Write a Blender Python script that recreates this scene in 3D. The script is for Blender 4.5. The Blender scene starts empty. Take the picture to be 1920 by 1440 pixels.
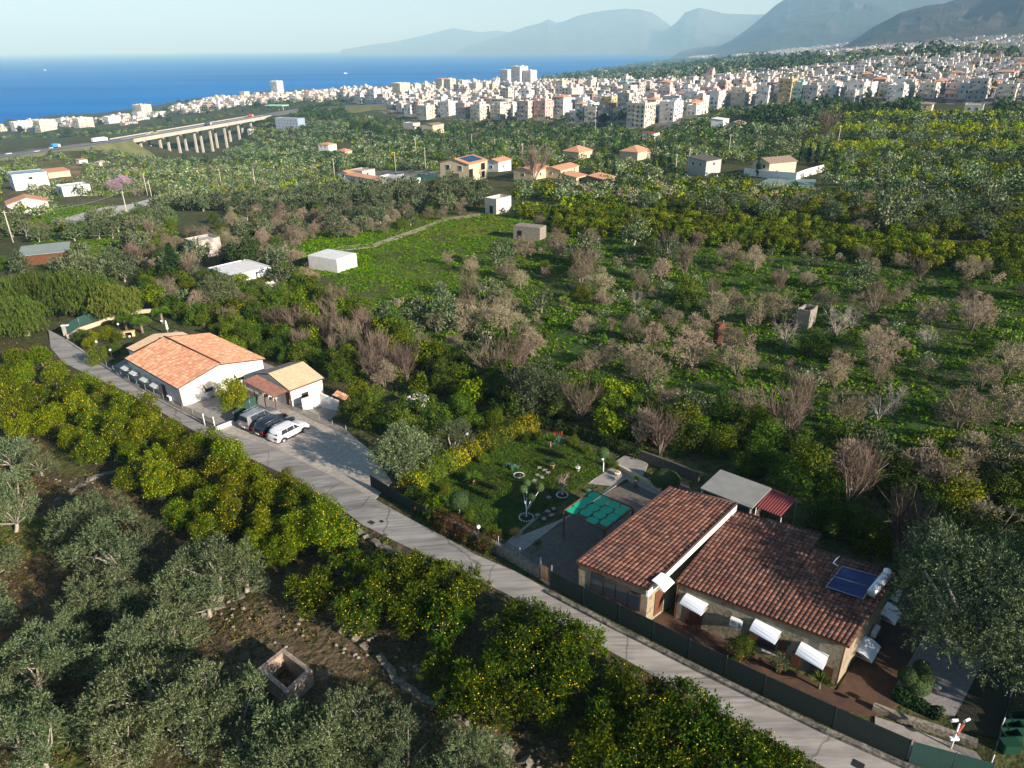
import bpy, math, random
import numpy as np
from mathutils import Vector, Matrix

# ------------------------------------------------------------------ camera, light, exposure
sc = bpy.context.scene
col = sc.collection
F = 1356.0; CX = 960.0; CY = 720.0; HC = 37.0
PITCH = math.radians(24.97); ROLL = math.radians(-0.54)
_R = np.array([1, 0, 0.]); _U = np.array([0, math.sin(PITCH), math.cos(PITCH)]); CW = np.array([0, math.cos(PITCH), -math.sin(PITCH)])
CR = _R * math.cos(ROLL) + _U * math.sin(ROLL); CU = -_R * math.sin(ROLL) + _U * math.cos(ROLL)
CAM = np.array([0, 0, HC])
cam = bpy.data.cameras.new('camera'); cam_o = bpy.data.objects.new('camera', cam); col.objects.link(cam_o)
cam.sensor_width = 36; cam.lens = F / 1920 * 36; cam.clip_start = 0.5; cam.clip_end = 200000
cam_o.matrix_world = Matrix(((CR[0], CU[0], -CW[0], 0), (CR[1], CU[1], -CW[1], 0), (CR[2], CU[2], -CW[2], HC), (0, 0, 0, 1)))
sc.camera = cam_o
SUN_AZ = math.radians(-41.0)   # direction towards the sun, from +X
SUN_EL = math.radians(21.0)
w = bpy.data.worlds.new('World'); sc.world = w; w.use_nodes = True
nt = w.node_tree; bg = nt.nodes['Background']; sky = nt.nodes.new('ShaderNodeTexSky'); sky.sky_type = 'NISHITA'
sky.sun_disc = False; sky.sun_elevation = SUN_EL; sky.sun_rotation = math.pi / 2 - SUN_AZ
sky.altitude = 150; sky.air_density = 1.0; sky.dust_density = 0.2; sky.ozone_density = 3.0
bg.inputs['Strength'].default_value = 0.05
nt.links.new(sky.outputs[0], bg.inputs['Color'])
sun = bpy.data.lights.new('sun', 'SUN'); sun.energy = 5.0; sun.angle = math.radians(0.5); sun.color = (1.0, 0.955, 0.91)
sun_o = bpy.data.objects.new('sun', sun); col.objects.link(sun_o)
sd = Vector((math.cos(SUN_EL) * math.cos(SUN_AZ), math.cos(SUN_EL) * math.sin(SUN_AZ), math.sin(SUN_EL)))
sun_o.rotation_euler = sd.to_track_quat('Z', 'Y').to_euler(); sun_o.location = (60, -60, 80)
sc.view_settings.view_transform = 'Standard'; sc.view_settings.look = 'None'
sc.view_settings.exposure = 1.22; sc.view_settings.gamma = 1.0
sc.cycles.max_bounces = 5; sc.cycles.diffuse_bounces = 2; sc.cycles.glossy_bounces = 2; sc.cycles.transmission_bounces = 2
sc.cycles.transparent_max_bounces = 6; sc.cycles.volume_bounces = 0
sc.cycles.use_denoising = True
SEA = -93.0
rng = np.random.default_rng(7); random.seed(7)

# ------------------------------------------------------------------ pixel <-> world
def ray(px, py):
    px = np.asarray(px, float)[..., None]; py = np.asarray(py, float)[..., None]
    return CW + CR * ((px - CX) / F) + CU * ((CY - py) / F)
def project(P):
    v = np.asarray(P, float) - CAM; d = v @ CW; d = np.where(d < 0.1, 0.1, d)
    return CX + F * (v @ CR) / d, CY - F * (v @ CU) / d, d
def PZ(px, py, z):
    d = ray(px, py); t = (z - HC) / d[2]; return CAM + d * t

TP = [(1568,1300,37),(1222,1160,37),(1690,1440,37.2),(960,1440,37.8),(0,1440,38.6),(500,1440,38),(1280,1440,37.3),(1920,1440,37),
 (0,1000,40.3),(300,1200,39.2),(600,1300,38.3),(300,1000,40),(1920,1200,36.6),(1700,1100,36.8),(1920,1000,36),(1920,700,36),(1500,700,38),(1500,900,37),
 (1200,700,39.5),(1200,850,38),(900,600,41),(900,760,39.6),(700,560,41.5),(1100,450,41),(1500,450,39.5),(1920,450,37),
 (690,965,38.2),(1010,1090,37.0),(870,1000,37.4),(1060,930,37.1),(540,810,40),(400,800,40),(300,700,40.6),(140,650,41.2),(0,650,42),(0,800,41.3),
 (560,720,40.2),(480,620,41.2),(300,560,42),(100,560,42.5),(450,480,43),
 (1920,300,36),(1700,250,38),(1500,300,41),(1300,330,43),(1200,300,46),(1000,350,43.5),(860,340,45),(930,403,42),(700,350,49),(500,350,57),
 (600,300,68),(700,270,72),(800,285,58),(1085,295,48),(1225,240,55),(1000,260,62),(900,250,68),(850,225,60),(1000,225,56),(1100,250,58),(640,240,76),(560,270,85),
 (0,290,78),(0,310,72),(60,350,60),(200,330,70),(250,290,84),(180,270,76),(100,410,46),(50,480,42),(0,420,46),(250,400,48),(300,345,66),(240,262,77),
 (380,288,101),(450,275,99),(330,287,94),(300,278,86),(400,250,100),(490,222,76),(540,215,74),(620,215,74),(490,240,92),
 (0,250,118),(0,222,138),(100,246,112),(100,215,140),(268,218,112),(265,196,140),(400,200,105),(400,172,140),(520,183,92),(520,165,140),(640,190,84),(640,162,140),
 (740,190,76),(800,150,140),(900,165,84),(900,145,140),(970,165,78),(1010,150,120),(1000,144,140),(1100,155,84),(1100,133,142),(1200,148,72),(1200,121,142),(1245,112,142),
 (1290,115,100),(1262,104,145),(1280,160,56),(1400,150,44),(1560,130,31),(1700,115,22),(1920,105,15),(1330,215,48),(1450,195,43),(1700,190,38),(1920,190,37),
 (1400,112,40),(1350,104,80),(1600,103,21)]
_w = []
for a, b, dr in TP:
    p = PZ(a, b, HC - dr); _w.append((p[0], p[1], HC - dr))
def _polar(px, r, z):
    d = ray(px, 90); a = math.atan2(d[1], d[0]); _w.append((r * math.cos(a), r * math.sin(a), z))
for px, r, z in [(1920,2500,45),(1920,4500,130),(1750,4500,75),(1650,4000,30),(1500,4000,-15),(1450,7000,-10),(1350,7000,-60),(1600,9000,60),(1900,9000,220),
                 (1310,9000,-70),(1290,12000,-115),(1400,13000,-40),(1700,13000,150),(1265,9000,-125),(1250,13000,-130),(1920,1800,28)]:
    _polar(px, r, z)
for a_deg, r, z in [(-90,30,0),(-90,200,14),(-90,3000,100),(-30,60,0.5),(-20,300,10),(0,300,12),(20,300,6),(0,3000,130),(-40,3000,130),(180,60,-4),(180,400,-20),(210,300,0),(160,600,-60),(150,1500,-135),(180,3000,-135),(210,3000,-60),(140,6000,-140),(120,6000,-140),(100,6000,-140),(120,2500,-140),(90,0.0,0),
                    (150,13000,-140),(120,13000,-140),(95,13000,-140),(90,8,0),(45,18,0),(135,18,-1),(60,12000,200),(30,12000,300),(35,5000,260)]:
    a = math.radians(a_deg); _w.append((r * math.cos(a), r * math.sin(a), z))
_w = np.array(_w)
def _uv(x, y):
    r = np.sqrt(x * x + y * y) + 8.0; l = np.log(r)
    return x / r * 2.2, y / r * 2.2, l
_cu = np.stack(_uv(_w[:, 0], _w[:, 1]), 1)
_D = np.sqrt(((_cu[:, None] - _cu[None]) ** 2).sum(-1))
_A = np.zeros((len(_w) + 1,) * 2); _A[:-1, :-1] = _D + 0; _A[np.arange(len(_w)), np.arange(len(_w))] += -0.002
_A[:-1, -1] = 1; _A[-1, :-1] = 1
_coef = np.linalg.solve(_A, np.append(_w[:, 2], 0))
def zt(x, y):
    x = np.atleast_1d(np.asarray(x, float)); y = np.atleast_1d(np.asarray(y, float)); sh = x.shape; x = x.ravel(); y = y.ravel()
    out = np.empty_like(x)
    for i in range(0, len(x), 40000):
        u = np.stack(_uv(x[i:i+40000], y[i:i+40000]), 1)
        d2 = (u ** 2).sum(1)[:, None] + (_cu ** 2).sum(1)[None] - 2 * u @ _cu.T
        out[i:i+40000] = np.sqrt(np.maximum(d2, 0)) @ _coef[:-1] + _coef[-1]
    r = np.hypot(x, y); am = np.clip((r - 120) * 0.004, 0, 2.2)
    out += am * (np.sin(x * .043 + 1.3 * np.sin(y * .031)) * np.sin(y * .037 + 1.1) + .4 * np.sin(x * .13 + 2) * np.sin(y * .11 + x * .05))
    return out.reshape(sh)
def ztf(x, y): return float(zt(x, y)[0])
_T = np.geomspace(14, 16000, 900)
def G(px, py, hc=0.0):
    """point where the view ray through a photo pixel meets the terrain raised by hc"""
    d = ray(px, py); P = CAM + d * _T[:, None]; f = P[:, 2] - hc - zt(P[:, 0], P[:, 1])
    k = np.nonzero(f < 0)[0]
    if len(k) == 0 or k[0] == 0: return CAM + d * 60
    k = k[0]; t = _T[k-1] + (_T[k] - _T[k-1]) * f[k-1] / (f[k-1] - f[k]); p = CAM + d * t
    return np.array([p[0], p[1], p[2] - hc])

# ------------------------------------------------------------------ object helpers
ORG = {}
def tag(o, label=None, cat=None, group=None, kind=None):
    if label: o['label'] = label
    if cat: o['category'] = cat
    if group: o['group'] = group
    if kind: o['kind'] = kind
    return o
def empty(name, loc, label, cat, group=None, rz=0.0):
    o = bpy.data.objects.new(name, None); col.objects.link(o); o.location = tuple(loc); o.rotation_euler = (0, 0, rz)
    o.empty_display_size = 0.3
    ORG[o.name] = np.array(loc, float); return tag(o, label, cat, group)
def mesh_np(name, V, Fq, mats=None, smooth=False, midx=None, attrs=None):
    """V (n,3), Fq (m,k) uniform polygons"""
    me = bpy.data.meshes.new(name); V = np.ascontiguousarray(V, np.float32); Fq = np.ascontiguousarray(Fq, np.int32)
    m, k = Fq.shape
    me.vertices.add(len(V)); me.vertices.foreach_set('co', V.ravel())
    me.loops.add(m * k); me.loops.foreach_set('vertex_index', Fq.ravel())
    me.polygons.add(m); me.polygons.foreach_set('loop_start', np.arange(0, m * k, k, dtype=np.int32))
    for mm in (mats or []): me.materials.append(mm)
    if midx is not None: me.polygons.foreach_set('material_index', np.ascontiguousarray(midx, np.int32))
    me.polygons.foreach_set('use_smooth', np.full(m, smooth))
    for an, (dom, typ, val) in (attrs or {}).items():
        at = me.attributes.new(an, typ, dom)
        at.data.foreach_set('color' if typ == 'FLOAT_COLOR' else 'value', np.ascontiguousarray(val, np.float32).ravel())
    me.update(calc_edges=True); return me
class MB:
    """collects pieces of ONE mesh"""
    def __init__(s): s.v = []; s.f = []; s.m = []; s.n = 0; s.sm = []
    def add(s, V, Fs, m=0, smooth=False):
        V = np.asarray(V, float); s.v.append(V)
        for f in Fs: s.f.append([i + s.n for i in f]); s.m.append(m); s.sm.append(smooth)
        s.n += len(V); return s
    def obox(s, c, size, ux=(1, 0, 0), uz=(0, 0, 1), m=0):
        """oriented box, c = centre"""
        c = np.array(c, float); ux = np.array(ux, float); ux /= np.linalg.norm(ux); uz = np.array(uz, float); uz = uz - ux * (uz @ ux); uz /= np.linalg.norm(uz)
        uy = np.cross(uz, ux); hx, hy, hz = np.array(size, float) / 2
        V = [c + ux * a * hx + uy * b * hy + uz * d * hz for d in (-1, 1) for b in (-1, 1) for a in (-1, 1)]
        return s.add(V, [(0, 2, 3, 1), (4, 5, 7, 6), (0, 1, 5, 4), (2, 6, 7, 3), (0, 4, 6, 2), (1, 3, 7, 5)], m)
    def box(s, x0, y0, z0, x1, y1, z1, m=0):
        return s.obox(((x0+x1)/2, (y0+y1)/2, (z0+z1)/2), (x1-x0, y1-y0, z1-z0), m=m)
    def prism(s, bot, top, m=0, mtop=None):
        n = len(bot); V = [list(p) for p in bot] + [list(p) for p in top]
        s.add(V, [tuple(range(n))[::-1]], m); k = s.n - 2 * n
        s.f.append([k + n + i for i in range(n)]); s.m.append(m if mtop is None else mtop); s.sm.append(False)
        for i in range(n):
            j = (i + 1) % n; s.f.append([k + i, k + j, k + n + j, k + n + i]); s.m.append(m); s.sm.append(False)
        return s
    def slab(s, pts, z0, z1, m=0, mtop=None):
        """polygon extruded z0..z1 (numbers or lists)"""
        n = len(pts); z0 = [z0] * n if np.isscalar(z0) else z0; z1 = [z1] * n if np.isscalar(z1) else z1
        a = sum(pts[i][0] * pts[(i+1) % n][1] - pts[(i+1) % n][0] * pts[i][1] for i in range(n))
        idx = list(range(n)) if a > 0 else list(range(n))[::-1]
        return s.prism([(pts[i][0], pts[i][1], z0[i]) for i in idx], [(pts[i][0], pts[i][1], z1[i]) for i in idx], m, mtop)
    def tube(s, pts, rad, seg=7, m=0, cap=True, smooth=True):
        pts = np.array(pts, float); n = len(pts); rad = [rad] * n if np.isscalar(rad) else rad
        V = []; prev = np.array([0.13, 0.37, 0.9])
        for i in range(n):
            d = pts[min(i+1, n-1)] - pts[max(i-1, 0)]; d /= (np.linalg.norm(d) + 1e-9)
            a = prev - d * (prev @ d)
            if np.linalg.norm(a) < 1e-3: a = np.array([1, 0, 0.]) - d * d[0]
            a /= np.linalg.norm(a); b = np.cross(d, a); prev = a
            for k in range(seg):
                t = 2 * math.pi * k / seg; V.append(pts[i] + rad[i] * (a * math.cos(t) + b * math.sin(t)))
        Fs = [(i*seg+k, i*seg+(k+1) % seg, (i+1)*seg+(k+1) % seg, (i+1)*seg+k) for i in range(n-1) for k in range(seg)]
        if cap: Fs += [tuple(range(seg))[::-1], tuple((n-1)*seg+k for k in range(seg))]
        return s.add(V, Fs, m, smooth)
    def lathe(s, prof, c=(0, 0, 0), seg=14, m=0, smooth=True):
        c = np.array(c, float); V = []; n = len(prof)
        for r, z in prof:
            for k in range(seg):
                t = 2 * math.pi * k / seg; V.append(c + [r * math.cos(t), r * math.sin(t), z])
        Fs = [(i*seg+k, i*seg+(k+1) % seg, (i+1)*seg+(k+1) % seg, (i+1)*seg+k) for i in range(n-1) for k in range(seg)]
        Fs += [tuple(range(seg))[::-1], tuple((n-1)*seg+k for k in range(seg))]
        return s.add(V, Fs, m, smooth)
    def ball(s, c, r, seg=10, rings=7, m=0, sq=(1, 1, 1), jit=0):
        V = []; c = np.array(c, float)
        for i in range(1, rings):
            ph = math.pi * i / rings
            for k in range(seg):
                t = 2 * math.pi * k / seg; j = 1 + jit * (random.random() - .5)
                V.append(c + r * j * np.array([math.sin(ph) * math.cos(t) * sq[0], math.sin(ph) * math.sin(t) * sq[1], math.cos(ph) * sq[2]]))
        V += [c + [0, 0, r * sq[2]], c - [0, 0, r * sq[2]]]; n = len(V)
        Fs = [(i*seg+k, (i+1)*seg+k, (i+1)*seg+(k+1) % seg, i*seg+(k+1) % seg) for i in range(rings-2) for k in range(seg)]
        Fs += [(n-2, k, (k+1) % seg) for k in range(seg)] + [(n-1, (rings-2)*seg+(k+1) % seg, (rings-2)*seg+k) for k in range(seg)]
        return s.add(V, Fs, m, True)
    def build(s, name, mats, parent=None, org=None, label=None, kind=None):
        mats = mats if isinstance(mats, (list, tuple)) else [mats]
        me = bpy.data.meshes.new(name); V = np.concatenate(s.v) if s.v else np.zeros((0, 3))
        if parent is not None: o_ = ORG.get(parent.name, np.zeros(3))
        else: o_ = np.zeros(3) if org is None else np.array(org, float)
        me.from_pydata((V - o_).tolist(), [], s.f)
        for mm in mats: me.materials.append(mm)
        me.polygons.foreach_set('material_index', s.m); me.polygons.foreach_set('use_smooth', s.sm); me.update()
        o = bpy.data.objects.new(name, me); col.objects.link(o)
        if parent is not None: o.parent = parent
        else: o.location = tuple(o_)
        ORG[o.name] = o_
        if label: o['label'] = label
        if kind: o['kind'] = kind
        return o
def link(name, me, loc=(0, 0, 0), parent=None, rz=0.0, sc_=1.0):
    o = bpy.data.objects.new(name, me); col.objects.link(o); o.location = tuple(loc); o.rotation_euler = (0, 0, rz)
    o.scale = (sc_, sc_, sc_) if np.isscalar(sc_) else tuple(sc_)
    if parent: o.parent = parent
    return o
def ordn(n):
    if 10 <= n % 100 <= 20: return f'{n}th'
    return f"{n}{ {1:'st',2:'nd',3:'rd'}.get(n % 10, 'th')}"
def inpoly(px, py, poly):
    px = np.asarray(px); py = np.asarray(py); c = np.zeros(px.shape, bool); n = len(poly)
    for i in range(n):
        x0, y0 = poly[i]; x1, y1 = poly[(i+1) % n]
        if y0 == y1: continue
        h = ((y0 > py) != (y1 > py)) & (px < (x1-x0) * (py-y0) / (y1-y0) + x0); c ^= h
    return c

# ------------------------------------------------------------------ materials
MATS = {}
def mat(name, c, rough=.8, c2=None, scale=3.0, bump=0.0, bscale=20.0, metal=0.0, spec=.3, transl=0.0, c3=None, s2=None):
    if name in MATS: return MATS[name]
    m = bpy.data.materials.new(name); m.use_nodes = True; n = m.node_tree.nodes; l = m.node_tree.links; b = n['Principled BSDF']
    b.inputs['Base Color'].default_value = (*c, 1); b.inputs['Roughness'].default_value = rough; b.inputs['Metallic'].default_value = metal
    b.inputs['Specular IOR Level'].default_value = spec
    tc = n.new('ShaderNodeTexCoord')
    if c2 is not None:
        no = n.new('ShaderNodeTexNoise'); no.inputs['Scale'].default_value = scale; no.inputs['Detail'].default_value = 6; l.new(tc.outputs['Object'], no.inputs['Vector'])
        cr = n.new('ShaderNodeValToRGB'); e = cr.color_ramp.elements; e[0].position = .35; e[0].color = (*c, 1); e[1].position = .65; e[1].color = (*c2, 1)
        if c3 is not None: q = cr.color_ramp.elements.new(.5); q.color = (*c3, 1)
        l.new(no.outputs[0], cr.inputs[0]); l.new(cr.outputs[0], b.inputs['Base Color'])
    if bump:
        nb = n.new('ShaderNodeTexNoise'); nb.inputs['Scale'].default_value = bscale; nb.inputs['Detail'].default_value = 4; l.new(tc.outputs['Object'], nb.inputs['Vector'])
        bp = n.new('ShaderNodeBump'); bp.inputs['Strength'].default_value = bump; bp.inputs['Distance'].default_value = .05; l.new(nb.outputs[0], bp.inputs['Height']); l.new(bp.outputs[0], b.inputs['Normal'])
    MATS[name] = m; return m
def foliage(name, cols, transl=.16, rough=.6, tint=False, amp=.35):
    """leaf colour differs from leaf to leaf and from plant to plant"""
    if name in MATS: return MATS[name]
    m = bpy.data.materials.new(name); m.use_nodes = True; n = m.node_tree.nodes; l = m.node_tree.links; b = n['Principled BSDF']
    ge = n.new('ShaderNodeNewGeometry'); cr = n.new('ShaderNodeValToRGB'); e = cr.color_ramp.elements
    while len(e) < len(cols): e.new(.5)
    for i, c in enumerate(cols): e[i].position = i / (len(cols) - 1); e[i].color = (*c, 1)
    l.new(ge.outputs['Random Per Island'], cr.inputs[0])
    hs = n.new('ShaderNodeHueSaturation'); l.new(cr.outputs[0], hs.inputs['Color']); hs.inputs['Saturation'].default_value = 1.2
    if tint: src = n.new('ShaderNodeAttribute'); src.attribute_name = 'tint'; so = src.outputs['Fac']
    else: src = n.new('ShaderNodeObjectInfo'); so = src.outputs['Random']
    mr = n.new('ShaderNodeMapRange'); mr.inputs[3].default_value = 1 - amp; mr.inputs[4].default_value = 1 + amp; l.new(so, mr.inputs[0]); l.new(mr.outputs[0], hs.inputs['Value'])
    mh = n.new('ShaderNodeMath'); mh.operation = 'MULTIPLY'; mh.inputs[1].default_value = 7.31; l.new(so, mh.inputs[0])
    fr = n.new('ShaderNodeMath'); fr.operation = 'FRACT'; l.new(mh.outputs[0], fr.inputs[0])
    m2 = n.new('ShaderNodeMapRange'); m2.inputs[3].default_value = .475; m2.inputs[4].default_value = .52; l.new(fr.outputs[0], m2.inputs[0]); l.new(m2.outputs[0], hs.inputs['Hue'])
    l.new(hs.outputs[0], b.inputs['Base Color']); b.inputs['Roughness'].default_value = rough; b.inputs['Specular IOR Level'].default_value = .12
    tr = n.new('ShaderNodeBsdfTranslucent'); l.new(hs.outputs[0], tr.inputs['Color']); mx = n.new('ShaderNodeMixShader'); mx.inputs[0].default_value = transl
    out = n['Material Output']; l.new(b.outputs[0], mx.inputs[1]); l.new(tr.outputs[0], mx.inputs[2]); l.new(mx.outputs[0], out.inputs['Surface'])
    MATS[name] = m; return m
LEMON = [(.018,.044,.007),(.038,.076,.010),(.075,.12,.014),(.22,.225,.022),(.10,.14,.016)]
OLIVE = [(.032,.052,.022),(.062,.09,.042),(.13,.16,.085),(.30,.33,.20)]
DRY = [(.15,.125,.085),(.25,.21,.15),(.37,.315,.23),(.28,.235,.17)]
SHRUB = [(.025,.05,.012),(.05,.085,.018),(.08,.125,.025),(.14,.17,.04)]
DARKT = [(.015,.035,.014),(.03,.055,.02),(.05,.08,.03)]
TWIG = [(.11,.085,.065),(.18,.14,.11),(.25,.20,.16)]
GREY = [(.20,.18,.15),(.33,.30,.27)]
YGR = [(.07,.12,.008),(.13,.17,.012),(.25,.25,.02)]
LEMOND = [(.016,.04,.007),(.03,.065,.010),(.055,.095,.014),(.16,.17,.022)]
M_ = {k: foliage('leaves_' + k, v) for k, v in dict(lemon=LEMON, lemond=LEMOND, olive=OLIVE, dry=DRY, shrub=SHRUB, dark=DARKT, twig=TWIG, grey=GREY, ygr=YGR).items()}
_BR = dict(olive=1.35, shrub=1.6, dark=1.25, lemon=1.25, ygr=1.55, dry=1.1, twig=1.2)   # merged far plants get brighter leaf colours than the near ones
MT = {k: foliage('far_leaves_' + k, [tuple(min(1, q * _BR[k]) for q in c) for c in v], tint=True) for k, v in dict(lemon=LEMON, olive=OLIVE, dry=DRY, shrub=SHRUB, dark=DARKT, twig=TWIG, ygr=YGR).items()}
M_bark = mat('bark', (.16,.12,.09), c2=(.28,.23,.18), scale=6, bump=.6)
M_barkpale = mat('pale_bark', (.38,.34,.28), c2=(.26,.22,.18), scale=6, bump=.5)
M_lemonfruit = mat('lemon_peel', (.75,.55,.03), rough=.45)
M_white = mat('white_render', (.80,.78,.74), c2=(.70,.67,.62), scale=.8, bump=.15)
M_whitepaint = mat('white_paint', (.8,.8,.8), rough=.5)
M_cream = mat('cream_render', (.55,.46,.30), c2=(.45,.38,.26), scale=1.2, bump=.2)
M_stone = mat('rubble_stone', (.33,.29,.23), c2=(.16,.14,.11), scale=4.5, bump=1.0, bscale=5)
M_conc = mat('concrete', (.42,.39,.35), c2=(.30,.28,.25), scale=1.5, bump=.3)
M_dark = mat('dark_opening', (.015,.015,.017), rough=.4)
M_glass = mat('window_glass', (.03,.04,.05), rough=.12, spec=.8)
M_brown = mat('brown_wood', (.14,.055,.025), c2=(.09,.035,.018), scale=6)
M_metal = mat('grey_metal', (.35,.36,.37), rough=.4, metal=.6)
M_darkmetal = mat('dark_metal', (.05,.05,.05), rough=.5, metal=.5)
# ------------------------------------------------------------------ setting: terrain
REG_COL = [  # photo-space outlines of what the ground is covered with; colours are the ground's own
 ([(0,640),(120,640),(700,980),(1030,1110),(1700,1440),(0,1440)], (.115,.082,.045)),
 ([(0,960),(90,960),(110,1060),(0,1080)], (.14,.17,.025)), ([(0,1060),(150,1030),(180,1130),(60,1200),(0,1200)], (.17,.085,.045)),
 ([(10,880),(60,870),(110,940),(60,965)], (.19,.09,.05)), ([(90,830),(180,850),(170,900),(100,890)], (.13,.15,.03)),
 ([(470,1130),(660,1150),(700,1260),(480,1300),(420,1230)], (.19,.135,.08)), ([(700,1330),(900,1360),(1000,1440),(760,1440)], (.16,.11,.065)),
 ([(60,1360),(160,1360),(160,1440),(40,1440)], (.10,.15,.02)),
 ([(640,400),(900,395),(1000,395),(1560,470),(1920,510),(1920,900),(1560,860),(1200,780),(1000,720),(840,700),(700,620),(620,540)], (.058,.12,.014)),
 ([(680,430),(900,395),(1000,420),(980,520),(860,560),(690,560),(640,500)], (.13,.19,.018)),
 ([(800,400),(960,400),(930,440),(780,450)], (.22,.22,.02)),
 ([(60,450),(260,440),(270,490),(150,500),(60,480)], (.13,.19,.02)), ([(230,395),(330,395),(330,430),(230,430)], (.10,.17,.02)),
 ([(0,300),(560,300),(560,400),(0,400)], (.17,.155,.075)), ([(0,285),(130,275),(130,315),(0,330)], (.20,.20,.07)),
 ([(60,385),(330,385),(330,440),(60,440)], (.12,.17,.03)), ([(560,430),(700,430),(700,520),(560,520)], (.11,.17,.02)),
 ([(280,385),(560,360),(800,350),(700,380),(400,400)], (.12,.17,.025)), ([(70,320),(150,310),(150,345),(70,345)], (.38,.25,.14)),
 ([(600,290),(740,285),(740,305),(600,305)], (.12,.17,.03)), ([(620,292),(735,288),(735,296),(620,300)], (.28,.15,.08)),
 ([(640,320),(830,320),(830,345),(640,345)], (.35,.33,.31)),
 ([(900,240),(1180,255),(1180,300),(900,300),(780,280),(760,240)], (.10,.12,.04)),
 ([(640,185),(770,222),(1000,222),(1180,238),(1260,238),(1340,212),(1450,196),(1700,192),(1920,192),(1920,112),(1560,130),(1280,162),(1100,155),(800,150),(640,165)], (.36,.33,.30)),
 ([(1580,208),(1920,208),(1920,260),(1580,235)], (.16,.17,.03)),
]
def terrain():
    az = np.concatenate([np.radians(np.linspace(-48, 48, 640)), np.radians(np.linspace(48, 312, 120))[1:-1]])
    az = math.pi / 2 - az
    r = np.concatenate([[2.0, 8.0, 14.0], np.geomspace(18, 15500, 560)])
    A, Rr = np.meshgrid(az, r); X = Rr * np.cos(A); Y = Rr * np.sin(A); na, nr = len(az), len(r)
    Z = zt(X.ravel(), Y.ravel()); X = X.ravel(); Y = Y.ravel()
    g = random.Random(1)
    near = np.clip(1 - np.abs(Rr.ravel() - 60) / 60, 0, 1)
    V = np.stack([X, Y, Z], 1)
    px, py, d = project(V)
    C = np.tile(np.array([.10, .115, .040]), (len(V), 1)); C[Rr.ravel() > 3500] = (.10, .10, .05)
    jx = px + 14 * np.sin(X * .7 + Y * .4) * np.clip(60 / d, 0, 1) + 6 * np.sin(Y * 1.7 - X); jy = py + 5 * np.sin(X * .5 - Y * .3)
    ok = (V[:, 1] > 5)
    for poly, c in REG_COL: C[inpoly(jx, jy, poly) & ok] = c
    i = np.arange(nr - 1)[:, None] * na + np.arange(na)[None]; j = np.arange(nr - 1)[:, None] * na + (np.arange(na)[None] + 1) % na
    Fq = np.stack([i, j, j + na, i + na], -1).reshape(-1, 4)[:, ::-1]
    cap = np.array([[0, k, k + 1, k + 2] for k in range(1, na - 2, 2)])
    Fq = np.concatenate([Fq, cap[:, ::-1]])
    m = bpy.data.materials.new('ground'); m.use_nodes = True; n = m.node_tree.nodes; l = m.node_tree.links; b = n['Principled BSDF']; b.inputs['Roughness'].default_value = .95
    b.inputs['Specular IOR Level'].default_value = .1
    at = n.new('ShaderNodeAttribute'); at.attribute_name = 'cover'; tc = n.new('ShaderNodeTexCoord')
    def noise(s, det=5): q = n.new('ShaderNodeTexNoise'); q.inputs['Scale'].default_value = s; q.inputs['Detail'].default_value = det; l.new(tc.outputs['Object'], q.inputs['Vector']); return q.outputs[0]
    def mixc(f, a, bb, t='MIX'):
        q = n.new('ShaderNodeMix'); q.data_type = 'RGBA'; q.blend_type = t
        if isinstance(f, float): q.inputs[0].default_value = f
        else: l.new(f, q.inputs[0])
        for s_, v in ((6, a), (7, bb)):
            if isinstance(v, tuple): q.inputs[s_].default_value = (*v, 1)
            else: l.new(v, q.inputs[s_])
        return q.outputs[2]
    def ramp(f, p0, p1): q = n.new('ShaderNodeMapRange'); q.inputs[1].default_value = p0; q.inputs[2].default_value = p1; l.new(f, q.inputs[0]); return q.outputs[0]
    c = mixc(ramp(noise(.16), .42, .62), at.outputs['Color'], (.095, .080, .040))
    c1 = mixc(.65, at.outputs['Color'], c)
    c2 = mixc(ramp(noise(1.3, 8), .45, .7), c1, (.045, .06, .016))
    c3 = mixc(ramp(noise(5, 6), .4, .75), c2, mixc(1.0, c2, (.35, .35, .3), 'MULTIPLY'))
    c4 = mixc(ramp(noise(.5, 8), .60, .72), c3, (.20, .16, .10))
    c5 = mixc(.45, c3, c4)
    l.new(c5, b.inputs['Base Color'])
    bp = n.new('ShaderNodeBump'); bp.inputs['Strength'].default_value = .9; bp.inputs['Distance'].default_value = .25; l.new(noise(2.2, 8), bp.inputs['Height']); l.new(bp.outputs[0], b.inputs['Normal'])
    me = mesh_np('ground', V, Fq, [m], smooth=True, attrs={'cover': ('POINT', 'FLOAT_COLOR', np.concatenate([C, np.ones((len(C), 1))], 1))})
    o = link('ground', me); tag(o, kind='structure')
terrain()

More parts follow.
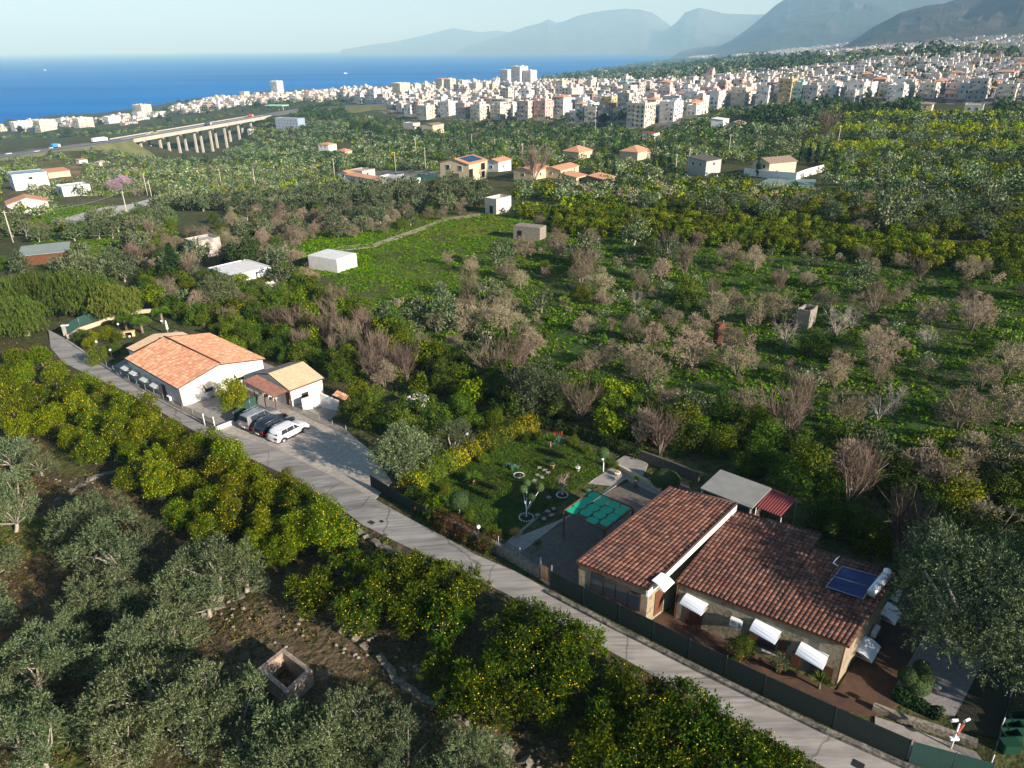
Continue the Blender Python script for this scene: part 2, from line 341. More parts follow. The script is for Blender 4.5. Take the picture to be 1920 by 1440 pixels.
# ------------------------------------------------------------------ sea
def sea():
    m = bpy.data.materials.new('sea_water'); m.use_nodes = True; n = m.node_tree.nodes; l = m.node_tree.links; b = n['Principled BSDF']
    b.inputs['Roughness'].default_value = .5; b.inputs['Specular IOR Level'].default_value = 0
    tc = n.new('ShaderNodeTexCoord'); mp = n.new('ShaderNodeMapping'); mp.inputs['Scale'].default_value = (.0006, .0022, 1); l.new(tc.outputs['Object'], mp.inputs[0])
    q = n.new('ShaderNodeTexNoise'); q.inputs['Scale'].default_value = 1; q.inputs['Detail'].default_value = 8; l.new(mp.outputs[0], q.inputs['Vector'])
    cr = n.new('ShaderNodeValToRGB'); e = cr.color_ramp.elements; e[0].position = .3; e[0].color = (.001, .105, .37, 1); e[1].position = .7; e[1].color = (.006, .19, .52, 1)
    l.new(q.outputs[0], cr.inputs[0]); l.new(cr.outputs[0], b.inputs['Base Color'])
    nb = n.new('ShaderNodeTexNoise'); nb.inputs['Scale'].default_value = .25; nb.inputs['Detail'].default_value = 3; l.new(tc.outputs['Object'], nb.inputs['Vector'])
    bp = n.new('ShaderNodeBump'); bp.inputs['Strength'].default_value = .5; bp.inputs['Distance'].default_value = .6; l.new(nb.outputs[0], bp.inputs['Height']); l.new(bp.outputs[0], b.inputs['Normal'])
    S = 60000; xs = np.linspace(-S, S, 13); X, Y = np.meshgrid(xs, xs)
    V = np.stack([X.ravel(), Y.ravel(), np.full(X.size, SEA)], 1); i = (np.arange(12)[:, None] * 13 + np.arange(12)).ravel()
    tag(link('sea', mesh_np('sea', V, np.stack([i, i+1, i+14, i+13], 1), [m])), kind='structure')
sea()

# ------------------------------------------------------------------ mountains
def mountain(ridge, dist, depth, base, cols, amp, label, seed, name='mountain', n=260, mrows=90):
    """ridge: photo outline (px,py) of the crest, dist: metres to it"""
    r_ = np.random.default_rng(seed); xs = np.linspace(ridge[0][0], ridge[-1][0], n); ys = np.interp(xs, [p[0] for p in ridge], [p[1] for p in ridge])
    d = ray(xs, ys); hd = np.hypot(d[:, 0], d[:, 1]); t = dist / hd; top = CAM[2] + d[:, 2] * t
    ux = d[:, 0] / hd; uy = d[:, 1] / hd; s = np.linspace(-1, 1, mrows)
    V = []
    NZ = r_.uniform(0, 1, (128, 128))
    along = np.cumsum(np.r_[0, np.abs(np.diff(xs))]) * dist / F
    for k, sv in enumerate(s):
        rr = dist + sv * depth
        f = (1 - abs(sv)) ** 1.15 if sv < 0 else (1 - abs(sv)) ** .8
        ero = np.zeros(n)
        for q in range(6):
            cs = depth * .55 / 1.9 ** q; gx = along / cs + NZ.shape[0] // 2; gy = np.full(n, (sv * depth * .45 + along * .16) / cs + 40.0 + q * 11)
            ix = np.floor(gx).astype(int); iy = np.floor(gy).astype(int); fx = gx - ix; fy = gy - iy; fx = fx*fx*(3-2*fx); fy = fy*fy*(3-2*fy); S_ = NZ.shape[0]
            g = lambda a, b: NZ[(ix+a+q*17) % S_, (iy+b) % S_]
            vv = (g(0,0)*(1-fx)+g(1,0)*fx)*(1-fy) + (g(0,1)*(1-fx)+g(1,1)*fx)*fy; ero += (1 - np.abs(vv*2-1)) * 1.5 / 1.75 ** q
        ero = (ero - 2.5) * (1 - abs(sv)) ** .7 * min(1, abs(sv) * 3.5)
        V.append(np.stack([ux * rr, uy * rr, base + (top - base) * f + ero * (top - base).clip(0, 900) * .16], 1))
    V = np.concatenate(V); i = np.arange(mrows-1)[:, None] * n + np.arange(n-1)[None]; Fq = np.stack([i, i+1, i+n+1, i+n], -1).reshape(-1, 4)
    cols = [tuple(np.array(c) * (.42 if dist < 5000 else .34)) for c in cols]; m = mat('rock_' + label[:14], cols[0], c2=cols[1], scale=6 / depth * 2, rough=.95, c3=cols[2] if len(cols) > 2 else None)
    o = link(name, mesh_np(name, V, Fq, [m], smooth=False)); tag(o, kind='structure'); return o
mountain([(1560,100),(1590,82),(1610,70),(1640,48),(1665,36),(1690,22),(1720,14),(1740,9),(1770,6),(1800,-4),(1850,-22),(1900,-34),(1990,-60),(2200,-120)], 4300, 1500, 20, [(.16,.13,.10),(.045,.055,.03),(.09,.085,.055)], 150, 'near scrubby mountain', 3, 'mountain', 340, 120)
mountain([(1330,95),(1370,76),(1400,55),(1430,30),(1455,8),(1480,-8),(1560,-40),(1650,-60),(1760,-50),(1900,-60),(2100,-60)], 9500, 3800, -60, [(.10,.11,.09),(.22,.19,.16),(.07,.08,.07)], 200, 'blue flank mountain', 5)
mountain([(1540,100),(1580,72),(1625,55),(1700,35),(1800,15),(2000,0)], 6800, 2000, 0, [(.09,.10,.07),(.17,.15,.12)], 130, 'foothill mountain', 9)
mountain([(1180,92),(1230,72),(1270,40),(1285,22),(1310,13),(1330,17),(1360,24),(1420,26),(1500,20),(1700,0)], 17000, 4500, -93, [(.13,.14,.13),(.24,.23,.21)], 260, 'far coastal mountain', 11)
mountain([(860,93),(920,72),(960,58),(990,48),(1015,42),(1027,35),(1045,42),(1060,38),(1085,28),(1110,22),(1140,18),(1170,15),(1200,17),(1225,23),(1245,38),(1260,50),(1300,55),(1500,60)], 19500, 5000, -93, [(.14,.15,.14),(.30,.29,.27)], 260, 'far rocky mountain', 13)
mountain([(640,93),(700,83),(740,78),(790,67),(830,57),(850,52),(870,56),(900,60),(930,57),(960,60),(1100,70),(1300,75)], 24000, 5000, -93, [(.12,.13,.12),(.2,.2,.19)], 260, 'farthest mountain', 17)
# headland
mountain([(1262,106),(1275,97),(1290,92),(1320,88),(1370,84),(1450,84)], 11000, 1500, -100, [(.10,.10,.08),(.2,.17,.13)], 60, 'headland mountain', 19, 'headland')

# ------------------------------------------------------------------ haze
def haze():
    b = MB().box(-62000, -62000, -180, 62000, 62000, 1500)
    m = bpy.data.materials.new('haze_air'); m.use_nodes = True; n = m.node_tree.nodes; l = m.node_tree.links
    n.remove(n['Principled BSDF']); v = n.new('ShaderNodeVolumePrincipled'); v.inputs['Color'].default_value = (.36, .69, 1.0, 1); v.inputs['Absorption Color'].default_value = (.47, .56, 1, 1)
    v.inputs['Density'].default_value = HAZE; v.inputs['Anisotropy'].default_value = -.1
    l.new(v.outputs[0], n['Material Output'].inputs['Volume'])
    tag(b.build('haze', m), kind='stuff')
HAZE = 1.0e-4

# ------------------------------------------------------------------ lane and other roads
def ribbon(name, L, Rr, mats, lift=.06, sub=6, thick=.5, label=None):
    """road between two photo-traced edges, draped on the terrain"""
    def dens(P):
        P = np.array([G(*p) for p in P]); out = []
        for a, b in zip(P[:-1], P[1:]):
            for k in range(sub): out.append(a + (b - a) * k / sub)
        out.append(P[-1]); out = np.array(out); out[:, 2] = zt(out[:, 0], out[:, 1]); return out
    A = dens(L); B = dens(Rr); n = len(A); m = 7; rows = [A + (B - A) * k / (m-1) for k in range(m)]
    V = np.concatenate(rows); V[:, 2] = zt(V[:, 0], V[:, 1]) + lift
    hz = V[:, 2].reshape(m, n); hz[:] = np.maximum(hz, hz.max(0, keepdims=True) - .05); V[:, 2] = hz.ravel()
    lo = V.copy(); lo[:, 2] -= thick
    b = MB(); Fs = [(k*n+i, k*n+i+1, (k+1)*n+i+1, (k+1)*n+i) for k in range(m-1) for i in range(n-1)]
    b.add(V, Fs)
    W = np.concatenate([V[:n], lo[:n], V[-n:], lo[-n:]]); b.add(W, [(i, i+1, n+i+1, n+i) for i in range(n-1)] + [(2*n+i, 2*n+i+1, 3*n+i+1, 3*n+i) for i in range(n-1)])
    o = b.build(name, mats); tag(o, kind='structure'); return o
def lane_mat():
    m = bpy.data.materials.new('lane_concrete'); m.use_nodes = True; n = m.node_tree.nodes; l = m.node_tree.links; b = n['Principled BSDF']; b.inputs['Roughness'].default_value = .85
    tc = n.new('ShaderNodeTexCoord'); mp = n.new('ShaderNodeMapping'); mp.inputs['Rotation'].default_value = (0, 0, math.radians(52)); mp.inputs['Scale'].default_value = (.35, 3.2, 1); l.new(tc.outputs['Object'], mp.inputs[0])
    a = n.new('ShaderNodeTexNoise'); a.inputs['Scale'].default_value = 1.2; a.inputs['Detail'].default_value = 9; a.inputs['Roughness'].default_value = .6; l.new(mp.outputs[0], a.inputs['Vector'])
    c = n.new('ShaderNodeValToRGB'); e = c.color_ramp.elements; e[0].position = .38; e[0].color = (.23, .213, .19, 1); e[1].position = .66; e[1].color = (.38, .355, .32, 1); l.new(a.outputs[0], c.inputs[0])
    q = n.new('ShaderNodeTexNoise'); q.inputs['Scale'].default_value = .35; q.inputs['Detail'].default_value = 7; l.new(tc.outputs['Object'], q.inputs['Vector'])
    mr = n.new('ShaderNodeMapRange'); mr.inputs[1].default_value = .42; mr.inputs[2].default_value = .62; l.new(q.outputs[0], mr.inputs[0])
    x = n.new('ShaderNodeMix'); x.data_type = 'RGBA'; x.inputs[7].default_value = (.36, .335, .30, 1); l.new(c.outputs[0], x.inputs[6]); mm = n.new('ShaderNodeMath'); mm.operation = 'MULTIPLY'; mm.inputs[1].default_value = .7; l.new(mr.outputs[0], mm.inputs[0]); l.new(mm.outputs[0], x.inputs[0])
    mp2 = n.new('ShaderNodeMapping'); mp2.inputs['Rotation'].default_value = (0, 0, math.radians(38)); mp2.inputs['Scale'].default_value = (.06, 1.5, 1); l.new(tc.outputs['Object'], mp2.inputs[0])
    t1 = n.new('ShaderNodeTexNoise'); t1.inputs['Scale'].default_value = 1.0; t1.inputs['Detail'].default_value = 5; l.new(mp2.outputs[0], t1.inputs['Vector'])
    vo = n.new('ShaderNodeTexVoronoi'); vo.feature = 'DISTANCE_TO_EDGE'; vo.inputs['Scale'].default_value = .16; dn = n.new('ShaderNodeTexNoise'); dn.inputs['Scale'].default_value = .8; l.new(tc.outputs['Object'], dn.inputs['Vector'])
    ad = n.new('ShaderNodeMix'); ad.data_type = 'RGBA'; ad.inputs[0].default_value = .35; l.new(tc.outputs['Object'], ad.inputs[6]); l.new(dn.outputs[1], ad.inputs[7]); l.new(ad.outputs[2], vo.inputs['Vector'])
    cm = n.new('ShaderNodeMapRange'); cm.inputs[1].default_value = 0; cm.inputs[2].default_value = .008; cm.inputs[3].default_value = .45; cm.inputs[4].default_value = 1; l.new(vo.outputs[0], cm.inputs[0])
    tm = n.new('ShaderNodeMapRange'); tm.inputs[1].default_value = .35; tm.inputs[2].default_value = .65; tm.inputs[3].default_value = .72; tm.inputs[4].default_value = 1.12; l.new(t1.outputs[0], tm.inputs[0])
    pm = n.new('ShaderNodeMath'); pm.operation = 'MULTIPLY'; l.new(cm.outputs[0], pm.inputs[0]); l.new(tm.outputs[0], pm.inputs[1])
    fx = n.new('ShaderNodeMix'); fx.data_type = 'RGBA'; fx.blend_type = 'MULTIPLY'; fx.inputs[0].default_value = 1; l.new(x.outputs[2], fx.inputs[6]); l.new(pm.outputs[0], fx.inputs[7])
    l.new(fx.outputs[2], b.inputs['Base Color'])
    bp = n.new('ShaderNodeBump'); bp.inputs['Strength'].default_value = .35; bp.inputs['Distance'].default_value = .03; l.new(a.outputs[0], bp.inputs['Height']); l.new(bp.outputs[0], b.inputs['Normal'])
    return m
LANE_L = [(95,652),(118,680),(170,705),(230,732),(300,772),(370,812),(440,845),(540,893),(620,940),(680,985),(760,1025),(850,1070),(940,1110),(1010,1148),(1113,1205),(1230,1270),(1350,1337),(1480,1405),(1620,1480),(1800,1580)]
LANE_R = [(92,622),(128,640),(160,665),(215,702),(275,740),(345,778),(400,806),(500,838),(620,895),(690,932),(800,990),(890,1040),(965,1072),(1030,1109),(1150,1175),(1270,1238),(1400,1305),(1530,1370),(1700,1440),(1900,1530)]
M_lane = lane_mat(); ribbon('lane', LANE_L, LANE_R, M_lane)
M_gravel = mat('gravel', (.50,.44,.36), c2=(.36,.315,.26), scale=2.2, bump=.7, bscale=30)
def sheet(name, px, lift, thick, m, flat=None, kind='structure', sub=1):
    P = [G(*p) for p in px]
    zs = [flat if flat is not None else p[2] + lift for p in P]
    b = MB().slab([(p[0], p[1]) for p in P], [z - thick for z in zs], zs); o = b.build(name, m); tag(o, kind=kind); return o
sheet('car_park', [(404,808),(440,792),(470,768),(560,765),(640,800),(700,850),(735,905),(700,940),(620,897),(500,840)], .05, .6, M_gravel)
# country road at the left edge, path through the meadow, motorway
ribbon('road', [(108,425),(150,416),(200,407),(245,398),(290,384)], [(105,418),(150,409),(200,400),(245,391),(285,379)], mat('pale_road', (.42,.40,.37), c2=(.33,.31,.29), scale=.6), lift=.15)
ribbon('path', [(600,480),(640,470),(700,464),(770,440),(830,415),(900,405)], [(600,474),(640,463),(700,458),(770,434),(830,410),(900,401)], mat('trodden_earth', (.36,.31,.22), c2=(.26,.22,.14), scale=1.2), lift=.08)
# ------------------------------------------------------------------ vegetation library
def unit(v): return v / (np.linalg.norm(v, axis=-1, keepdims=True) + 1e-9)
def leaves(C, N, L, W, r_, jit=.6, shape='kite'):
    """quads at centres C facing N with length L, width W -> (n,4,3)"""
    n = len(C); N = unit(N + r_.normal(0, jit, (n, 3))); T = unit(np.cross(N, r_.normal(0, 1, (n, 3)))); B = np.cross(N, T)
    L = np.broadcast_to(L, (n,))[:, None] / 2; W = np.broadcast_to(W, (n,))[:, None] / 2
    if shape == 'kite': return np.stack([C - T * L, C + B * W + T * L * .1, C + T * L, C - B * W + T * L * .1], 1)
    return np.stack([C - T * L - B * W, C - T * L + B * W, C + T * L + B * W, C + T * L - B * W], 1)
def lobes(r_, R, H, z0, n, rl, flat=1.0, cone=0.0):
    out = []
    for k in range(n * 30):
        p = r_.uniform(-1, 1, 3)
        if p @ p > 1: continue
        if p[2] < -.55: continue
        zz = (p[2] + .6) / 1.6; q = 1 - cone * zz
        c = np.array([p[0] * R * q, p[1] * R * q, z0 + H * zz]); rr = rl * r_.uniform(.65, 1.25)
        if all(np.linalg.norm(c - o[0]) > .75 * rl for o in out): out.append((c, rr))
        if len(out) >= n: break
    return out
def crown(seed, R, H, z0, nl, rl, nleaf, L, W, jit=.6, flat=1.0, cone=0, spray=0, up=0.0, shell=.55, thin=0):
    r_ = np.random.default_rng(seed); Q = []; lb = lobes(r_, R, H, z0, nl, rl, flat, cone)
    wt = np.array([l_[1] ** 2 for l_ in lb]); wt /= wt.sum(); cc = np.mean([l_[0] for l_ in lb], 0)
    for (c, rr), w_ in zip(lb, wt):
        n = int(nleaf * w_)
        if n < 2: continue
        if spray:
            ns = max(2, n // spray); D = unit(r_.normal(0, 1, (ns, 3)) + np.array([0, 0, .35]) + .45 * unit((c - cc)[None]) + 0)
            a = c + D * rr * r_.uniform(.3, .75, (ns, 1)); ln = rr * r_.uniform(.35, .8, (ns, 1)); D2 = unit(D + np.array([0, 0, up]) + r_.normal(0, .25, (ns, 3)))
            t = r_.uniform(0, 1, (ns, spray, 1)); P = (a[:, None] + D2[:, None] * ln[:, None] * t + r_.normal(0, .035 * rr + .01, (ns, spray, 3))).reshape(-1, 3)
            Nn = np.repeat(D, spray, 0); T_ = np.repeat(D2, spray, 0); m = len(P); T_ = unit(T_ + r_.normal(0, .45, (m, 3)))
            Bv = unit(np.cross(T_, unit(Nn + r_.normal(0, .8, (m, 3))))); l_ = L * r_.uniform(.7, 1.3, (m, 1)) / 2; w2 = W * r_.uniform(.7, 1.3, (m, 1)) / 2
            Q.append(np.stack([P - T_ * l_, P + Bv * w2, P + T_ * l_, P - Bv * w2], 1))
        else:
            D = unit(r_.normal(0, 1, (n, 3)) + np.array([0, 0, .25])); P = c + D * rr * (1 - shell * r_.uniform(0, 1, (n, 1)) ** 2) * np.array([1, 1, flat]); P += r_.normal(0, .11 * rr, (n, 3))
            Q.append(leaves(P, D, L * r_.uniform(.7, 1.3, n), W * r_.uniform(.7, 1.3, n), r_, jit))
    Q = np.concatenate(Q)
    if z0 < 1.5: Q = Q[Q[:, :, 2].min(1) > .02]
    return Q, lb
def qmesh(name, Q, mats, smooth=False, **k):
    n = len(Q); return mesh_np(name, Q.reshape(-1, 3), np.arange(n * 4).reshape(n, 4), mats, smooth, **k)
def ribbons(P0, P1, w0, w1, r_):
    """thin two-sided twig strips"""
    D = unit(P1 - P0); B = unit(np.cross(D, unit(r_.normal(0, 1, D.shape)))); w0 = np.broadcast_to(w0, (len(P0),))[:, None]; w1 = np.broadcast_to(w1, (len(P0),))[:, None]
    return np.stack([P0 - B * w0, P0 + B * w0, P1 + B * w1, P1 - B * w1], 1)
def trunk_mb(r_, z0, lb, rad=.14, lean=.3, n=6, base=.35):
    b = MB(); top = np.array([r_.uniform(-lean, lean), r_.uniform(-lean, lean), z0 * .75 + .25]); fork = top * .55
    b.tube([(0, 0, -.3), (0, 0, .05), fork * .6 + [.03, 0, 0], fork], [rad * 1.5, rad * 1.15, rad, rad * .85], 7)
    for c, rr in (lb[:n] if len(lb) > n else lb):
        m = (fork + c) / 2 + r_.normal(0, .12, 3); b.tube([fork, m, c], [rad * .6, rad * .36, rad * .14], 5)
    return b
def twig_tree(seed, H, R, nmain, nsub, ntw, tl, tw, leaf=0, L=.1, W=.05, vertical=.6, droop=0):
    """bare branching crown: (twig quads, leaf quads, limb paths)"""
    r_ = np.random.default_rng(seed); limbs = []; P0 = []; P1 = []
    for k in range(nmain):
        a = 6.283 * k / nmain + r_.uniform(-.4, .4); el = r_.uniform(.25, 1) * R
        p = [np.zeros(3), np.array([math.cos(a) * el * .25, math.sin(a) * el * .25, H * .3]), np.array([math.cos(a) * el * .65, math.sin(a) * el * .65, H * r_.uniform(.55, .75)]), np.array([math.cos(a) * el, math.sin(a) * el, H * r_.uniform(.75, 1)])]
        p = [q + r_.normal(0, .05, 3) * H * .4 * (i > 0) for i, q in enumerate(p)]; limbs.append(p)
        for s_ in range(nsub):
            t = r_.uniform(.25, 1) * 2.999; i = int(t); o = p[i] + (p[i+1] - p[i]) * (t - i)
            d = unit(unit((o - np.array([0, 0, H * .35]))[None])[0] + r_.normal(0, .5, 3) + np.array([0, 0, vertical])); e = o + d * R * r_.uniform(.2, .5)
            P0.append(o); P1.append(e)
            for q in range(ntw):
                u = o + (e - o) * r_.uniform(.15, 1); d2 = unit(d + r_.normal(0, .6, 3) + np.array([0, 0, vertical * .5 - droop])); P0.append(u); P1.append(u + d2 * tl * r_.uniform(.4, 1.2))
    P0 = np.array(P0); P1 = np.array(P1); Q = ribbons(P0, P1, tw, tw * .45, r_)
    LQ = None
    if leaf:
        n = leaf; k = r_.integers(0, len(P0), n); t = r_.uniform(.2, 1.1, (n, 1)); C = P0[k] + (P1[k] - P0[k]) * t + r_.normal(0, .06, (n, 3)); D = unit(C - np.array([0, 0, H * .4]))
        LQ = leaves(C, D, L * r_.uniform(.6, 1.4, n), W * r_.uniform(.6, 1.4, n), r_, .7)
    return Q, LQ, limbs
def limbs_mb(limbs, r0, z_off=-.3):
    b = MB()
    for p in limbs:
        q = [np.array(x, float) for x in p]; q[0] = q[0] + [0, 0, z_off]; b.tube(q, [r0, r0 * .7, r0 * .4, r0 * .15][:len(q)], 5)
    return b
def mb_mesh(b, name, m):
    me = bpy.data.meshes.new(name); me.from_pydata(np.concatenate(b.v).tolist(), [], b.f); me.materials.append(m); me.polygons.foreach_set('use_smooth', b.sm); me.polygons.foreach_set('material_index', b.m); me.update(); return me
def fruit_mesh(seed, lb, n, r=.05):
    r_ = np.random.default_rng(seed); wt = np.array([l_[1] for l_ in lb]); k = r_.choice(len(lb), n, p=wt / wt.sum())
    D = unit(r_.normal(0, 1, (n, 3)) + [0, 0, .1]); C = np.array([lb[i][0] + D[j] * lb[i][1] * r_.uniform(.85, 1.03) for j, i in enumerate(k)])
    o = np.array([(1,0,0),(-1,0,0),(0,1,0),(0,-1,0),(0,0,1.3),(0,0,-1.3)]) * r
    V = (C[:, None] + o[None]).reshape(-1, 3); t = np.array([(0,2,4),(2,1,4),(1,3,4),(3,0,4),(2,0,5),(1,2,5),(3,1,5),(0,3,5)]); Fq = (np.arange(n)[:, None, None] * 6 + t[None]).reshape(-1, 3)
    return mesh_np('fruit', V, Fq, [M_lemonfruit], smooth=True)
ARCH = {}
def arch(kind, variants): ARCH[kind] = variants
# each variant: list of (part name, mesh, kind)
v = []
for s_ in range(6):
    r_ = np.random.default_rng(100 + s_); H = 2.3 + .25 * (s_ % 3)
    Q, lb = crown(s_, 1.65, H, .75, 26, .62, 7500, .15, .085, jit=.55, shell=.45)
    v.append([('crown', qmesh('lemon_crown', Q, [M_['lemon']]), None), ('trunk', mb_mesh(trunk_mb(r_, 1.2, lb, .10), 'lemon_trunk', M_bark), None), ('fruit', fruit_mesh(s_, lb, 50 + 45 * (s_ % 3), .05), 'stuff')])
arch('lemon_near', v)
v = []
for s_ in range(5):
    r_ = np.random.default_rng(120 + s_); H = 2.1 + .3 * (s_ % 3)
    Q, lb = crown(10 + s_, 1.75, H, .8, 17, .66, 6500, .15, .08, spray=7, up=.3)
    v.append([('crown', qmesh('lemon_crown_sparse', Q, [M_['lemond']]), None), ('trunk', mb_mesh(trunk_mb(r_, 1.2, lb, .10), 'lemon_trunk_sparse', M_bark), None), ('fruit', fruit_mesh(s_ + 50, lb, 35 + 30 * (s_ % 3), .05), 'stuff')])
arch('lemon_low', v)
v = []
for s_ in range(4):
    Q, lb = crown(20 + s_, 1.6, 2.4, .6, 20, .68, 1500, .32, .20, jit=.5)
    v.append([('crown', qmesh('citrus_crown', Q, [M_['ygr' if s_ == 3 else 'lemon']]), None)])
arch('citrus_mid', v)
v = []
for s_ in range(6):
    r_ = np.random.default_rng(200 + s_)
    Q, lb = crown(40 + s_, 2.45, 3.1, 1.2, 19, .80, 14000, .16, .045, spray=14, up=.5)
    v.append([('crown', qmesh('olive_crown', Q, [M_['olive']]), None), ('trunk', mb_mesh(trunk_mb(r_, 1.8, lb, .20, .5, 9), 'olive_trunk', M_barkpale), None)])
arch('olive_near', v)
v = []
for s_ in range(2):
    r_ = np.random.default_rng(260 + s_); Q, lb = crown(50 + s_, 2.1, 2.7, 1.1, 42, .75, 24000, .15, .045, spray=14, up=.4)
    v.append([('crown', qmesh('full_olive_crown', Q, [M_['olive']]), None), ('trunk', mb_mesh(trunk_mb(r_, 1.5, lb, .18, .2, 5), 'full_olive_trunk', M_bark), None)])
arch('olive_full', v)
v = []
for s_ in range(4):
    r_ = np.random.default_rng(230 + s_)
    Q, lb = crown(60 + s_, 2.1, 3.0, 1.0, 22, .85, 2600, .38, .13, spray=10, up=.3)
    v.append([('crown', qmesh('olive_crown_small', Q, [M_['olive']]), None), ('trunk', mb_mesh(trunk_mb(r_, 1.6, lb, .17, .4, 5), 'olive_trunk_small', M_barkpale), None)])
arch('olive_mid', v)
r_ = np.random.default_rng(5); Q, lb = crown(77, 4.1, 5.6, 2.2, 75, 1.15, 62000, .15, .045, spray=16, up=.25)
arch('olive_big', [[('crown', qmesh('big_olive_crown', Q, [M_['olive']]), None), ('trunk', mb_mesh(trunk_mb(r_, 2.6, lb, .36, .5, 16), 'big_olive_trunk', M_barkpale), None)]])
v = []
for s_ in range(6):   # withered trees: fine tan twigs with dead leaves
    Q, LQ, lm = twig_tree(300 + s_, 3.0 + .4 * (s_ % 3), 1.4, 6, 7, 6, .5, .010, vertical=.3)
    Q2, lb = crown(310 + s_, 1.45 + .2 * (s_ % 2), 2.3 + .3 * (s_ % 3), .9, 15 + 2 * s_, .62, 6000, .15, .04, spray=9, up=.4)
    v.append([('crown', qmesh('withered_crown', np.concatenate([Q, Q2]), [M_['dry']]), None), ('trunk', mb_mesh(limbs_mb(lm, .08), 'withered_trunk', M_bark), None)])
arch('dry', v)
v = []
for s_ in range(4):   # leafless bushes of upright reddish shoots
    Q, LQ, lm = twig_tree(340 + s_, 3.2, 1.9, 10, 10, 6, 1.3, .016, vertical=1.5)
    v.append([('crown', qmesh('leafless_crown', Q, [M_['twig']]), None), ('trunk', mb_mesh(limbs_mb(lm, .06), 'leafless_trunk', M_bark), None)])
arch('twig', v)
v = []
for s_ in range(3):   # dead grey trees
    Q, LQ, lm = twig_tree(360 + s_, 2.8, 2.0, 8, 8, 5, .8, .022, vertical=.3)
    v.append([('crown', qmesh('dead_crown', Q, [M_['grey']]), None), ('trunk', mb_mesh(limbs_mb(lm, .08), 'dead_trunk', M_barkpale), None)])
arch('dead', v)
v = []
for s_ in range(5):
    Q, lb = crown(400 + s_, 1.7, 2.5, .5, 24, .62, 3300, .20, .11, jit=.7, shell=.6)
    v.append([('crown', qmesh('shrub_crown', Q, [M_['shrub' if s_ < 4 else 'lemon']]), None), ('trunk', mb_mesh(trunk_mb(np.random.default_rng(s_), .8, lb, .07, .3, 6), 'shrub_trunk', M_bark), None)])
arch('shrub', v)
v = []
for s_ in range(3):
    Q, lb = crown(430 + s_, 2.6, 4.2, 1.2, 30, 1.0, 4200, .34, .22, jit=.6)
    v.append([('crown', qmesh('dark_crown', Q, [M_['dark']]), None), ('trunk', mb_mesh(trunk_mb(np.random.default_rng(s_), 1.8, lb, .2, .3, 6), 'dark_trunk', M_bark), None)])
arch('dark', v)
def weeping(seed, R, H, n):
    r_ = np.random.default_rng(seed); Q = []
    lb = lobes(r_, R, H * .55, H * .26, 32, 1.3)
    for c, rr in lb:
        ns = n // len(lb) // 14; D = unit(r_.normal(0, 1, (ns, 3)) + [0, 0, .3]); a = c + D * rr * r_.uniform(.6, 1, (ns, 1))
        ln = r_.uniform(.3, 1.2, (ns, 1)); t = r_.uniform(0, 1, (ns, 14, 1)); P = a[:, None] + np.array([0, 0, -1.0]) * ln[:, None] * t + D[:, None] * np.array([.5, .5, 0]) * np.sqrt(t) + r_.normal(0, .05, (ns, 14, 3)); P = P.reshape(-1, 3)
        T_ = unit(np.array([0, 0, -1.0]) + r_.normal(0, .35, P.shape)); Bv = unit(np.cross(T_, np.repeat(D, 14, 0) + r_.normal(0, .6, P.shape))); l_ = r_.uniform(.12, .22, (len(P), 1)); w_ = r_.uniform(.02, .045, (len(P), 1))
        Q.append(np.stack([P - T_ * l_, P + Bv * w_, P + T_ * l_, P - Bv * w_], 1))
    Q = np.concatenate(Q); return Q[Q[:, :, 2].min(1) > .1], lb
v = []
M_['pepper'] = foliage('leaves_pepper', [(.04,.07,.018),(.07,.11,.026),(.105,.145,.038),(.16,.165,.06)])
for s_ in range(2):
    Q, lb = weeping(500 + s_, 3.3, 7.2, 22000); v.append([('crown', qmesh('weeping_crown', Q, [M_['pepper']]), None), ('trunk', mb_mesh(trunk_mb(np.random.default_rng(s_), 3.5, lb, .35, .4, 8), 'weeping_trunk', M_bark), None)])
arch('pepper', v)
def conifer(seed, H, R):
    r_ = np.random.default_rng(seed); Q = []
    for k in range(26):
        z = H * (.12 + .86 * k / 26); rr = R * (1 - k / 27) * r_.uniform(.8, 1.1)
        for a in np.arange(0, 6.28, 6.28 / 8) + r_.uniform(0, 1):
            d = np.array([math.cos(a), math.sin(a), .05]); n = 16; t = r_.uniform(.1, 1, (n, 1)); P = np.array([0, 0, z]) + d * rr * t + r_.normal(0, .12, (n, 3)); Q.append(leaves(P, np.tile([0, 0, 1.], (n, 1)), .5, .22, r_, .35))
    return np.concatenate(Q)
r_ = np.random.default_rng(3)
arch('conifer', [[('crown', qmesh('conifer_crown', conifer(9, 7.5, 3.2), [M_['dark']]), None), ('trunk', mb_mesh(MB().tube([(0,0,-.3),(0,0,3),(0,0,7)], [.2,.14,.04], 7), 'conifer_trunk', M_bark), None)]])
Q, lb = crown(700, .75, 6.5, .4, 26, .5, 2600, .24, .13, cone=.6)
arch('cypress', [[('crown', qmesh('cypress_crown', Q, [M_['dark']]), None), ('trunk', mb_mesh(MB().tube([(0,0,-.3),(0,0,1),(0,0,5)], [.12,.1,.03], 6), 'cypress_trunk', M_bark), None)]])
Q, lb = crown(701, 1.5, 2.1, .9, 18, .6, 2200, .16, .09)
M_['pink'] = foliage('leaves_blossom', [(.35,.22,.30),(.48,.33,.42),(.55,.42,.48)])
arch('blossom', [[('crown', qmesh('blossom_crown', Q, [M_['pink']]), None), ('trunk', mb_mesh(trunk_mb(r_, 1.2, lb, .1), 'blossom_trunk', M_bark), None)]])
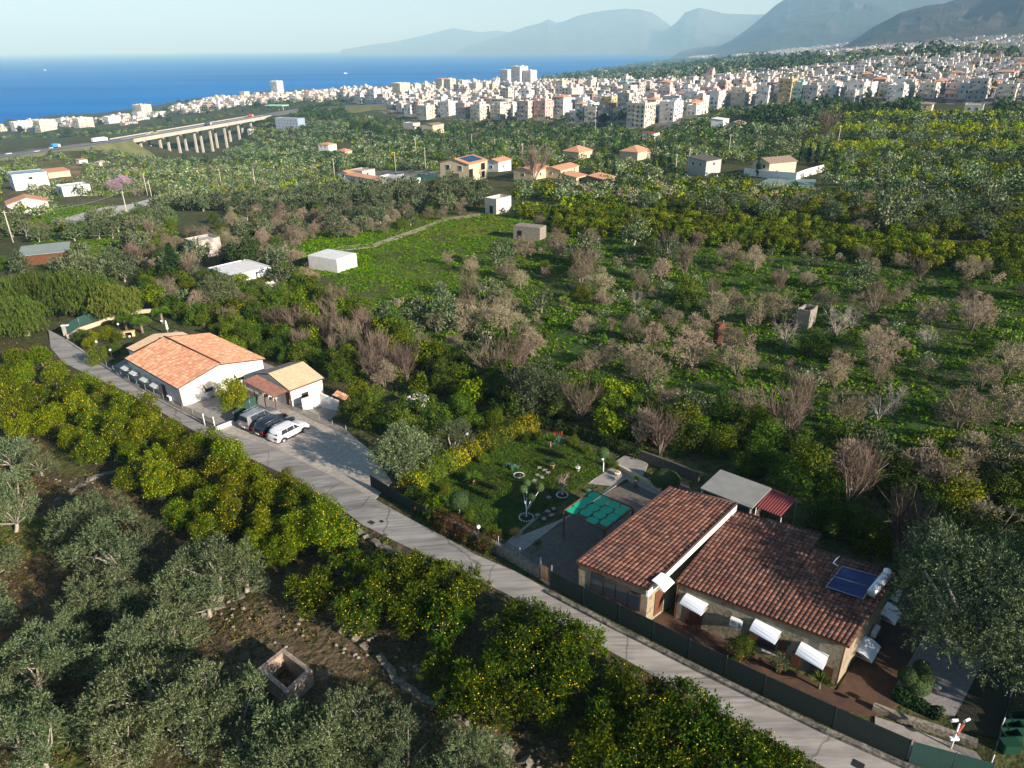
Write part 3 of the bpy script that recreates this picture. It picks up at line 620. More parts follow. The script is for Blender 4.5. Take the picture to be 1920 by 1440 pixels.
def fronds(seed, n, L, z, droop, leafw, up=.6, seg=9):
    r_ = np.random.default_rng(seed); Q = []
    for k in range(n):
        a = 6.283 * k / n * 2.618 + r_.uniform(-.2, .2); e = up * r_.uniform(.3, 1.5); d = np.array([math.cos(a), math.sin(a), 0]); s_ = np.array([-d[1], d[0], 0]); p0 = np.array([0, 0, z])
        for q in range(seg):
            t = q / seg; p = p0 + d * L * t * math.cos(min(1.2, e)) + np.array([0, 0, L * (math.sin(min(1.3, e)) * t - droop * t * t)]); w_ = leafw * 1.3 * math.sin(math.pi * (.12 + .85 * t))
            for sg in (-1, 1):
                e1 = p + s_ * sg * w_ + d * w_ * .6 + np.array([0, 0, -w_ * .25]); dd = d * L / seg * .95; Q.append(np.stack([p, p + dd, e1 + dd * .5, e1]))
    return np.array(Q)
M_['palm'] = foliage('leaves_palm', [(.05,.10,.02),(.09,.15,.03),(.14,.19,.05)])
M_['agave'] = foliage('leaves_agave', [(.10,.20,.14),(.16,.28,.20)])
M_['straw'] = foliage('leaves_straw', [(.40,.32,.12),(.55,.42,.16)])
arch('palm', [[('crown', qmesh('palm_crown', fronds(1, 44, 1.5, 1.9, .75, .34), [M_['palm']]), None), ('trunk', mb_mesh(MB().tube([(0,0,-.2),(0.02,0,1),(0,0,1.95)], [.2,.16,.2], 8), 'palm_trunk', M_bark), None)]])
arch('cycad', [[('crown', qmesh('cycad_crown', fronds(2, 40, 1.35, .9, .55, .16, seg=14), [M_['palm']]), None), ('trunk', mb_mesh(MB().tube([(0,0,-.1),(0,0,.5),(0,0,.95)], [.2,.2,.14], 8), 'cycad_trunk', mat('cycad_bark', (.35,.20,.10), c2=(.2,.12,.07), scale=12)), None)]])
def spikes(seed, n, L, w_, z=0.0, up=1.0):
    r_ = np.random.default_rng(seed); D = unit(np.concatenate([r_.normal(0, .6, (n, 2)), r_.uniform(.25, 1.0, (n, 1)) * up], 1)); P0 = np.tile([0, 0, z], (n, 1)) + D * .05; B = unit(np.cross(D, [0, 0, 1.])); N = np.cross(B, D)
    M = P0 + D * L * .45 - N * .03; return np.stack([P0, M + B * w_, P0 + D * L, M - B * w_], 1)
arch('agave', [[('leaves', qmesh('agave_leaves', spikes(1, 44, .65, .06), [M_['agave']]), 'stuff')]])
arch('yucca', [[('leaves', qmesh('yucca_leaves', spikes(2, 60, .7, .035, .55), [M_['palm']]), 'stuff'), ('stem', mb_mesh(MB().tube([(0,0,-.1),(0,0,.6)], [.08,.06], 7), 'yucca_stem', M_bark), None)]])
arch('straw', [[('leaves', qmesh('dry_tuft_leaves', spikes(3, 70, .6, .03, .1), [M_['straw']]), 'stuff')]])

def plant(kind, P, label=None, name=None, cat=None, group=None, s=1.0, rz=None, var=None, parts=True):
    V = ARCH[kind]; k = var if var is not None else random.randrange(len(V)); rz = random.uniform(0, 6.28) if rz is None else rz
    if parts and len(V[k]) > 1 or (parts and len(V[k]) == 1 and kind not in ('citrus_mid',)):
        root = empty(name, P, label, cat, group, rz); root.scale = (s, s, s) if np.isscalar(s) else s
        for pn, me, kd in V[k]:
            o = link(pn, me, parent=root)
            if kd: o['kind'] = kd
        return root
    me = V[k][0][1]; o = link(name, me, P, rz=rz, sc_=s); return tag(o, label, cat, group)

# ------------------------------------------------------------------ far, merged vegetation (beyond counting)
FAR = {}
def far_arch(kind):
    if kind in FAR: return FAR[kind]
    out = []
    spec = dict(lemon=(1.6, 2.3, .4, 9, .85, .62, .46, 'lemon'), ygr=(1.6, 2.2, .4, 9, .85, .62, .46, 'ygr'), olive=(2.2, 3.0, .8, 11, 1.0, .70, .42, 'olive'),
                shrub=(1.9, 2.4, .2, 10, .85, .62, .45, 'shrub'), dark=(2.6, 4.2, .8, 12, 1.15, .80, .6, 'dark'), dry=(1.8, 3.2, .8, 9, .85, .55, .22, 'dry'), twig=(1.7, 2.6, .3, 9, .8, .9, .12, 'twig'))[kind]
    for s_ in range(4):
        lods = []
        for nq, f in ((420, .72), (170, 1.0), (60, 1.65)):
            Q, _ = crown(900 + s_, spec[0], spec[1], spec[2], spec[3], spec[4], nq, spec[5] * f, spec[6] * f, jit=.5, shell=.35); lods.append(Q)
        out.append(lods)
    FAR[kind] = out; return out
MERGE = {}
def far_plant(stuff, kind, P, s):
    MERGE.setdefault((stuff, kind), []).append((P, s))
def flush_far():
    for (stuff, kind), L in MERGE.items():
        r_ = np.random.default_rng(len(L)); A = far_arch(kind); Qs = []; Ts = []
        for P, s in L:
            d = math.hypot(P[0], P[1]); lod = 0 if d < 190 else (1 if d < 420 else 2)
            q = A[r_.integers(0, 4)][lod]; a = r_.uniform(0, 6.28); c, sn = math.cos(a), math.sin(a); R = np.array([[c, -sn, 0], [sn, c, 0], [0, 0, r_.uniform(.8, 1.2)]])
            Qs.append((q @ R.T) * s + np.array(P)); Ts.append(np.full(len(q) * 4, r_.uniform(0, 1)))
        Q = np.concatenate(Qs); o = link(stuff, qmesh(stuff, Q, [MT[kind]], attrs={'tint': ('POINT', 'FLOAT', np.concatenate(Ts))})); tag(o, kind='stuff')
        print('far', stuff, kind, len(L), len(Q))
# ------------------------------------------------------------------ where plants stand
OCC = []   # (x, y, radius) kept free
HOLES = [  # photo outlines of ground kept free of generated plants (built-up or open)
 [(85,600),(130,590),(240,560),(340,600),(500,670),(620,700),(740,740),(740,790),(700,830),(900,790),(1000,780),(1200,850),(1330,850),(1500,930),(1570,990),(1700,1060),(1700,1300),(1920,1330),(1920,1440),(1620,1440),(1000,1120),(60,660)],
 [(570,455),(700,455),(700,520),(570,520)],[(890,380),(960,380),(960,415),(890,415)],[(960,415),(1040,415),(1040,460),(960,460)],[(820,320),(940,320),(960,352),(820,352)],
 [(1050,290),(1120,290),(1120,306),(1050,306)],[(1160,290),(1225,290),(1225,308),(1160,308)],[(1280,310),(1545,300),(1545,345),(1280,345)],[(640,322),(830,322),(830,362),(630,362)],
 [(950,320),(1110,320),(1110,350),(950,350)],[(0,460),(95,470),(95,500),(0,500)],[(335,455),(405,455),(405,490),(335,490)],[(370,505),(510,505),(510,535),(370,535)],
 [(0,340),(60,345),(60,380),(0,380)],[(70,310),(160,310),(160,345),(70,345)],[(100,355),(145,355),(145,372),(100,372)],[(0,375),(60,385),(60,400),(0,400)],
 [(0,262),(230,255),(500,205),(560,205),(560,216),(260,275),(0,305)],[(600,270),(660,268),(660,292),(600,292)],[(1470,570),(1545,570),(1545,615),(1470,615)],
 [(745,745),(815,745),(815,785),(745,785)],[(100,375),(300,365),(300,395),(100,432)],[(1170,225),(1260,225),(1260,250),(1170,250)],[(1340,225),(1410,222),(1410,243),(1330,243)],
 [(590,480),(760,430),(910,396),(910,408),(760,446),(600,494)],[(1405,335),(1535,335),(1535,358),(1405,358)],[(230,285),(470,235),(470,262),(400,300),(320,300)],[(1720,190),(1870,190),(1870,215),(1720,215)],
 [(755,215),(840,215),(840,250),(755,250)],[(475,1190),(610,1190),(610,1320),(475,1320)],
]
def free(x, y, r=0):
    for a, b, c in OCC:
        if (x-a)**2 + (y-b)**2 < (c+r)**2: return False
    return True
class Grid:
    def __init__(s, c): s.c = c; s.d = {}
    def ok(s, x, y, r):
        k = (int(x // s.c), int(y // s.c)); n = int(r // s.c) + 1
        for i in range(-n, n+1):
            for j in range(-n, n+1):
                for (a, b) in s.d.get((k[0]+i, k[1]+j), ()):
                    if (a-x)**2 + (b-y)**2 < r*r: return False
        return True
    def put(s, x, y): s.d.setdefault((int(x // s.c), int(y // s.c)), []).append((x, y))
GRID = Grid(3.0)
def sample(poly, spacing, n_try=None, seed=0, rows=None, dens=1.0):
    """world points (x,y,z) standing inside a photo outline"""
    r_ = random.Random(seed); W = np.array([G(*p)[:2] for p in poly]); x0, y0 = W.min(0); x1, y1 = W.max(0)
    if rows:   # (angle deg, along, across)
        a = math.radians(rows[0]); u = np.array([math.cos(a), math.sin(a)]); v_ = np.array([-u[1], u[0]]); c = (W.min(0) + W.max(0)) / 2; D = np.hypot(x1-x0, y1-y0) / 2 + 5
        I, J = np.meshgrid(np.arange(-D, D, rows[1]), np.arange(-D, D, rows[2])); X = c[0] + I * u[0] + J * v_[0]; Y = c[1] + I * u[1] + J * v_[1]
    else: X, Y = np.meshgrid(np.arange(x0, x1, spacing), np.arange(y0, y1, spacing))
    X = X.ravel(); Y = Y.ravel(); q = np.random.default_rng(seed); j = .18 if rows else .42
    X = X + q.uniform(-j, j, len(X)) * spacing; Y = Y + q.uniform(-j, j, len(X)) * spacing; keep = (q.uniform(0, 1, len(X)) < dens) & (Y > 10); X = X[keep]; Y = Y[keep]
    Z = zt(X, Y); px, py, d = project(np.stack([X, Y, Z], 1)); k = inpoly(px, py, poly)
    for h in HOLES: k &= ~inpoly(px, py, h)
    k &= (px > -90) & (px < 2010)
    out = [(X[i], Y[i], Z[i], px[i], py[i]) for i in np.nonzero(k)[0]]; out.sort(key=lambda t: t[1])
    res = []
    for t in out:
        if free(t[0], t[1], .5) and GRID.ok(t[0], t[1], spacing * .55): GRID.put(t[0], t[1]); res.append(t)
    return res
INFO = {  # kind -> object name, category, phrase, group
 'lemon_near': ('lemon_tree', 'lemon tree', 'lemon tree with yellow fruit', 'lemon trees'),
 'lemon_low': ('lemon_tree', 'lemon tree', 'dark green lemon tree', 'lemon trees'), 'citrus_mid': ('citrus_tree', 'citrus tree', 'low round citrus tree', 'citrus trees in rows'),
 'olive_near': ('olive_tree', 'olive tree', 'silvery olive tree', 'olive trees'), 'olive_mid': ('olive_tree', 'olive tree', 'grey-green olive tree', 'olive trees'),
 'dry': ('withered_tree', 'withered tree', 'withered tan tree', 'withered trees in the green meadow'), 'twig': ('leafless_bush', 'bush', 'leafless reddish bush', 'leafless bushes'),
 'dead': ('dead_tree', 'dead tree', 'dead grey bare tree', 'dead grey trees'), 'shrub': ('shrub', 'shrub', 'leafy green shrub', 'leafy green shrubs'), 'dark': ('evergreen_tree', 'tree', 'dark evergreen tree', 'dark evergreen trees')}
PLACED = []
def put(kind, P, zone, s=1.0, ph=None):
    nm, cat, phrase, grp = INFO[kind]; o = plant(kind, P, phrase, nm, cat, grp, (s, s, s * .86) if kind in ('dry', 'lemon_low') else s); px, py, d = project(np.array(P)); PLACED.append((o, ph or phrase, zone, float(px), float(py), d)); GRID.put(P[0], P[1]); return o
def label_all():
    from collections import defaultdict
    D = defaultdict(list)
    for t in PLACED: D[(t[2], t[1])].append(t)
    for (zone, ph), L in D.items():
        # bands by depth of about a dozen, counted from the left inside each
        L.sort(key=lambda t: t[5]); nb = max(1, round(len(L) / 11)); k = 0
        for b in range(nb):
            S = L[b * len(L) // nb:(b + 1) * len(L) // nb]; S.sort(key=lambda t: t[3])
            for i, t in enumerate(S):
                row = f', {ordn(b+1)} row back' if nb > 1 else ''
                pos = f'{ordn(i+1)} from left{row}' if len(S) > 1 or nb > 1 else ''
                t[0]['label'] = f'{ph} {zone}' + (', ' + pos if pos else '')
# --- orchard left of the lane, traced crown by crown
LEM = [(655,1058,.85),(645,1112,.8),(690,1100,.8),(30,672,.9),(75,668,.9),(8,715,1),(45,705,.95),(100,705,.95),(20,760,1),(68,748,1),(125,745,.9),(165,725,.85),(95,790,1),(40,800,.9),(200,745,.85),(150,775,.95),(185,795,.95),(235,765,.9),(275,770,.85),
 (135,825,.85),(225,815,1),(280,810,1),(320,815,.9),(175,850,.8),(345,850,1),(390,835,.95),(300,860,.8),(430,865,1),(250,850,.75),(250,890,.9),(300,905,1),(350,905,.9),(395,895,1),(465,895,.95),(440,925,1),(385,945,1),(335,965,.9),
 (500,930,1),(535,910,.85),(560,945,1),(430,975,.9),(390,990,.85),(500,985,.95),(600,965,1),(555,1000,1.05),(620,1005,1.05),(480,1020,.8),(525,1035,.8),
 (705,1065,.95),(770,1055,1.05),(830,1080,.95),(575,1105,1.05),(600,1085,.7),(735,1110,1),(795,1115,1.05),(850,1125,1.05),(880,1095,.9),(670,1150,.95),(760,1150,.85),(835,1165,1.05),
 (985,1150,.9),(1040,1175,1.05),(960,1195,1.05),(1085,1210,1),(1005,1225,1.1),(945,1250,.95),(1050,1265,1.0),(880,1275,1.05),(830,1245,.85),(925,1310,1.05),(860,1320,.75),(1080,1265,.9),(1020,1310,.9),
 (1165,1285,.95),(1215,1310,1.05),(1140,1330,.95),(1280,1330,1.05),(1110,1375,.85),(1190,1370,1.0),(1250,1385,1.05),(1330,1375,1.1),(1205,1420,1.0),(1290,1430,1.0),(1370,1425,1.1),(1440,1410,.9),(1130,1425,.9),(1490,1450,.9),(1410,1470,1)]
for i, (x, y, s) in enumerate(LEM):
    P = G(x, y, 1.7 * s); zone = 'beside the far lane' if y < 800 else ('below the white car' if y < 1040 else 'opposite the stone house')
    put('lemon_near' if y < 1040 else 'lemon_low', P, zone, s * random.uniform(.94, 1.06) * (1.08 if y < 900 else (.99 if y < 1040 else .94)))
OLV = [(72,868,.75),(12,850,1.1),(25,925,1.05),(185,960,1.05),(130,1010,.7),(215,1035,1.3),(150,985,1.1),(265,1020,.9),(20,965,.9),(400,1075,1.3),(340,1100,1.1),(455,1070,1.0),(385,1120,.9),(190,1120,1.0),(225,1150,.9),(150,1140,.8),
 (95,1225,1.1),(130,1190,.8),(60,1260,.9),(320,1195,1.0),(290,1215,1.1),(225,1250,1.1),(270,1300,1.2),(215,1330,1.0),(385,1325,1.25),(440,1345,1.1),(340,1365,1.0),(505,1385,1.0),(30,1370,1.0),(70,1400,.9),(15,1320,.8),(230,1390,.9),
 (640,1375,1.1),(700,1360,1.0),(600,1410,1.1),(560,1440,1.0),(760,1420,.9),(520,1430,.9),(860,1430,1.0),(900,1440,.9),(-30,1060,1),(-40,1150,1)]
for x, y, s in OLV:
    s *= .9
    zone = 'above the roofless hut' if y < 1200 else 'around the roofless hut'
    put('olive_near', G(x, y, 2.3 * s), zone, s * random.uniform(.95, 1.05))
# --- traced trees and bushes elsewhere
put('olive_big', G(1835, 1120, 4.6), 'shading the far end of the tiled stone house', 1.0, 'huge silvery olive tree') if False else None
INFO['olive_full'] = INFO['olive_near']; INFO['olive_big'] = ('olive_tree', 'olive tree', 'huge silvery olive tree', None)
put('olive_big', G(1845, 1150, 4.4), 'at the end wall of the tiled stone house', 1.22)
for i_, (x_, y_, s_) in enumerate([(41,27.5,1.4),(47,32,1.5),(44,22,1.3)]): plant('dark', (x_, y_, ztf(x_, y_)), f'tall dark evergreen outside the picture beyond the stone house, {ordn(i_+1)} of the windbreak', 'evergreen_tree', 'tree', 'windbreak evergreens', (s_, s_, 2.55))
put('olive_full', G(755, 855, 2.4), 'at the corner of the gravel car park by the flower hedge', 1.35, 'round full olive tree')
put('olive_near', G(850, 828, 2.0), 'behind the car park beside the flower hedge', .85, 'sparse olive tree')
put('olive_full', G(1015, 735, 2.8), 'in the thicket behind the garden lawn', 1.45, 'big olive tree')
put('olive_full', G(405, 555, 2.6), 'behind the terracotta-roofed white house', 1.5, 'wide pale olive tree')
put('lemon_near', G(436, 745, 1.8), 'in the yard between white house and parked cars', 1.1, 'round orange tree')
for x, y, s, k in [(1190,430,1.55,'olive_mid'),(1250,470,1.15,'olive_mid'),(1672,395,2.0,'olive_mid'),(1330,385,1.5,'olive_mid'),(1440,390,1.3,'olive_mid'),(940,475,1.2,'olive_mid'),(1110,480,1.0,'olive_mid'),(830,560,1.1,'olive_mid'),(845,590,1.2,'olive_mid'),
  (925,545,.9,'olive_mid'),(1015,565,.85,'olive_mid'),(780,580,1.0,'olive_mid'),(725,590,.9,'olive_mid'),(460,475,1.3,'dark'),(1800,390,1.3,'olive_mid'),(1770,400,1.2,'olive_mid'),(1860,385,1.4,'olive_mid'),(1850,650,.9,'shrub'),
  (1045,445,1.25,'dry'),(1015,410,.8,'dry'),(1370,470,1.2,'dry'),(1285,410,.5,'dry'),(1475,440,.75,'dry'),(880,490,.9,'dry'),(950,500,1.0,'dry'),(840,480,.7,'dry'),(975,520,.9,'dry'),(1090,505,1.15,'dry'),(1125,520,1.25,'dry'),(1240,500,1.0,'dry'),
  (1465,565,1.3,'dry'),(1375,555,1.1,'dry'),(1340,570,1.2,'dry'),(1520,515,.9,'dry'),(1550,550,1.0,'dry'),(1645,550,1.45,'dry'),(1690,545,.8,'dry'),(1750,570,1.3,'dry'),(1835,560,1.4,'dry'),(1670,635,1.5,'dry'),(1640,620,1.0,'dry'),
  (1310,610,1.0,'dry'),(1300,645,1.35,'dry'),(1370,625,.9,'dry'),(1385,665,1.1,'dry'),(1220,675,1.25,'dry'),(1190,610,1.0,'dry'),(1100,600,.9,'dry'),(1130,555,.7,'dry'),(950,590,1.4,'dry'),(915,575,1.1,'dry'),(880,590,1.2,'dry'),(820,600,.9,'dry'),(855,640,.8,'dry'),
  (1590,750,1.2,'dry'),(1570,690,1.0,'dry'),(1810,750,1.3,'dry'),(1650,690,.8,'dry'),(1900,660,1.2,'dry'),(1905,740,1.4,'dry'),(1850,690,1.0,'dry'),(1830,830,1.3,'dry'),(1400,740,1.0,'dry'),(1100,680,.9,'dry'),(1130,660,.8,'dry'),(1265,590,.9,'dry'),
  (1480,790,1.4,'twig'),(1600,900,1.5,'twig'),(1690,1000,1.5,'twig'),(700,660,1.3,'twig'),(650,640,1.3,'twig'),(610,620,1.2,'twig'),(560,610,1.1,'twig'),(760,690,1.1,'twig'),(1240,820,1.2,'twig'),(1090,760,1.2,'twig'),(920,690,1.2,'twig'),(960,690,1.1,'twig'),(530,610,1.0,'twig'),
  (1570,610,1.3,'dead'),(1600,600,1.0,'dead'),(1650,770,.9,'dead'),(1680,750,.8,'dead'),(1740,640,.8,'dead'),(1495,600,.8,'dead'),(900,540,.7,'dead')]:
    hc = {'olive_mid': 2.4, 'dry': 2.6, 'twig': 1.7, 'dead': 1.3, 'shrub': 1.5, 'dark': 3}[k] * s
    zone = 'in the green meadow' if y < 640 and x > 760 else ('behind the white houses' if x < 800 else 'above the stone house')
    if y < 460 and x > 1150: zone = 'by the citrus rows'
    put(k, G(x, y, hc), zone, s * ((1.2 if x < 1500 else 1.05) if k == 'dry' else 1))
# weeping pepper trees, conifer
for i, (x, y, s) in enumerate([(20,555,1.0),(70,545,1.05),(125,545,1.1),(180,550,1.0),(215,560,.9),(-20,590,1),(40,590,.9)]):
    plant('pepper', G(x, y, 4.0*s), f'weeping green pepper tree in the clump beyond the lane end, {ordn(i+1)} from the left' if i < 5 else f'low weeping green tree at the front of the clump, {["far left","beside the first"][i-5]}', 'pepper_tree', 'tree', 'weeping trees beyond the lane end', s * 1.12)
plant('conifer', G(325, 505, 3.2), 'spreading dark conifer left of the flat-roofed white house', 'conifer', 'conifer', None, 1.15)
for i, (x, y) in enumerate([(232,597),(262,600),(300,583)]): plant('palm', G(x, y, 2.2), f'short palm in the garden behind the white house, {ordn(i+1)} from the left', 'palm_tree', 'palm', 'garden palms', 1.25)
for i, (x, y, s) in enumerate([(172,640,.7),(200,628,.75),(222,632,.65),(148,630,.6),(182,668,.8),(217,655,.6),(345,585,.9),(380,600,.8),(430,630,.8),(440,655,.8),(500,655,.9),(545,665,.9),(470,648,.7)]):
    put('lemon_near' if i in (0,1,8,9) else 'shrub', G(x, y, 1.5*s), 'around the terracotta-roofed house', s)
for x, y, s in [(640,700,.9),(670,740,1),(700,755,1),(660,770,.9),(690,785,.9),(740,790,1.1),(790,770,1.2),(815,790,1.1),(860,770,1),(880,785,.9),(760,800,1.0),(640,680,.9),(930,790,.7),(905,790,.6)]:
    put('shrub', G(x, y, 1.4*s), 'between the car park and the thicket', s, 'leafy yellow-green shrub')
for x, y, s in [(1555,970,.95),(1590,985,1.0),(1400,870,.9),(1350,830,1),(1290,820,1.1),(1230,790,1.2),(1180,800,1),(1430,850,.8),(1640,1010,.9),(1480,900,1)]:
    put('shrub', G(x, y, 1.4*s), 'right behind the stone house sheds', s)
# --- generated plants, zone by zone
def fill(poly, spacing, mix, zone, seed, near=True, rows=None, dens=1.0, stuff='undergrowth', smin=.8, smax=1.2, limit=None):
    r_ = random.Random(seed); pts = sample(poly, spacing, seed=seed, rows=rows, dens=dens); ks = list(mix); ws = [mix[k] for k in ks]
    FK = {'lemon_near': 'lemon', 'citrus_mid': 'lemon', 'ygr': 'ygr', 'olive_near': 'olive', 'olive_mid': 'olive', 'dry': 'dry', 'twig': 'twig', 'dead': 'twig', 'shrub': 'shrub', 'dark': 'dark'}
    for n, (x, y, z, px, py) in enumerate(pts):
        k = r_.choices(ks, ws)[0]; s = r_.uniform(smin, smax)
        if near and (limit is None or n < limit): put(k, (x, y, z - .05), zone, s)
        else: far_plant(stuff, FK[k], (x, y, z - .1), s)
    return len(pts)
N = {}
N['thicket'] = fill([(440,520),(560,530),(690,600),(830,680),(1000,700),(1200,770),(1400,800),(1550,830),(1700,860),(1960,880),(1990,1180),(1700,1060),(1560,960),(1330,870),(1160,850),(1000,790),(740,760),(620,700),(500,670),(300,600),(260,540)], 3.0,
     {'shrub': 66, 'twig': 8, 'olive_mid': 6, 'citrus_mid': 14, 'dry': 6}, 'in the thicket', 11, smin=.75, smax=1.25)
N['meadow'] = fill([(1000,460),(1560,480),(1960,520),(1990,880),(1560,830),(1200,760),(1000,690),(800,640),(720,570),(900,530)], 5.2, {'dry': 32, 'twig': 20, 'dead': 14, 'shrub': 22, 'olive_mid': 12}, 'in the green meadow', 12, dens=.28, smin=.4, smax=1.5)
fill([(700,590),(900,530),(1000,460),(1560,480),(1960,520),(1990,880),(1560,830),(1200,760),(1000,690),(830,690),(700,600)], 3.0, {'shrub': 7, 'twig': 3, 'dry': 2, 'olive_mid': 3}, '', 50, near=False, dens=.36, smin=.22, smax=.65, stuff='meadow_scrub')
N['lane2'] = fill([(240,440),(600,440),(640,520),(560,540),(440,520),(300,540),(240,500)], 4.5, {'dry': 55, 'shrub': 20, 'olive_mid': 15, 'twig': 10}, 'between the flat-roofed huts', 13, dens=.85)
N['tan'] = fill([(400,400),(880,400),(740,440),(600,455),(400,450)], 4.6, {'dry': 55, 'olive_mid': 35, 'shrub': 10}, 'by the olive grove', 14, dens=.9, smin=.7)
N['citrus1'] = fill([(940,395),(1100,395),(1560,440),(1960,500),(1960,530),(1560,490),(1400,470),(1040,440)], 3.2, {'citrus_mid': 1}, 'in the citrus rows', 15, rows=(-24, 2.9, 4.4), smin=.85, smax=1.1, limit=185)
N['citrus2'] = fill([(940,370),(1400,350),(1960,420),(1960,480),(1560,435),(1100,390)], 3.4, {'citrus_mid': 6, 'olive_mid': 2, 'dry': 1}, 'beyond the citrus rows', 16, rows=(-20, 3.2, 4.6), dens=.85, limit=150)
N['olive1'] = fill([(300,395),(560,375),(700,352),(880,352),(930,375),(880,402),(600,402)], 4.6, {'olive_mid': 9, 'dry': 1}, 'near the concrete hut', 17, smin=.95, smax=1.4)
N['left1'] = fill([(-60,400),(100,435),(300,400),(330,430),(230,450),(-60,460)], 4.8, {'olive_mid': 6, 'shrub': 3, 'dry': 2}, 'along the country road', 18, dens=.85)
N['left2'] = fill([(-60,500),(60,500),(230,490),(330,540),(100,520),(-60,520)], 4.0, {'olive_mid': 4, 'shrub': 3}, 'beside the green-roofed hut', 19, dens=.8)
far = 0
far += fill([(-60,310),(200,320),(560,310),(700,350),(560,375),(290,378),(100,412),(-60,400)], 5.2, {'olive_mid': 5, 'shrub': 3, 'twig': 1, 'dry': .6, 'ygr': .8}, '', 21, near=False, stuff='olive_scrub', dens=.85)
far += fill([(240,385),(560,352),(700,335),(900,348),(880,362),(640,368),(300,400)], 4.2, {'ygr': 5, 'olive_mid': 3, 'shrub': 1}, '', 22, near=False, stuff='orchard', dens=.8)
far += fill([(-60,300),(150,280),(320,300),(470,300),(600,300),(560,318),(200,325),(-60,320)], 6.5, {'shrub': 4, 'olive_mid': 4, 'dark': .6}, '', 23, near=False, stuff='valley_scrub', dens=.5)
far += fill([(420,290),(470,240),(560,225),(660,235),(780,290),(820,320),(640,322),(480,312)], 5.6, {'olive_mid': 5, 'shrub': 3, 'dark': 1, 'ygr': 1}, '', 24, near=False, stuff='valley_scrub', dens=.85)
far += fill([(640,215),(780,235),(1000,228),(1180,245),(1330,250),(1340,290),(1120,285),(820,300),(700,262)], 6.0, {'shrub': 5, 'dark': 3, 'twig': 1, 'olive_mid': 3}, '', 25, near=False, stuff='ravine_scrub', dens=.8)
far += fill([(1262,240),(1330,212),(1450,200),(1450,214),(1400,250),(1262,262)], 6.5, {'shrub': 5, 'dark': 2, 'olive_mid': 3}, '', 45, near=False, stuff='ravine_scrub', dens=.8)
far += fill([(820,300),(1120,290),(1340,290),(1560,300),(1960,330),(1960,425),(1400,352),(1000,368),(940,348)], 5.2, {'olive_mid': 6, 'citrus_mid': 4, 'dark': 1.2, 'shrub': 2}, '', 26, near=False, stuff='grove', dens=.86)
for i_, (a, b, c, d_, mx) in enumerate([(212,224,216,226,'ygr'),(228,236,228,238,'olive_mid'),(238,252,240,258,'ygr'),(256,266,262,272,'olive_mid'),(268,284,274,292,'ygr'),(288,300,296,310,'olive_mid'),(302,318,312,334,'citrus_mid')]):
    far += fill([(1560 - i_*10,a),(1960,c),(1960,d_),(1540 - i_*10,b)], 5.0, ({mx: 14, 'olive_mid': .5} if mx != 'olive_mid' else {'olive_mid': 8, 'dark': 3, 'citrus_mid': 3}), '', 30 + i_, near=False, stuff='orchard', dens=.92)
far += fill([(1330,250),(1560,215),(1540,300),(1340,290)], 6.0, {'olive_mid': 6, 'dark': 2, 'shrub': 2}, '', 40, near=False, stuff='grove', dens=.85)
far += fill([(1400,218),(1560,205),(1920,205),(1920,212),(1560,222),(1420,240)], 5.0, {'dark': 5, 'shrub': 1}, '', 41, near=False, stuff='dark_grove', dens=.9, smax=1.7)
far += fill([(-60,262),(240,243),(500,205),(620,196),(540,204),(230,255),(-60,285)], 8, {'dark': 3, 'shrub': 4, 'olive_mid': 2}, '', 42, near=False, stuff='coast_scrub', dens=.7)
far += fill([(440,232),(520,212),(640,196),(660,225),(560,228)], 7, {'dark': 5, 'shrub': 3}, '', 43, near=False, stuff='coast_scrub', dens=.8, smax=1.6)
far += fill([(1010,150),(1260,112),(1500,112),(1920,98),(1920,118),(1560,128),(1290,160),(1100,156)], 26, {'dark': 3, 'olive_mid': 4}, '', 44, near=False, stuff='distant_scrub', dens=.8, smin=2.0, smax=4.0)
flush_far()
from collections import Counter
print(N, 'far', far, Counter(t[0].name.split('.')[0] for t in PLACED))
# ------------------------------------------------------------------ near stone house
def tile_mat(name, cols, dark=.35):
    m = bpy.data.materials.new(name); m.use_nodes = True; n = m.node_tree.nodes; l = m.node_tree.links; b = n['Principled BSDF']; b.inputs['Roughness'].default_value = .8
    at = n.new('ShaderNodeAttribute'); at.attribute_name = 'tile'; cr = n.new('ShaderNodeValToRGB'); e = cr.color_ramp.elements
    while len(e) < len(cols): e.new(.5)
    for i, c in enumerate(cols): e[i].position = i / (len(cols) - 1); e[i].color = (*c, 1)
    l.new(at.outputs['Fac'], cr.inputs[0]); tc = n.new('ShaderNodeTexCoord'); q = n.new('ShaderNodeTexNoise'); q.inputs['Scale'].default_value = 1.1; q.inputs['Detail'].default_value = 8; l.new(tc.outputs['Object'], q.inputs[0])
    mr = n.new('ShaderNodeMapRange'); mr.inputs[1].default_value = .5; mr.inputs[2].default_value = .72; mr.inputs[4].default_value = dark; l.new(q.outputs[0], mr.inputs[0])
    x = n.new('ShaderNodeMix'); x.data_type = 'RGBA'; x.inputs[7].default_value = (.05, .04, .04, 1); l.new(mr.outputs[0], x.inputs[0]); l.new(cr.outputs[0], x.inputs[6]); l.new(x.outputs[2], b.inputs['Base Color']); return m
M_tileold = tile_mat('old_clay_tiles', [(.07,.03,.022),(.14,.055,.034),(.185,.075,.045),(.24,.11,.07),(.11,.048,.034)], .7)
M_tilenew = tile_mat('new_clay_tiles', [(.52,.22,.12),(.62,.28,.15),(.68,.34,.19),(.70,.50,.30)], .12)
M_tilelight = tile_mat('sandy_clay_tiles', [(.60,.42,.26),(.68,.50,.32),(.66,.42,.24)], .1)
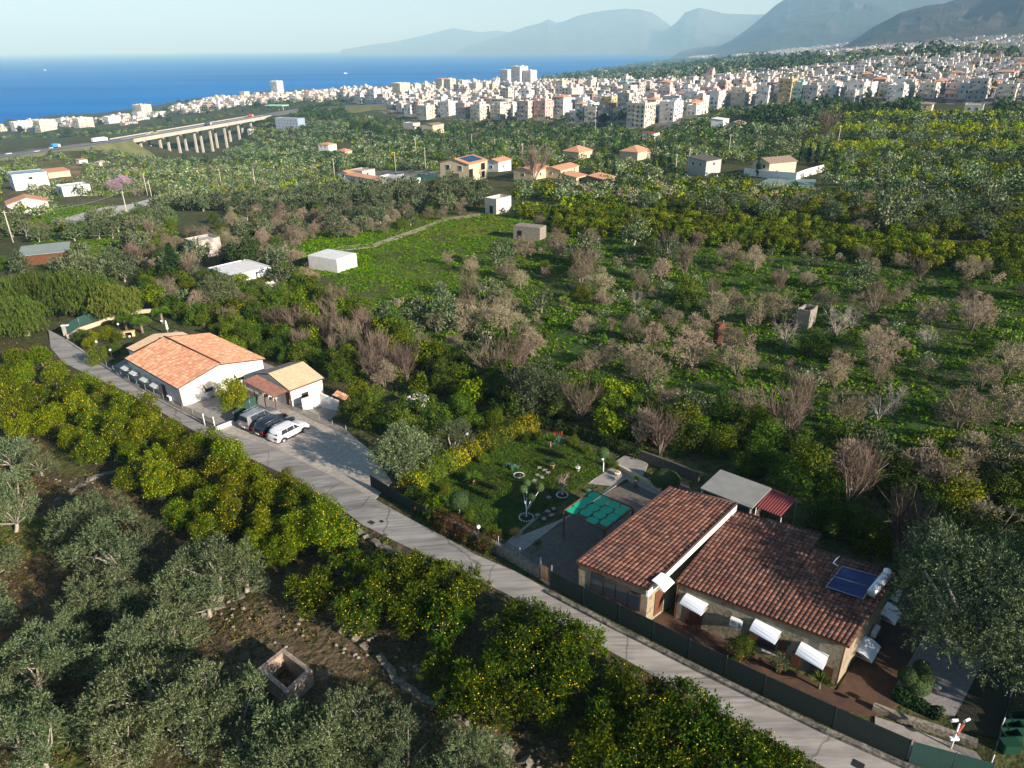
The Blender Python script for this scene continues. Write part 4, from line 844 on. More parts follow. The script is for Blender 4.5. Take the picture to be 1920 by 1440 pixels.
def tiled(name, FL, FR, BR, BL, parent, m, tw=.30, tl=.37, h=.085, step=.07, thick=.14, ncol=None):
    """pan-and-cover tiled roof plane; FL-FR is the eave"""
    FL, FR, BR, BL = [np.array(p, float) for p in (FL, FR, BR, BL)]
    W = (np.linalg.norm(FR-FL) + np.linalg.norm(BR-BL)) / 2; Ln = (np.linalg.norm(BL-FL) + np.linalg.norm(BR-FR)) / 2
    nc = ncol or max(2, int(W / tw)); nrw = max(2, int(Ln / tl)); K = 6
    N = np.cross(FR-FL, BL-FL); N /= np.linalg.norm(N); N = N if N[2] > 0 else -N
    u = np.arange(nc * K + 1) / (nc * K); prof = np.abs(np.sin(np.pi * np.arange(nc * K + 1) / K)) ** .7 * h
    rows = []; tv = []
    for j in range(nrw):
        for e_, t in ((0, j / nrw), (1, (j + 1) / nrw)):
            A = FL + (BL-FL) * t; B = FR + (BR-FR) * t; rows.append(A + (B-A) * u[:, None] + N * (prof + (step if e_ == 0 else 0))[:, None])
    V = np.array(rows); nR, nU = V.shape[:2]; V = V.reshape(-1, 3); i = np.arange(nR-1)[:, None] * nU + np.arange(nU-1)[None]; Fq = np.stack([i, i+1, i+nU+1, i+nU], -1).reshape(-1, 4)
    q = np.random.default_rng(int(W * 100)); rnd = q.uniform(0, 1, (nrw, nc)); fr = np.minimum(np.arange(nR-1) // 2 + (np.arange(nR-1) % 2), nrw-1); fc = np.arange(nU-1) // K
    val = rnd[fr][:, fc].ravel()
    b = MB(); o_ = ORG.get(parent.name, np.zeros(3)); me = mesh_np(name, V - o_, Fq, [m], attrs={'tile': ('FACE', 'FLOAT', val)})
    o = bpy.data.objects.new(name, me); col.objects.link(o); o.parent = parent; ORG[o.name] = o_
    s = MB(); s.prism([p - [0, 0, thick] for p in (FL, FR, BR, BL)], [p - [0, 0, .01] for p in (FL, FR, BR, BL)]); s.build('roof_deck', M_brown if thick > .1 else M_white, o)
    return o
def roofwalls(name, quad, zb, parent, m, inset=.22, drop=.15):
    Q = [np.array(p, float) for p in quad]; c = sum(Q) / len(Q); out = []
    for p in Q:
        d = c[:2] - p[:2]; q = p.copy(); q[:2] += d / np.linalg.norm(d) * inset * 1.4; out.append(q)
    b = MB().slab([(p[0], p[1]) for p in out], zb, [p[2] - drop for p in out]); o = b.build(name, m, parent); return o, out
class Wall:
    """vertical wall plane through A-B; photo pixels become (s,h) on it"""
    def __init__(s, A, B, out):
        s.A = np.array([A[0], A[1], 0.]); d = np.array([B[0]-A[0], B[1]-A[1], 0.]); s.L = np.linalg.norm(d); s.u = d / s.L; s.n = np.array([s.u[1], -s.u[0], 0.])
        if s.n @ (np.array([out[0], out[1], 0]) - s.A) < 0: s.n = -s.n
    def hit(s, px, py):
        d = ray(px, py); t = ((s.A - CAM) @ s.n) / (d @ s.n); return CAM + d * t
    def box(s, b, px, py, w, h, dep, off=0.0, m=0):
        P = s.hit(px, py) + s.n * (off + dep / 2); b.obox(P, (w, dep, h), s.u, m=m); return P
def awning(wall, c4, parent, m=None, drop=.45, curve=True, name='awning'):
    """panel from 4 photo corners: top-left, top-right on the wall, lower-right, lower-left out"""
    a = wall.hit(*c4[0]); b_ = wall.hit(*c4[1]); out = []
    for p in (c4[2], c4[3]):
        zz = (a[2] + b_[2]) / 2 - drop; out.append(PZ(p[0], p[1], zz))
    b = MB(); n = 5; V = []
    for k in range(n + 1):
        t = k / n; bl = .12 * math.sin(math.pi * t) if curve else 0
        for L_, R_ in ((a, out[1]), (b_, out[0])): V.append(L_ + (R_ - L_) * t + [0, 0, bl])
    V2 = [v + np.array([0, 0, -.03]) for v in V]
    Fs = [(2*k, 2*k+1, 2*k+3, 2*k+2) for k in range(n)]; m_ = len(V); b.add(V + V2, Fs + [tuple(m_ + i for i in f[::-1]) for f in Fs] + [(0, 2*0+1, m_+1, m_)] + [(2*n, 2*n+1, m_+2*n+1, m_+2*n)] + [(2*k, 2*k+2, m_+2*k+2, m_+2*k) for k in range(n)] + [(2*k+1, 2*k+3, m_+2*k+3, m_+2*k+1) for k in range(n)])
    o = b.build(name, m or M_awning, parent)
    br = MB()
    for L_, R_ in ((a, out[1]), (b_, out[0])): br.tube([L_ - [0, 0, .35], R_ - [0, 0, .03]], .015, 5); br.tube([L_ - [0, 0, .02], R_ - [0, 0, .04]], .015, 5)
    br.build('bracket', M_whitepaint, o); return o
def aircon(wall, px, py, parent):
    b = MB(); P = wall.box(b, px, py, .8, .55, .3, .12); o = b.build('air_conditioner', M_whitepaint, parent)
    f = MB(); c = P + wall.n * .16
    ring = [c + wall.u * (-.12 + .2 * math.cos(t)) + np.array([0, 0, .2 * math.sin(t)]) for t in np.arange(0, 6.3, .7)]; f.tube(ring, .012, 5); f.obox(c + wall.u * .26 , (.16, .02, .4), wall.u); f.obox(c - wall.u * .12, (.36, .012, .36), wall.u)
    f.build('fan_grille', M_metal, o); g = MB(); g.obox(P - wall.n * .2 - np.array([0, 0, .3]), (.6, .35, .04), wall.u); g.build('wall_bracket', M_metal, o); return o
M_awning = mat('white_awning', (.80,.84,.88), rough=.25, spec=.6)
M_ochre = mat('ochre_stone_wall', (.27,.22,.14), c2=(.19,.16,.11), scale=2.2, bump=.8, bscale=3, c3=(.32,.27,.18))
House = empty('stone_house', G(1568, 1300), 'long stone house with two stepped dark red tiled roofs and white awnings', 'house')
f1, f2, fs_ = PZ(1265,1092,3.2), PZ(1593,1213,3.5), PZ(1440,1156.6,3.36)
bl, bs1, bs2, br_ = PZ(1375,958,4.7), PZ(1540,1003,4.75), PZ(1525,1030,4.5), PZ(1683,1075,4.6)
bl_w = f1 + (bl - f1); tiled('roof', f1, fs_, bs1, bl, House, M_tileold); tiled('roof', fs_, f2, br_, bs2, House, M_tileold)
w1, o1 = roofwalls('wall', [f1, f2, br_, bs2], -.8, House, M_ochre)
w2, o2 = roofwalls('wall', [f1, fs_, bs1, bl], -.8, House, M_ochre, inset=.26)
A1, B1, C1, D1 = PZ(1080,1054,3.5), PZ(1215,1106,3.45), PZ(1382,945,5.45), PZ(1257,913,5.45)
tiled('roof', A1, B1, C1, D1, House, M_tileold)
w3, o3 = roofwalls('wall', [A1, B1, C1, D1], -.8, House, M_ochre, inset=.2)
# white fascia between the two roofs
fb = MB(); dd = np.array([.10, -.06, 0]); fb.prism([B1 + [0,0,-.62] + dd*.2, C1 + [0,0,-.62] + dd*.2, C1 + [0,0,-.62] - dd, B1 + [0,0,-.62] - dd], [B1 + [0,0,-.1] + dd*.2, C1 + [0,0,-.1] + dd*.2, C1 + [0,0,-.1] - dd, B1 + [0,0,-.1] - dd]); fb.build('fascia', M_white, House)
ce = MB(); ce.tube([A1 + [0,0,.05], D1 + [0,0,.05]], .10, 6); ce.tube([B1 + [0,0,.08], C1 + [0,0,.08]], .10, 6); ce.build('verge_tiles', M_tileold, House)
g_ = MB(); g_.tube([D1 + [0,0,.06], C1 + [0,0,.06]], .09, 6); g_.tube([bl + [0,0,.04], bs1 + [0,0,.04]], .09, 6); g_.tube([bs2 + [0,0,.04], br_ + [0,0,.04]], .09, 6); g_.build('ridge_tiles', M_tileold, House)
Wf = Wall(o1[0], o1[1], (0, 0)); We = Wall(o1[1], o1[2], o1[1] + np.array([5, -1, 0])); Wb = Wall(o3[0], o3[1], (0, 0)); Wr = Wall(o3[1], o3[2], o3[1] + np.array([5, -1, 0]))
b = MB(); Wf.box(b, 1301, 1163, 1.15, 2.15, .05, 0); b.build('door', M_brown, House)
for cx_, cy_, sh in ((1440, 1203, (1412, 1193, 1467, 1214)), (1528, 1250, (1492, 1236, 1552, 1264))):
    b = MB(); Wf.box(b, cx_ - 2, cy_, 1.15, 1.25, .05, 0); o = b.build('window', M_glass, House)
    for k in (0, 1):
        b = MB(); Wf.box(b, sh[2*k], sh[2*k+1], .55, 1.3, .05, .02); b.build('shutter', M_brownlit if k == 0 else M_brown, House) if False else b.build('shutter', M_brown, House)
    b = MB(); Wf.box(b, cx_ - 2, cy_ + 18, 1.4, .08, .16, 0); b.build('sill', M_conc, o)
for c4 in ([(1417,1160),(1465,1184),(1452,1208),(1405,1181)], [(1503,1203),(1554,1229),(1542,1256),(1491,1226)], [(1288,1112),(1328,1132),(1314,1154),(1274,1131)]): awning(Wf, c4, House)
awning(We, [(1622,1192),(1605,1220),(1635,1243),(1652,1213)], House); awning(We, [(1664,1128),(1651,1150),(1678,1172),(1691,1148)], House)
awning(Wr, [(1240,1073),(1222,1088),(1246,1110),(1265,1092)], House)
aircon(Wf, 1383, 1163, House); aircon(We, 1634, 1180, House); aircon(We, 1676, 1114, House)
b = MB(); We.box(b, 1600, 1245, 1.0, 2.1, .05); b.build('door', mat('varnished_wood', (.33,.13,.04), c2=(.25,.09,.03), scale=6, rough=.4), House)
b = MB(); We.box(b, 1655, 1165, 1.0, 2.1, .05); b.build('door', M_brown, House)
for k, (x, y) in enumerate([(1120,1092),(1143,1103),(1166,1114),(1189,1126)]):
    b = MB(); Wb.box(b, x, y, 1.0, 1.55, .05, .02, 0); o = b.build('window', M_brown, House); p = MB(); Wb.box(p, x, y, .86, 1.35, .03, .06); p.build('pane', M_glass, o)
b = MB(); Wr.box(b, 1234, 1128, .9, 2.1, .05); b.build('door', M_brown, House)
b = MB()
for fr in (.02, .98): q = f1 + (f2 - f1) * fr; b.tube([q + [0, 0, -.1], q + [0, 0, -3.3]], .045, 6)
b.tube([A1 + [.2, .1, -.1], A1 + [.35, .25, -3.3]], .05, 6); b.build('downpipe', M_brown, House)
b = MB()
for y_, x_ in ((1236, 1512), ): Wf.box(b, 1480, 1204, .12, .3, .12)
b.build('wall_lamp', M_darkmetal, House)
# solar water heater lies on the roof: a thing
sc4 = [PZ(1549,1100,4.25), PZ(1618,1123,4.3), PZ(1647,1080,4.85), PZ(1579,1062,4.85)]
SH = empty('solar_water_heater', sc4[0], 'blue two-panel solar water heater with steel tank on the tiled roof', 'solar heater')
for k in (0, 1):
    a, b_, c, d = [sc4[0] + (sc4[3]-sc4[0]) * (.5*k), sc4[1] + (sc4[2]-sc4[1]) * (.5*k), sc4[1] + (sc4[2]-sc4[1]) * (.5*k+.48), sc4[0] + (sc4[3]-sc4[0]) * (.5*k+.48)]
    MB().prism([p - [0,0,.08] for p in (a,b_,c,d)], [a,b_,c,d]).build('collector', mat('solar_blue', (.012,.02,.10), rough=.12, spec=.8), SH)
fr = MB(); [fr.tube([sc4[i] + [0,0,.01], sc4[(i+1) % 4] + [0,0,.01]], .03, 4) for i in range(4)]; fr.tube([(sc4[0]+sc4[3])/2, (sc4[1]+sc4[2])/2], .03, 4)
for p in sc4: fr.tube([p, p - [0, 0, .45]], .025, 4)
fr.build('frame', M_metal, SH)
t0, t1 = PZ(1634,1112,4.75), PZ(1662,1078,5.0); MB().tube([t0 - (t1-t0)*.02, t0, t1, t1 + (t1-t0)*.02], [.25,.30,.30,.25], 16).build('tank', mat('tank_steel', (.6,.62,.66), rough=.3, metal=.4), SH)
MB().lathe([(.0,.22),(.24,.22),(.26,.3),(.24,.42),(.05,.48),(0,.48)], t1 - [0, 0, 0.02], 12).build('expansion_tank', M_whitepaint, SH)
MB().tube([PZ(1572,1062,4.8), PZ(1562,1055,4.95), PZ(1568,1048,4.95), PZ(1574,1043,4.7)], .035, 6).build('pipe', M_whitepaint, SH)
# ------------------------------------------------------------------ yard surfaces
M_pav = mat('dark_paving', (.10,.085,.07), c2=(.16,.13,.105), scale=3, bump=.4)
M_pavl = mat('light_paving', (.34,.31,.27), c2=(.26,.24,.21), scale=2, bump=.3)
M_redearth = mat('red_brown_paving', (.11,.06,.035), c2=(.07,.042,.03), scale=1.5, bump=.4)
M_lawn = foliage('lawn_blades', [(.025,.07,.008),(.05,.11,.014),(.085,.14,.022),(.13,.14,.04)], tint=True)
M_lawnbase = mat('lawn_soil', (.03,.07,.012), c2=(.07,.10,.022), scale=1.4, bump=.6, bscale=60, rough=.95)
M_gravelgrey = mat('grey_gravel', (.30,.28,.27), c2=(.2,.19,.19), scale=7, bump=.7, bscale=35)
sheet('patio', [(1030,1104),(960,1050),(1060,975),(1115,935),(1200,895),(1290,905),(1300,940),(1225,1060),(1215,1165),(1250,1180)], .10, .8, M_pav)
sheet('yard_paving', [(1030,1106),(1250,1150),(1568,1296),(1690,1100),(1760,1200),(1690,1320),(1640,1345),(1590,1335)], .06, .8, M_redearth)
sheet('garden_path', [(935,1030),(1000,975),(1130,890),(1160,868),(1195,885),(1100,950),(1045,985),(975,1040)], .13, .6, M_pavl)
sheet('garden_path', [(1150,870),(1180,850),(1215,872),(1200,905),(1290,935),(1275,950),(1180,905)], .15, .6, M_pavl)
sheet('gravel_garden', [(1672,1300),(1740,1180),(1850,1230),(1790,1345),(1700,1320)], .16, .7, M_gravelgrey)
sheet('side_lawn', [(1792,1340),(1850,1225),(1910,1260),(1880,1390),(1800,1370)], .14, .7, mat('shade_dark_lawn', (.035,.045,.02), c2=(.05,.04,.025), scale=2, bump=.5))  # green lawn; the shade lying on it is put into this dark colour
LAWN = [(770,925),(850,860),(1000,815),(1040,820),(1150,862),(1160,870),(1130,888),(1050,945),(985,985),(940,1028),(850,975)]
sheet('lawn', LAWN, .10, .7, M_lawnbase)
def scatter_blades(name, poly_px, n, m, L, W, lift, seed=0, up=1.0, tall=False):
    r_ = np.random.default_rng(seed); Wp = np.array([G(*p)[:2] for p in poly_px]); x = r_.uniform(Wp[:,0].min(), Wp[:,0].max(), n); y = r_.uniform(Wp[:,1].min(), Wp[:,1].max(), n)
    k = inpoly(x, y, [tuple(p) for p in Wp]); x = x[k]; y = y[k]; z = zt(x, y) + lift; n = len(x); D = unit(np.stack([r_.normal(0, .5, n), r_.normal(0, .5, n), np.full(n, up)], 1)); l_ = (L * r_.uniform(.5, 1.4, n))[:, None]
    P = np.stack([x, y, z], 1); B = unit(np.cross(D, r_.normal(0, 1, (n, 3)))) * W; Q = np.stack([P - B, P + B, P + D * l_ + B * .5, P + D * l_ - B * .5], 1)
    ts = .5 + .5 * np.sin(x * .9 + 1.7 * np.sin(y * .7)) * np.sin(y * .8); o = link(name, qmesh(name, Q, [m], attrs={'tint': ('POINT', 'FLOAT', np.repeat(np.clip(ts + r_.normal(0, .12, n), 0, 1), 4))})); tag(o, kind='stuff'); return o
scatter_blades('lawn_grass', LAWN, 60000, M_lawn, .09, .03, .10, 1)
M_meadowg = foliage('meadow_grass', [(.03,.09,.006),(.065,.155,.008),(.11,.22,.012),(.18,.26,.018)], tint=True, amp=.45)
M_weed = foliage('orchard_weeds', [(.11,.08,.04),(.17,.125,.07),(.10,.12,.025),(.24,.19,.11)], tint=True, amp=.4)
def tufts(name, polys, n, m, size, seed, per=9, dens=None, flat=.6):
    r_ = np.random.default_rng(seed); C = []
    for poly in polys:
        Wp = np.array([G(*p)[:2] for p in poly]); x = r_.uniform(Wp[:,0].min(), Wp[:,0].max(), n * 3); y = r_.uniform(Wp[:,1].min(), Wp[:,1].max(), n * 3); z = zt(x, y); px, py, d = project(np.stack([x, y, z], 1))
        k = inpoly(px, py, poly); 
        for h in HOLES[:1]: k &= ~inpoly(px, py, h)
        cl = np.sin(x * .35 + np.sin(y * .5) * 2) * np.sin(y * .3 + np.sin(x * .22)) + r_.normal(0, .35, len(x)); k &= cl > -.25; C.append(np.stack([x, y, z], 1)[k][:n])
    C = np.concatenate(C); nc = len(C); s = r_.uniform(.5, 1.5, (nc, 1, 1)) * size; D = unit(np.concatenate([r_.normal(0, 1, (nc, per, 2)), r_.uniform(.1, 1.3, (nc, per, 1))], -1)); P = C[:, None] + D * s * np.array([1, 1, flat]) * r_.uniform(.3, 1, (nc, per, 1)); P = P.reshape(-1, 3)
    Q = leaves(P, D.reshape(-1, 3), np.repeat(s.ravel() * .75, per), np.repeat(s.ravel() * .42, per), r_, .5); o = link(name, qmesh(name, Q, [m], attrs={'tint': ('POINT', 'FLOAT', np.repeat(r_.uniform(0, 1, nc), per * 4))})); tag(o, kind='stuff')
MEAD = [(640,420),(960,400),(1560,480),(1960,520),(1990,900),(1560,850),(1200,770),(1000,700),(830,690),(690,600),(620,520)]
tufts('meadow_grass', [MEAD], 26000, M_meadowg, .36, 3)
tufts('pasture_grass', [[(60,385),(330,385),(340,500),(60,500)], [(560,430),(700,430),(700,520),(560,520)]], 5000, M_meadowg, .45, 13)
tufts('thicket_undergrowth', [[(440,520),(690,600),(1000,700),(1550,830),(1960,880),(1990,1180),(1700,1060),(1330,870),(1000,790),(740,790),(500,670)]], 9000, MT['shrub'], .42, 4)
tufts('orchard_weeds', [[(0,640),(85,650),(370,830),(660,1000),(850,1085),(1010,1160),(1230,1285),(1480,1425),(1500,1440),(0,1440)]], 9000, M_weed, .20, 5, flat=.8)
# ------------------------------------------------------------------ pergola with green woven shade
pg = [PZ(1057.8,957.7,2.65), PZ(1111,920.4,2.65), PZ(1186.7,952.4,2.65), PZ(1133.3,995.4,2.65)]
PG = empty('pergola', (pg[0][0], pg[0][1], 0.1), 'brown post pergola roofed with woven green shade cloth beside the lawn', 'pergola')
b = MB()
for i in (0, 2): b.tube([pg[i], pg[(i+1) % 4]], .11, 4)
for i in (1, 3): b.tube([pg[i], pg[(i+1) % 4]], .06, 4)
b.build('frame', mat('stained_timber', (.20,.085,.045), c2=(.14,.06,.03), scale=5), PG)
for p in pg: MB().obox((p[0], p[1], 1.25), (.14, .14, 2.7)).build('post', MATS['stained_timber'], PG)
r_ = random.Random(4); b = MB(); U = pg[3] - pg[0]; Vv = pg[1] - pg[0]
for i in range(4):
    for j in range(4):
        u0 = (i + .08) / 4; v0 = (j + .04) / 4 + (.10 if i % 2 else -.03); s1 = .27; pts = [(u0, v0+.06), (u0+.05, v0), (u0+.20, v0+.02), (u0+.235, v0+.10), (u0+.22, v0+s1-.06), (u0+.16, v0+s1), (u0+.03, v0+s1-.03), (u0-.005, v0+s1-.12)]
        P = [pg[0] + U * min(.97, max(.02, a)) + Vv * min(.985, max(.015, c)) + np.array([0, 0, .05 + .03 * ((i+j) % 2)]) for a, c in pts]; b.prism([p - [0,0,.015] for p in P], P)
b.build('shade_cloth', mat('green_shade_cloth', (.01,.40,.22), rough=.6), PG)
b = MB()
for k in (1, 2, 3): b.tube([pg[0] + Vv * k / 4, pg[3] + Vv * k / 4], .03, 4); b.tube([pg[0] + U * k / 4, pg[1] + U * k / 4], .02, 4)
b.build('lattice', MATS['stained_timber'], PG)
# ------------------------------------------------------------------ sheds behind
s4 = [PZ(1313,915,2.8), PZ(1351,880,3.0), PZ(1447,915,3.0), PZ(1410,953,2.8)]
S1 = empty('shed', (s4[0][0], s4[0][1], 0), 'low shed with flat grey roof panel behind the tiled house', 'shed')
MB().prism([p - [0,0,.12] for p in s4], s4).build('roof', mat('grey_roof_panel', (.22,.22,.20), c2=(.26,.26,.24), scale=1), S1)
roofwalls('wall', s4, -.3, S1, mat('brown_shed_wall', (.10,.07,.05), c2=(.07,.05,.04)), .25, .14)
for i in range(4): q = s4[i] + (s4[(i+2) % 4] - s4[i]) * .03; MB().tube([q - [0,0,.1], [q[0], q[1], -.2]], .05, 6).build('post', M_metal, S1)
s5 = [PZ(1418,950,2.55), PZ(1448,916,2.75), PZ(1495,936,2.6), PZ(1465,969,2.4)]
S2 = empty('lean_to', (s5[0][0], s5[0][1], 0), 'small lean-to with dark red corrugated roof beside the grey-roofed shed', 'lean-to')
def corrugated(name, q, m, parent, n=14, h=.04, thick=.03):
    """q: four corners, ribs run q0->q1"""
    K = 4; u = np.arange(n*K+1) / (n*K); hh = h * np.sin(2*np.pi*np.arange(n*K+1)/K*1.0); a = q[0] + (q[3]-q[0]) * u[:, None] + np.array([0,0,1.]) * hh[:, None]; c = q[1] + (q[2]-q[1]) * u[:, None] + np.array([0,0,1.]) * hh[:, None]
    V = np.concatenate([a, c, a - [0,0,thick], c - [0,0,thick]]); N_ = len(u); b = MB(); b.add(V, [(i, i+1, N_+i+1, N_+i) for i in range(N_-1)] + [(2*N_+i, 3*N_+i, 3*N_+i+1, 2*N_+i+1) for i in range(N_-1)] + [(i, 2*N_+i, 2*N_+i+1, i+1) for i in range(N_-1)] + [(N_+i, N_+i+1, 3*N_+i+1, 3*N_+i) for i in range(N_-1)]); return b.build(name, m, parent)
corrugated('roof', s5, mat('dark_red_sheet', (.17,.035,.035), rough=.5), S2, 10)
for p in s5: MB().tube([p - [0,0,.05], [p[0], p[1], -.3]], .04, 6).build('post', M_metal, S2)
# ------------------------------------------------------------------ fences, walls, gate
def fence(name, px, h, m, label, cat='fence', z0=.0, post=True, gap=2.4, thick=.03, postm=None, rail=False, group=None, zoff=0):
    P = [G(*p) for p in px]; root = empty(name, P[0], label, cat, group); pts = []
    for a, c in zip(P[:-1], P[1:]):
        n = max(1, int(np.linalg.norm(c-a) / gap))
        for k in range(n): pts.append(a + (c-a) * k / n)
    pts.append(P[-1]); pts = [np.array([p[0], p[1], ztf(p[0], p[1]) + zoff]) for p in pts]
    for a, c in zip(pts[:-1], pts[1:]):
        d = unit((c-a)[None])[0]; nn = np.array([-d[1], d[0], 0]) * thick / 2; b = MB()
        q = [a - nn, c - nn, c + nn, a + nn]; b.prism([p + [0,0,z0] for p in q], [p + [0,0,h] for p in q]); b.build('net_panel' if m is not M_mesh else 'mesh_panel', m, root)
    if post:
        for p in pts: MB().tube([p - [0,0,.3], p + [0,0,h + .08]], .03, 6).build('post', postm or M_metal, root)
    return root
def wall_run(name, px, h, th, m, label, cat='wall', rough=0.0, kind=None, base=.5, cap=None):
    P = [G(*p) for p in px]; b = MB(); pts = []; r_ = random.Random(len(px) * 7)
    for a, c in zip(P[:-1], P[1:]):
        n = max(1, int(np.linalg.norm(c-a) / (.5 if rough > .1 else 1.0)))
        for k in range(n): pts.append(a + (c-a) * k / n + (np.array([r_.uniform(-.14, .14), r_.uniform(-.14, .14), 0]) if rough > .1 else 0))
    pts.append(P[-1]); L = []
    for i, p in enumerate(pts):
        d = pts[min(i+1, len(pts)-1)] - pts[max(i-1, 0)]; d[2] = 0; d = unit(d[None])[0]; nn = np.array([-d[1], d[0], 0]) * th / 2; z = ztf(p[0], p[1]); t = h + r_.uniform(-rough, rough)
        L.append([np.array([p[0], p[1], z-base]) - nn, np.array([p[0], p[1], z+t]) - nn, np.array([p[0], p[1], z+t]) + nn, np.array([p[0], p[1], z-base]) + nn])
    V = [q for l_ in L for q in l_]; n = len(L); Fs = [(4*i+k, 4*i+k+1, 4*i+5+k, 4*i+4+k) for i in range(n-1) for k in range(3)] + [(0, 3, 2, 1), (4*n-4, 4*n-3, 4*n-2, 4*n-1)]
    b.add(V, Fs); o = b.build(name, m, org=L[0][0]); return tag(o, label, cat)
M_mesh = bpy.data.materials.new('wire_mesh'); M_mesh.use_nodes = True
def _wire():
    n = M_mesh.node_tree.nodes; l = M_mesh.node_tree.links; tc = n.new('ShaderNodeTexCoord'); mp = n.new('ShaderNodeMapping'); mp.inputs['Rotation'].default_value = (.78, 0, .78); l.new(tc.outputs['Object'], mp.inputs[0])
    q = n.new('ShaderNodeTexChecker'); q.inputs['Scale'].default_value = 16; l.new(mp.outputs[0], q.inputs[0]); t = n.new('ShaderNodeBsdfTransparent'); mx = n.new('ShaderNodeMixShader'); mr = n.new('ShaderNodeMapRange'); mr.inputs[3].default_value = .60; mr.inputs[4].default_value = .92; l.new(q.outputs[1], mr.inputs[0])
    b = n['Principled BSDF']; b.inputs['Base Color'].default_value = (.10, .13, .12, 1); l.new(mr.outputs[0], mx.inputs[0]); l.new(b.outputs[0], mx.inputs[1]); l.new(t.outputs[0], mx.inputs[2]); l.new(mx.outputs[0], n['Material Output'].inputs[0])
_wire()
M_net = mat('dark_green_net', (.012,.022,.02), c2=(.02,.034,.03), scale=8, rough=.8)
M_netg = mat('green_net', (.02,.06,.05), c2=(.03,.08,.065), scale=12, rough=.8)
fence('net_fence', [(1031,1104),(1160,1170),(1290,1236),(1430,1305),(1560,1366),(1697,1428)], 1.75, M_net, 'dark green shade-net fence along the lane in front of the tiled house', thick=.04, postm=M_darkmetal)
fence('net_fence', [(1702,1430),(1780,1452),(1850,1472)], 1.7, M_netg, 'bright green shade-net fence at the lower right corner by the floodlights', thick=.04, postm=M_darkmetal)
wall_run('kerb_wall', [(1026,1112),(1150,1178),(1275,1241),(1410,1308),(1540,1371),(1700,1441),(1880,1522)], .28, .35, mat('mossy_kerb_stone', (.23,.21,.18), c2=(.05,.05,.045), scale=3.5, bump=1, bscale=7), 'low rough stone kerb wall between lane and shade-net fence', 'kerb', .05)
wall_run('lane_wall', [(818,978),(880,1010),(950,1045),(1010,1082)], .95, .4, M_stone, 'rubble stone wall holding the garden above the lane', 'wall', .05)
fence('mesh_fence', [(935,1040),(975,1062),(1012,1083)], 1.5, M_mesh, 'wire mesh fence on the wall beside the brown gate', postm=M_metal, zoff=.25)
fence('net_fence', [(696,912),(755,950),(800,975)], 1.3, M_net, 'short dark net fence at the car park corner under the round olive', thick=.04, postm=M_darkmetal)
GT = empty('gate', G(1012, 1086), 'narrow brown metal gate between stone wall and net fence', 'gate'); ga, gb = G(1014, 1087), G(1034, 1103)
ga[2] = gb[2] = .05
for p in (ga, gb): MB().obox(p + [0,0,1.0], (.1,.1,2.2)).build('gate_post', M_metal, GT)
b = MB(); d = gb - ga
for k in range(9): q = ga + d * (k + .5) / 9; b.tube([q + [0,0,.15], q + [0,0,1.55]], .018, 4)
b.tube([ga + [0,0,.15], gb + [0,0,.15]], .03, 4); b.tube([ga + [0,0,1.55], gb + [0,0,1.55]], .03, 4); b.build('gate_leaf', mat('brown_painted_metal', (.28,.16,.06), rough=.5), GT)
# ------------------------------------------------------------------ hedges
def hedge(name, px, w_, h, kinds, label, n=9000, L=.15, W=.09, seed=0, zb=.0):
    """px polyline; kinds: list of (material, share)"""
    r_ = np.random.default_rng(seed); P = np.array([G(*p) for p in px]); seg = np.linalg.norm(np.diff(P[:, :2], axis=0), axis=1); cum = np.r_[0, np.cumsum(seg)]; t = r_.uniform(0, cum[-1], n)
    X = np.stack([np.interp(t, cum, P[:, i]) for i in range(3)], 1); k = np.clip(np.searchsorted(cum, t) - 1, 0, len(seg)-1); d = unit(P[k+1] - P[k]); nn = np.stack([-d[:, 1], d[:, 0], np.zeros(n)], 1)
    a = r_.uniform(0, math.pi, n); lump = 1 + .22 * np.sin(t * 2.1 + 1) * np.sin(t * .9) + .12 * np.sin(t * 5.3); D = nn * np.cos(a)[:, None] + np.array([0, 0, 1.]) * np.sin(a)[:, None]; rr = (1 - .35 * r_.uniform(0, 1, n) ** 2) * lump
    C = X + nn * (np.cos(a) * w_ / 2 * rr)[:, None]; C[:, 2] = zt(C[:, 0], C[:, 1]) + zb + h * (.15 + .85 * np.sin(a)) * rr * r_.uniform(.35, 1.05, n) ** .35; C += d * r_.normal(0, .1, (n, 1))
    Q = leaves(C, D, L * r_.uniform(.6, 1.4, n), W * r_.uniform(.6, 1.4, n), r_, .6); sh = np.cumsum([s for _, s in kinds]); u = r_.uniform(0, 1, n); mi = np.searchsorted(sh / sh[-1], np.clip(u + .18 * np.sin(t * .8 + seed), 0, .999))
    org = P[0]; o = link(name, qmesh(name, Q - org, [m for m, _ in kinds], midx=mi), org); return tag(o, label, 'hedge')
M_flow = foliage('leaves_flower', [(.42,.36,.02),(.55,.45,.03),(.30,.30,.03)]); M_red = foliage('leaves_wine', [(.10,.03,.03),(.16,.07,.05),(.10,.09,.03)]); M_redfl = foliage('flower_red', [(.45,.03,.02),(.6,.06,.03)])
hedge('flower_hedge', [(870,862),(915,838),(960,822),(1000,806)], 2.2, 2.2, [(M_['shrub'], .78), (M_flow, .22)], 'bank of yellow-flowering hedge climbing the lawn edge to the top corner', 9000, seed=1)
hedge('flower_hedge', [(768,925),(800,900),(835,882),(870,862)], 2.7, 2.1, [(M_['shrub'], .95), (M_flow, .05)], 'green hedge between garden lawn and round olive tree', 9000, seed=2)
hedge('bush_bank', [(790,955),(840,990),(890,1015),(935,1032)], 2.0, 1.3, [(M_['shrub'], .45), (M_red, .55)], 'wine-red bushy bank above the stone wall along the lane', 8000, seed=3)
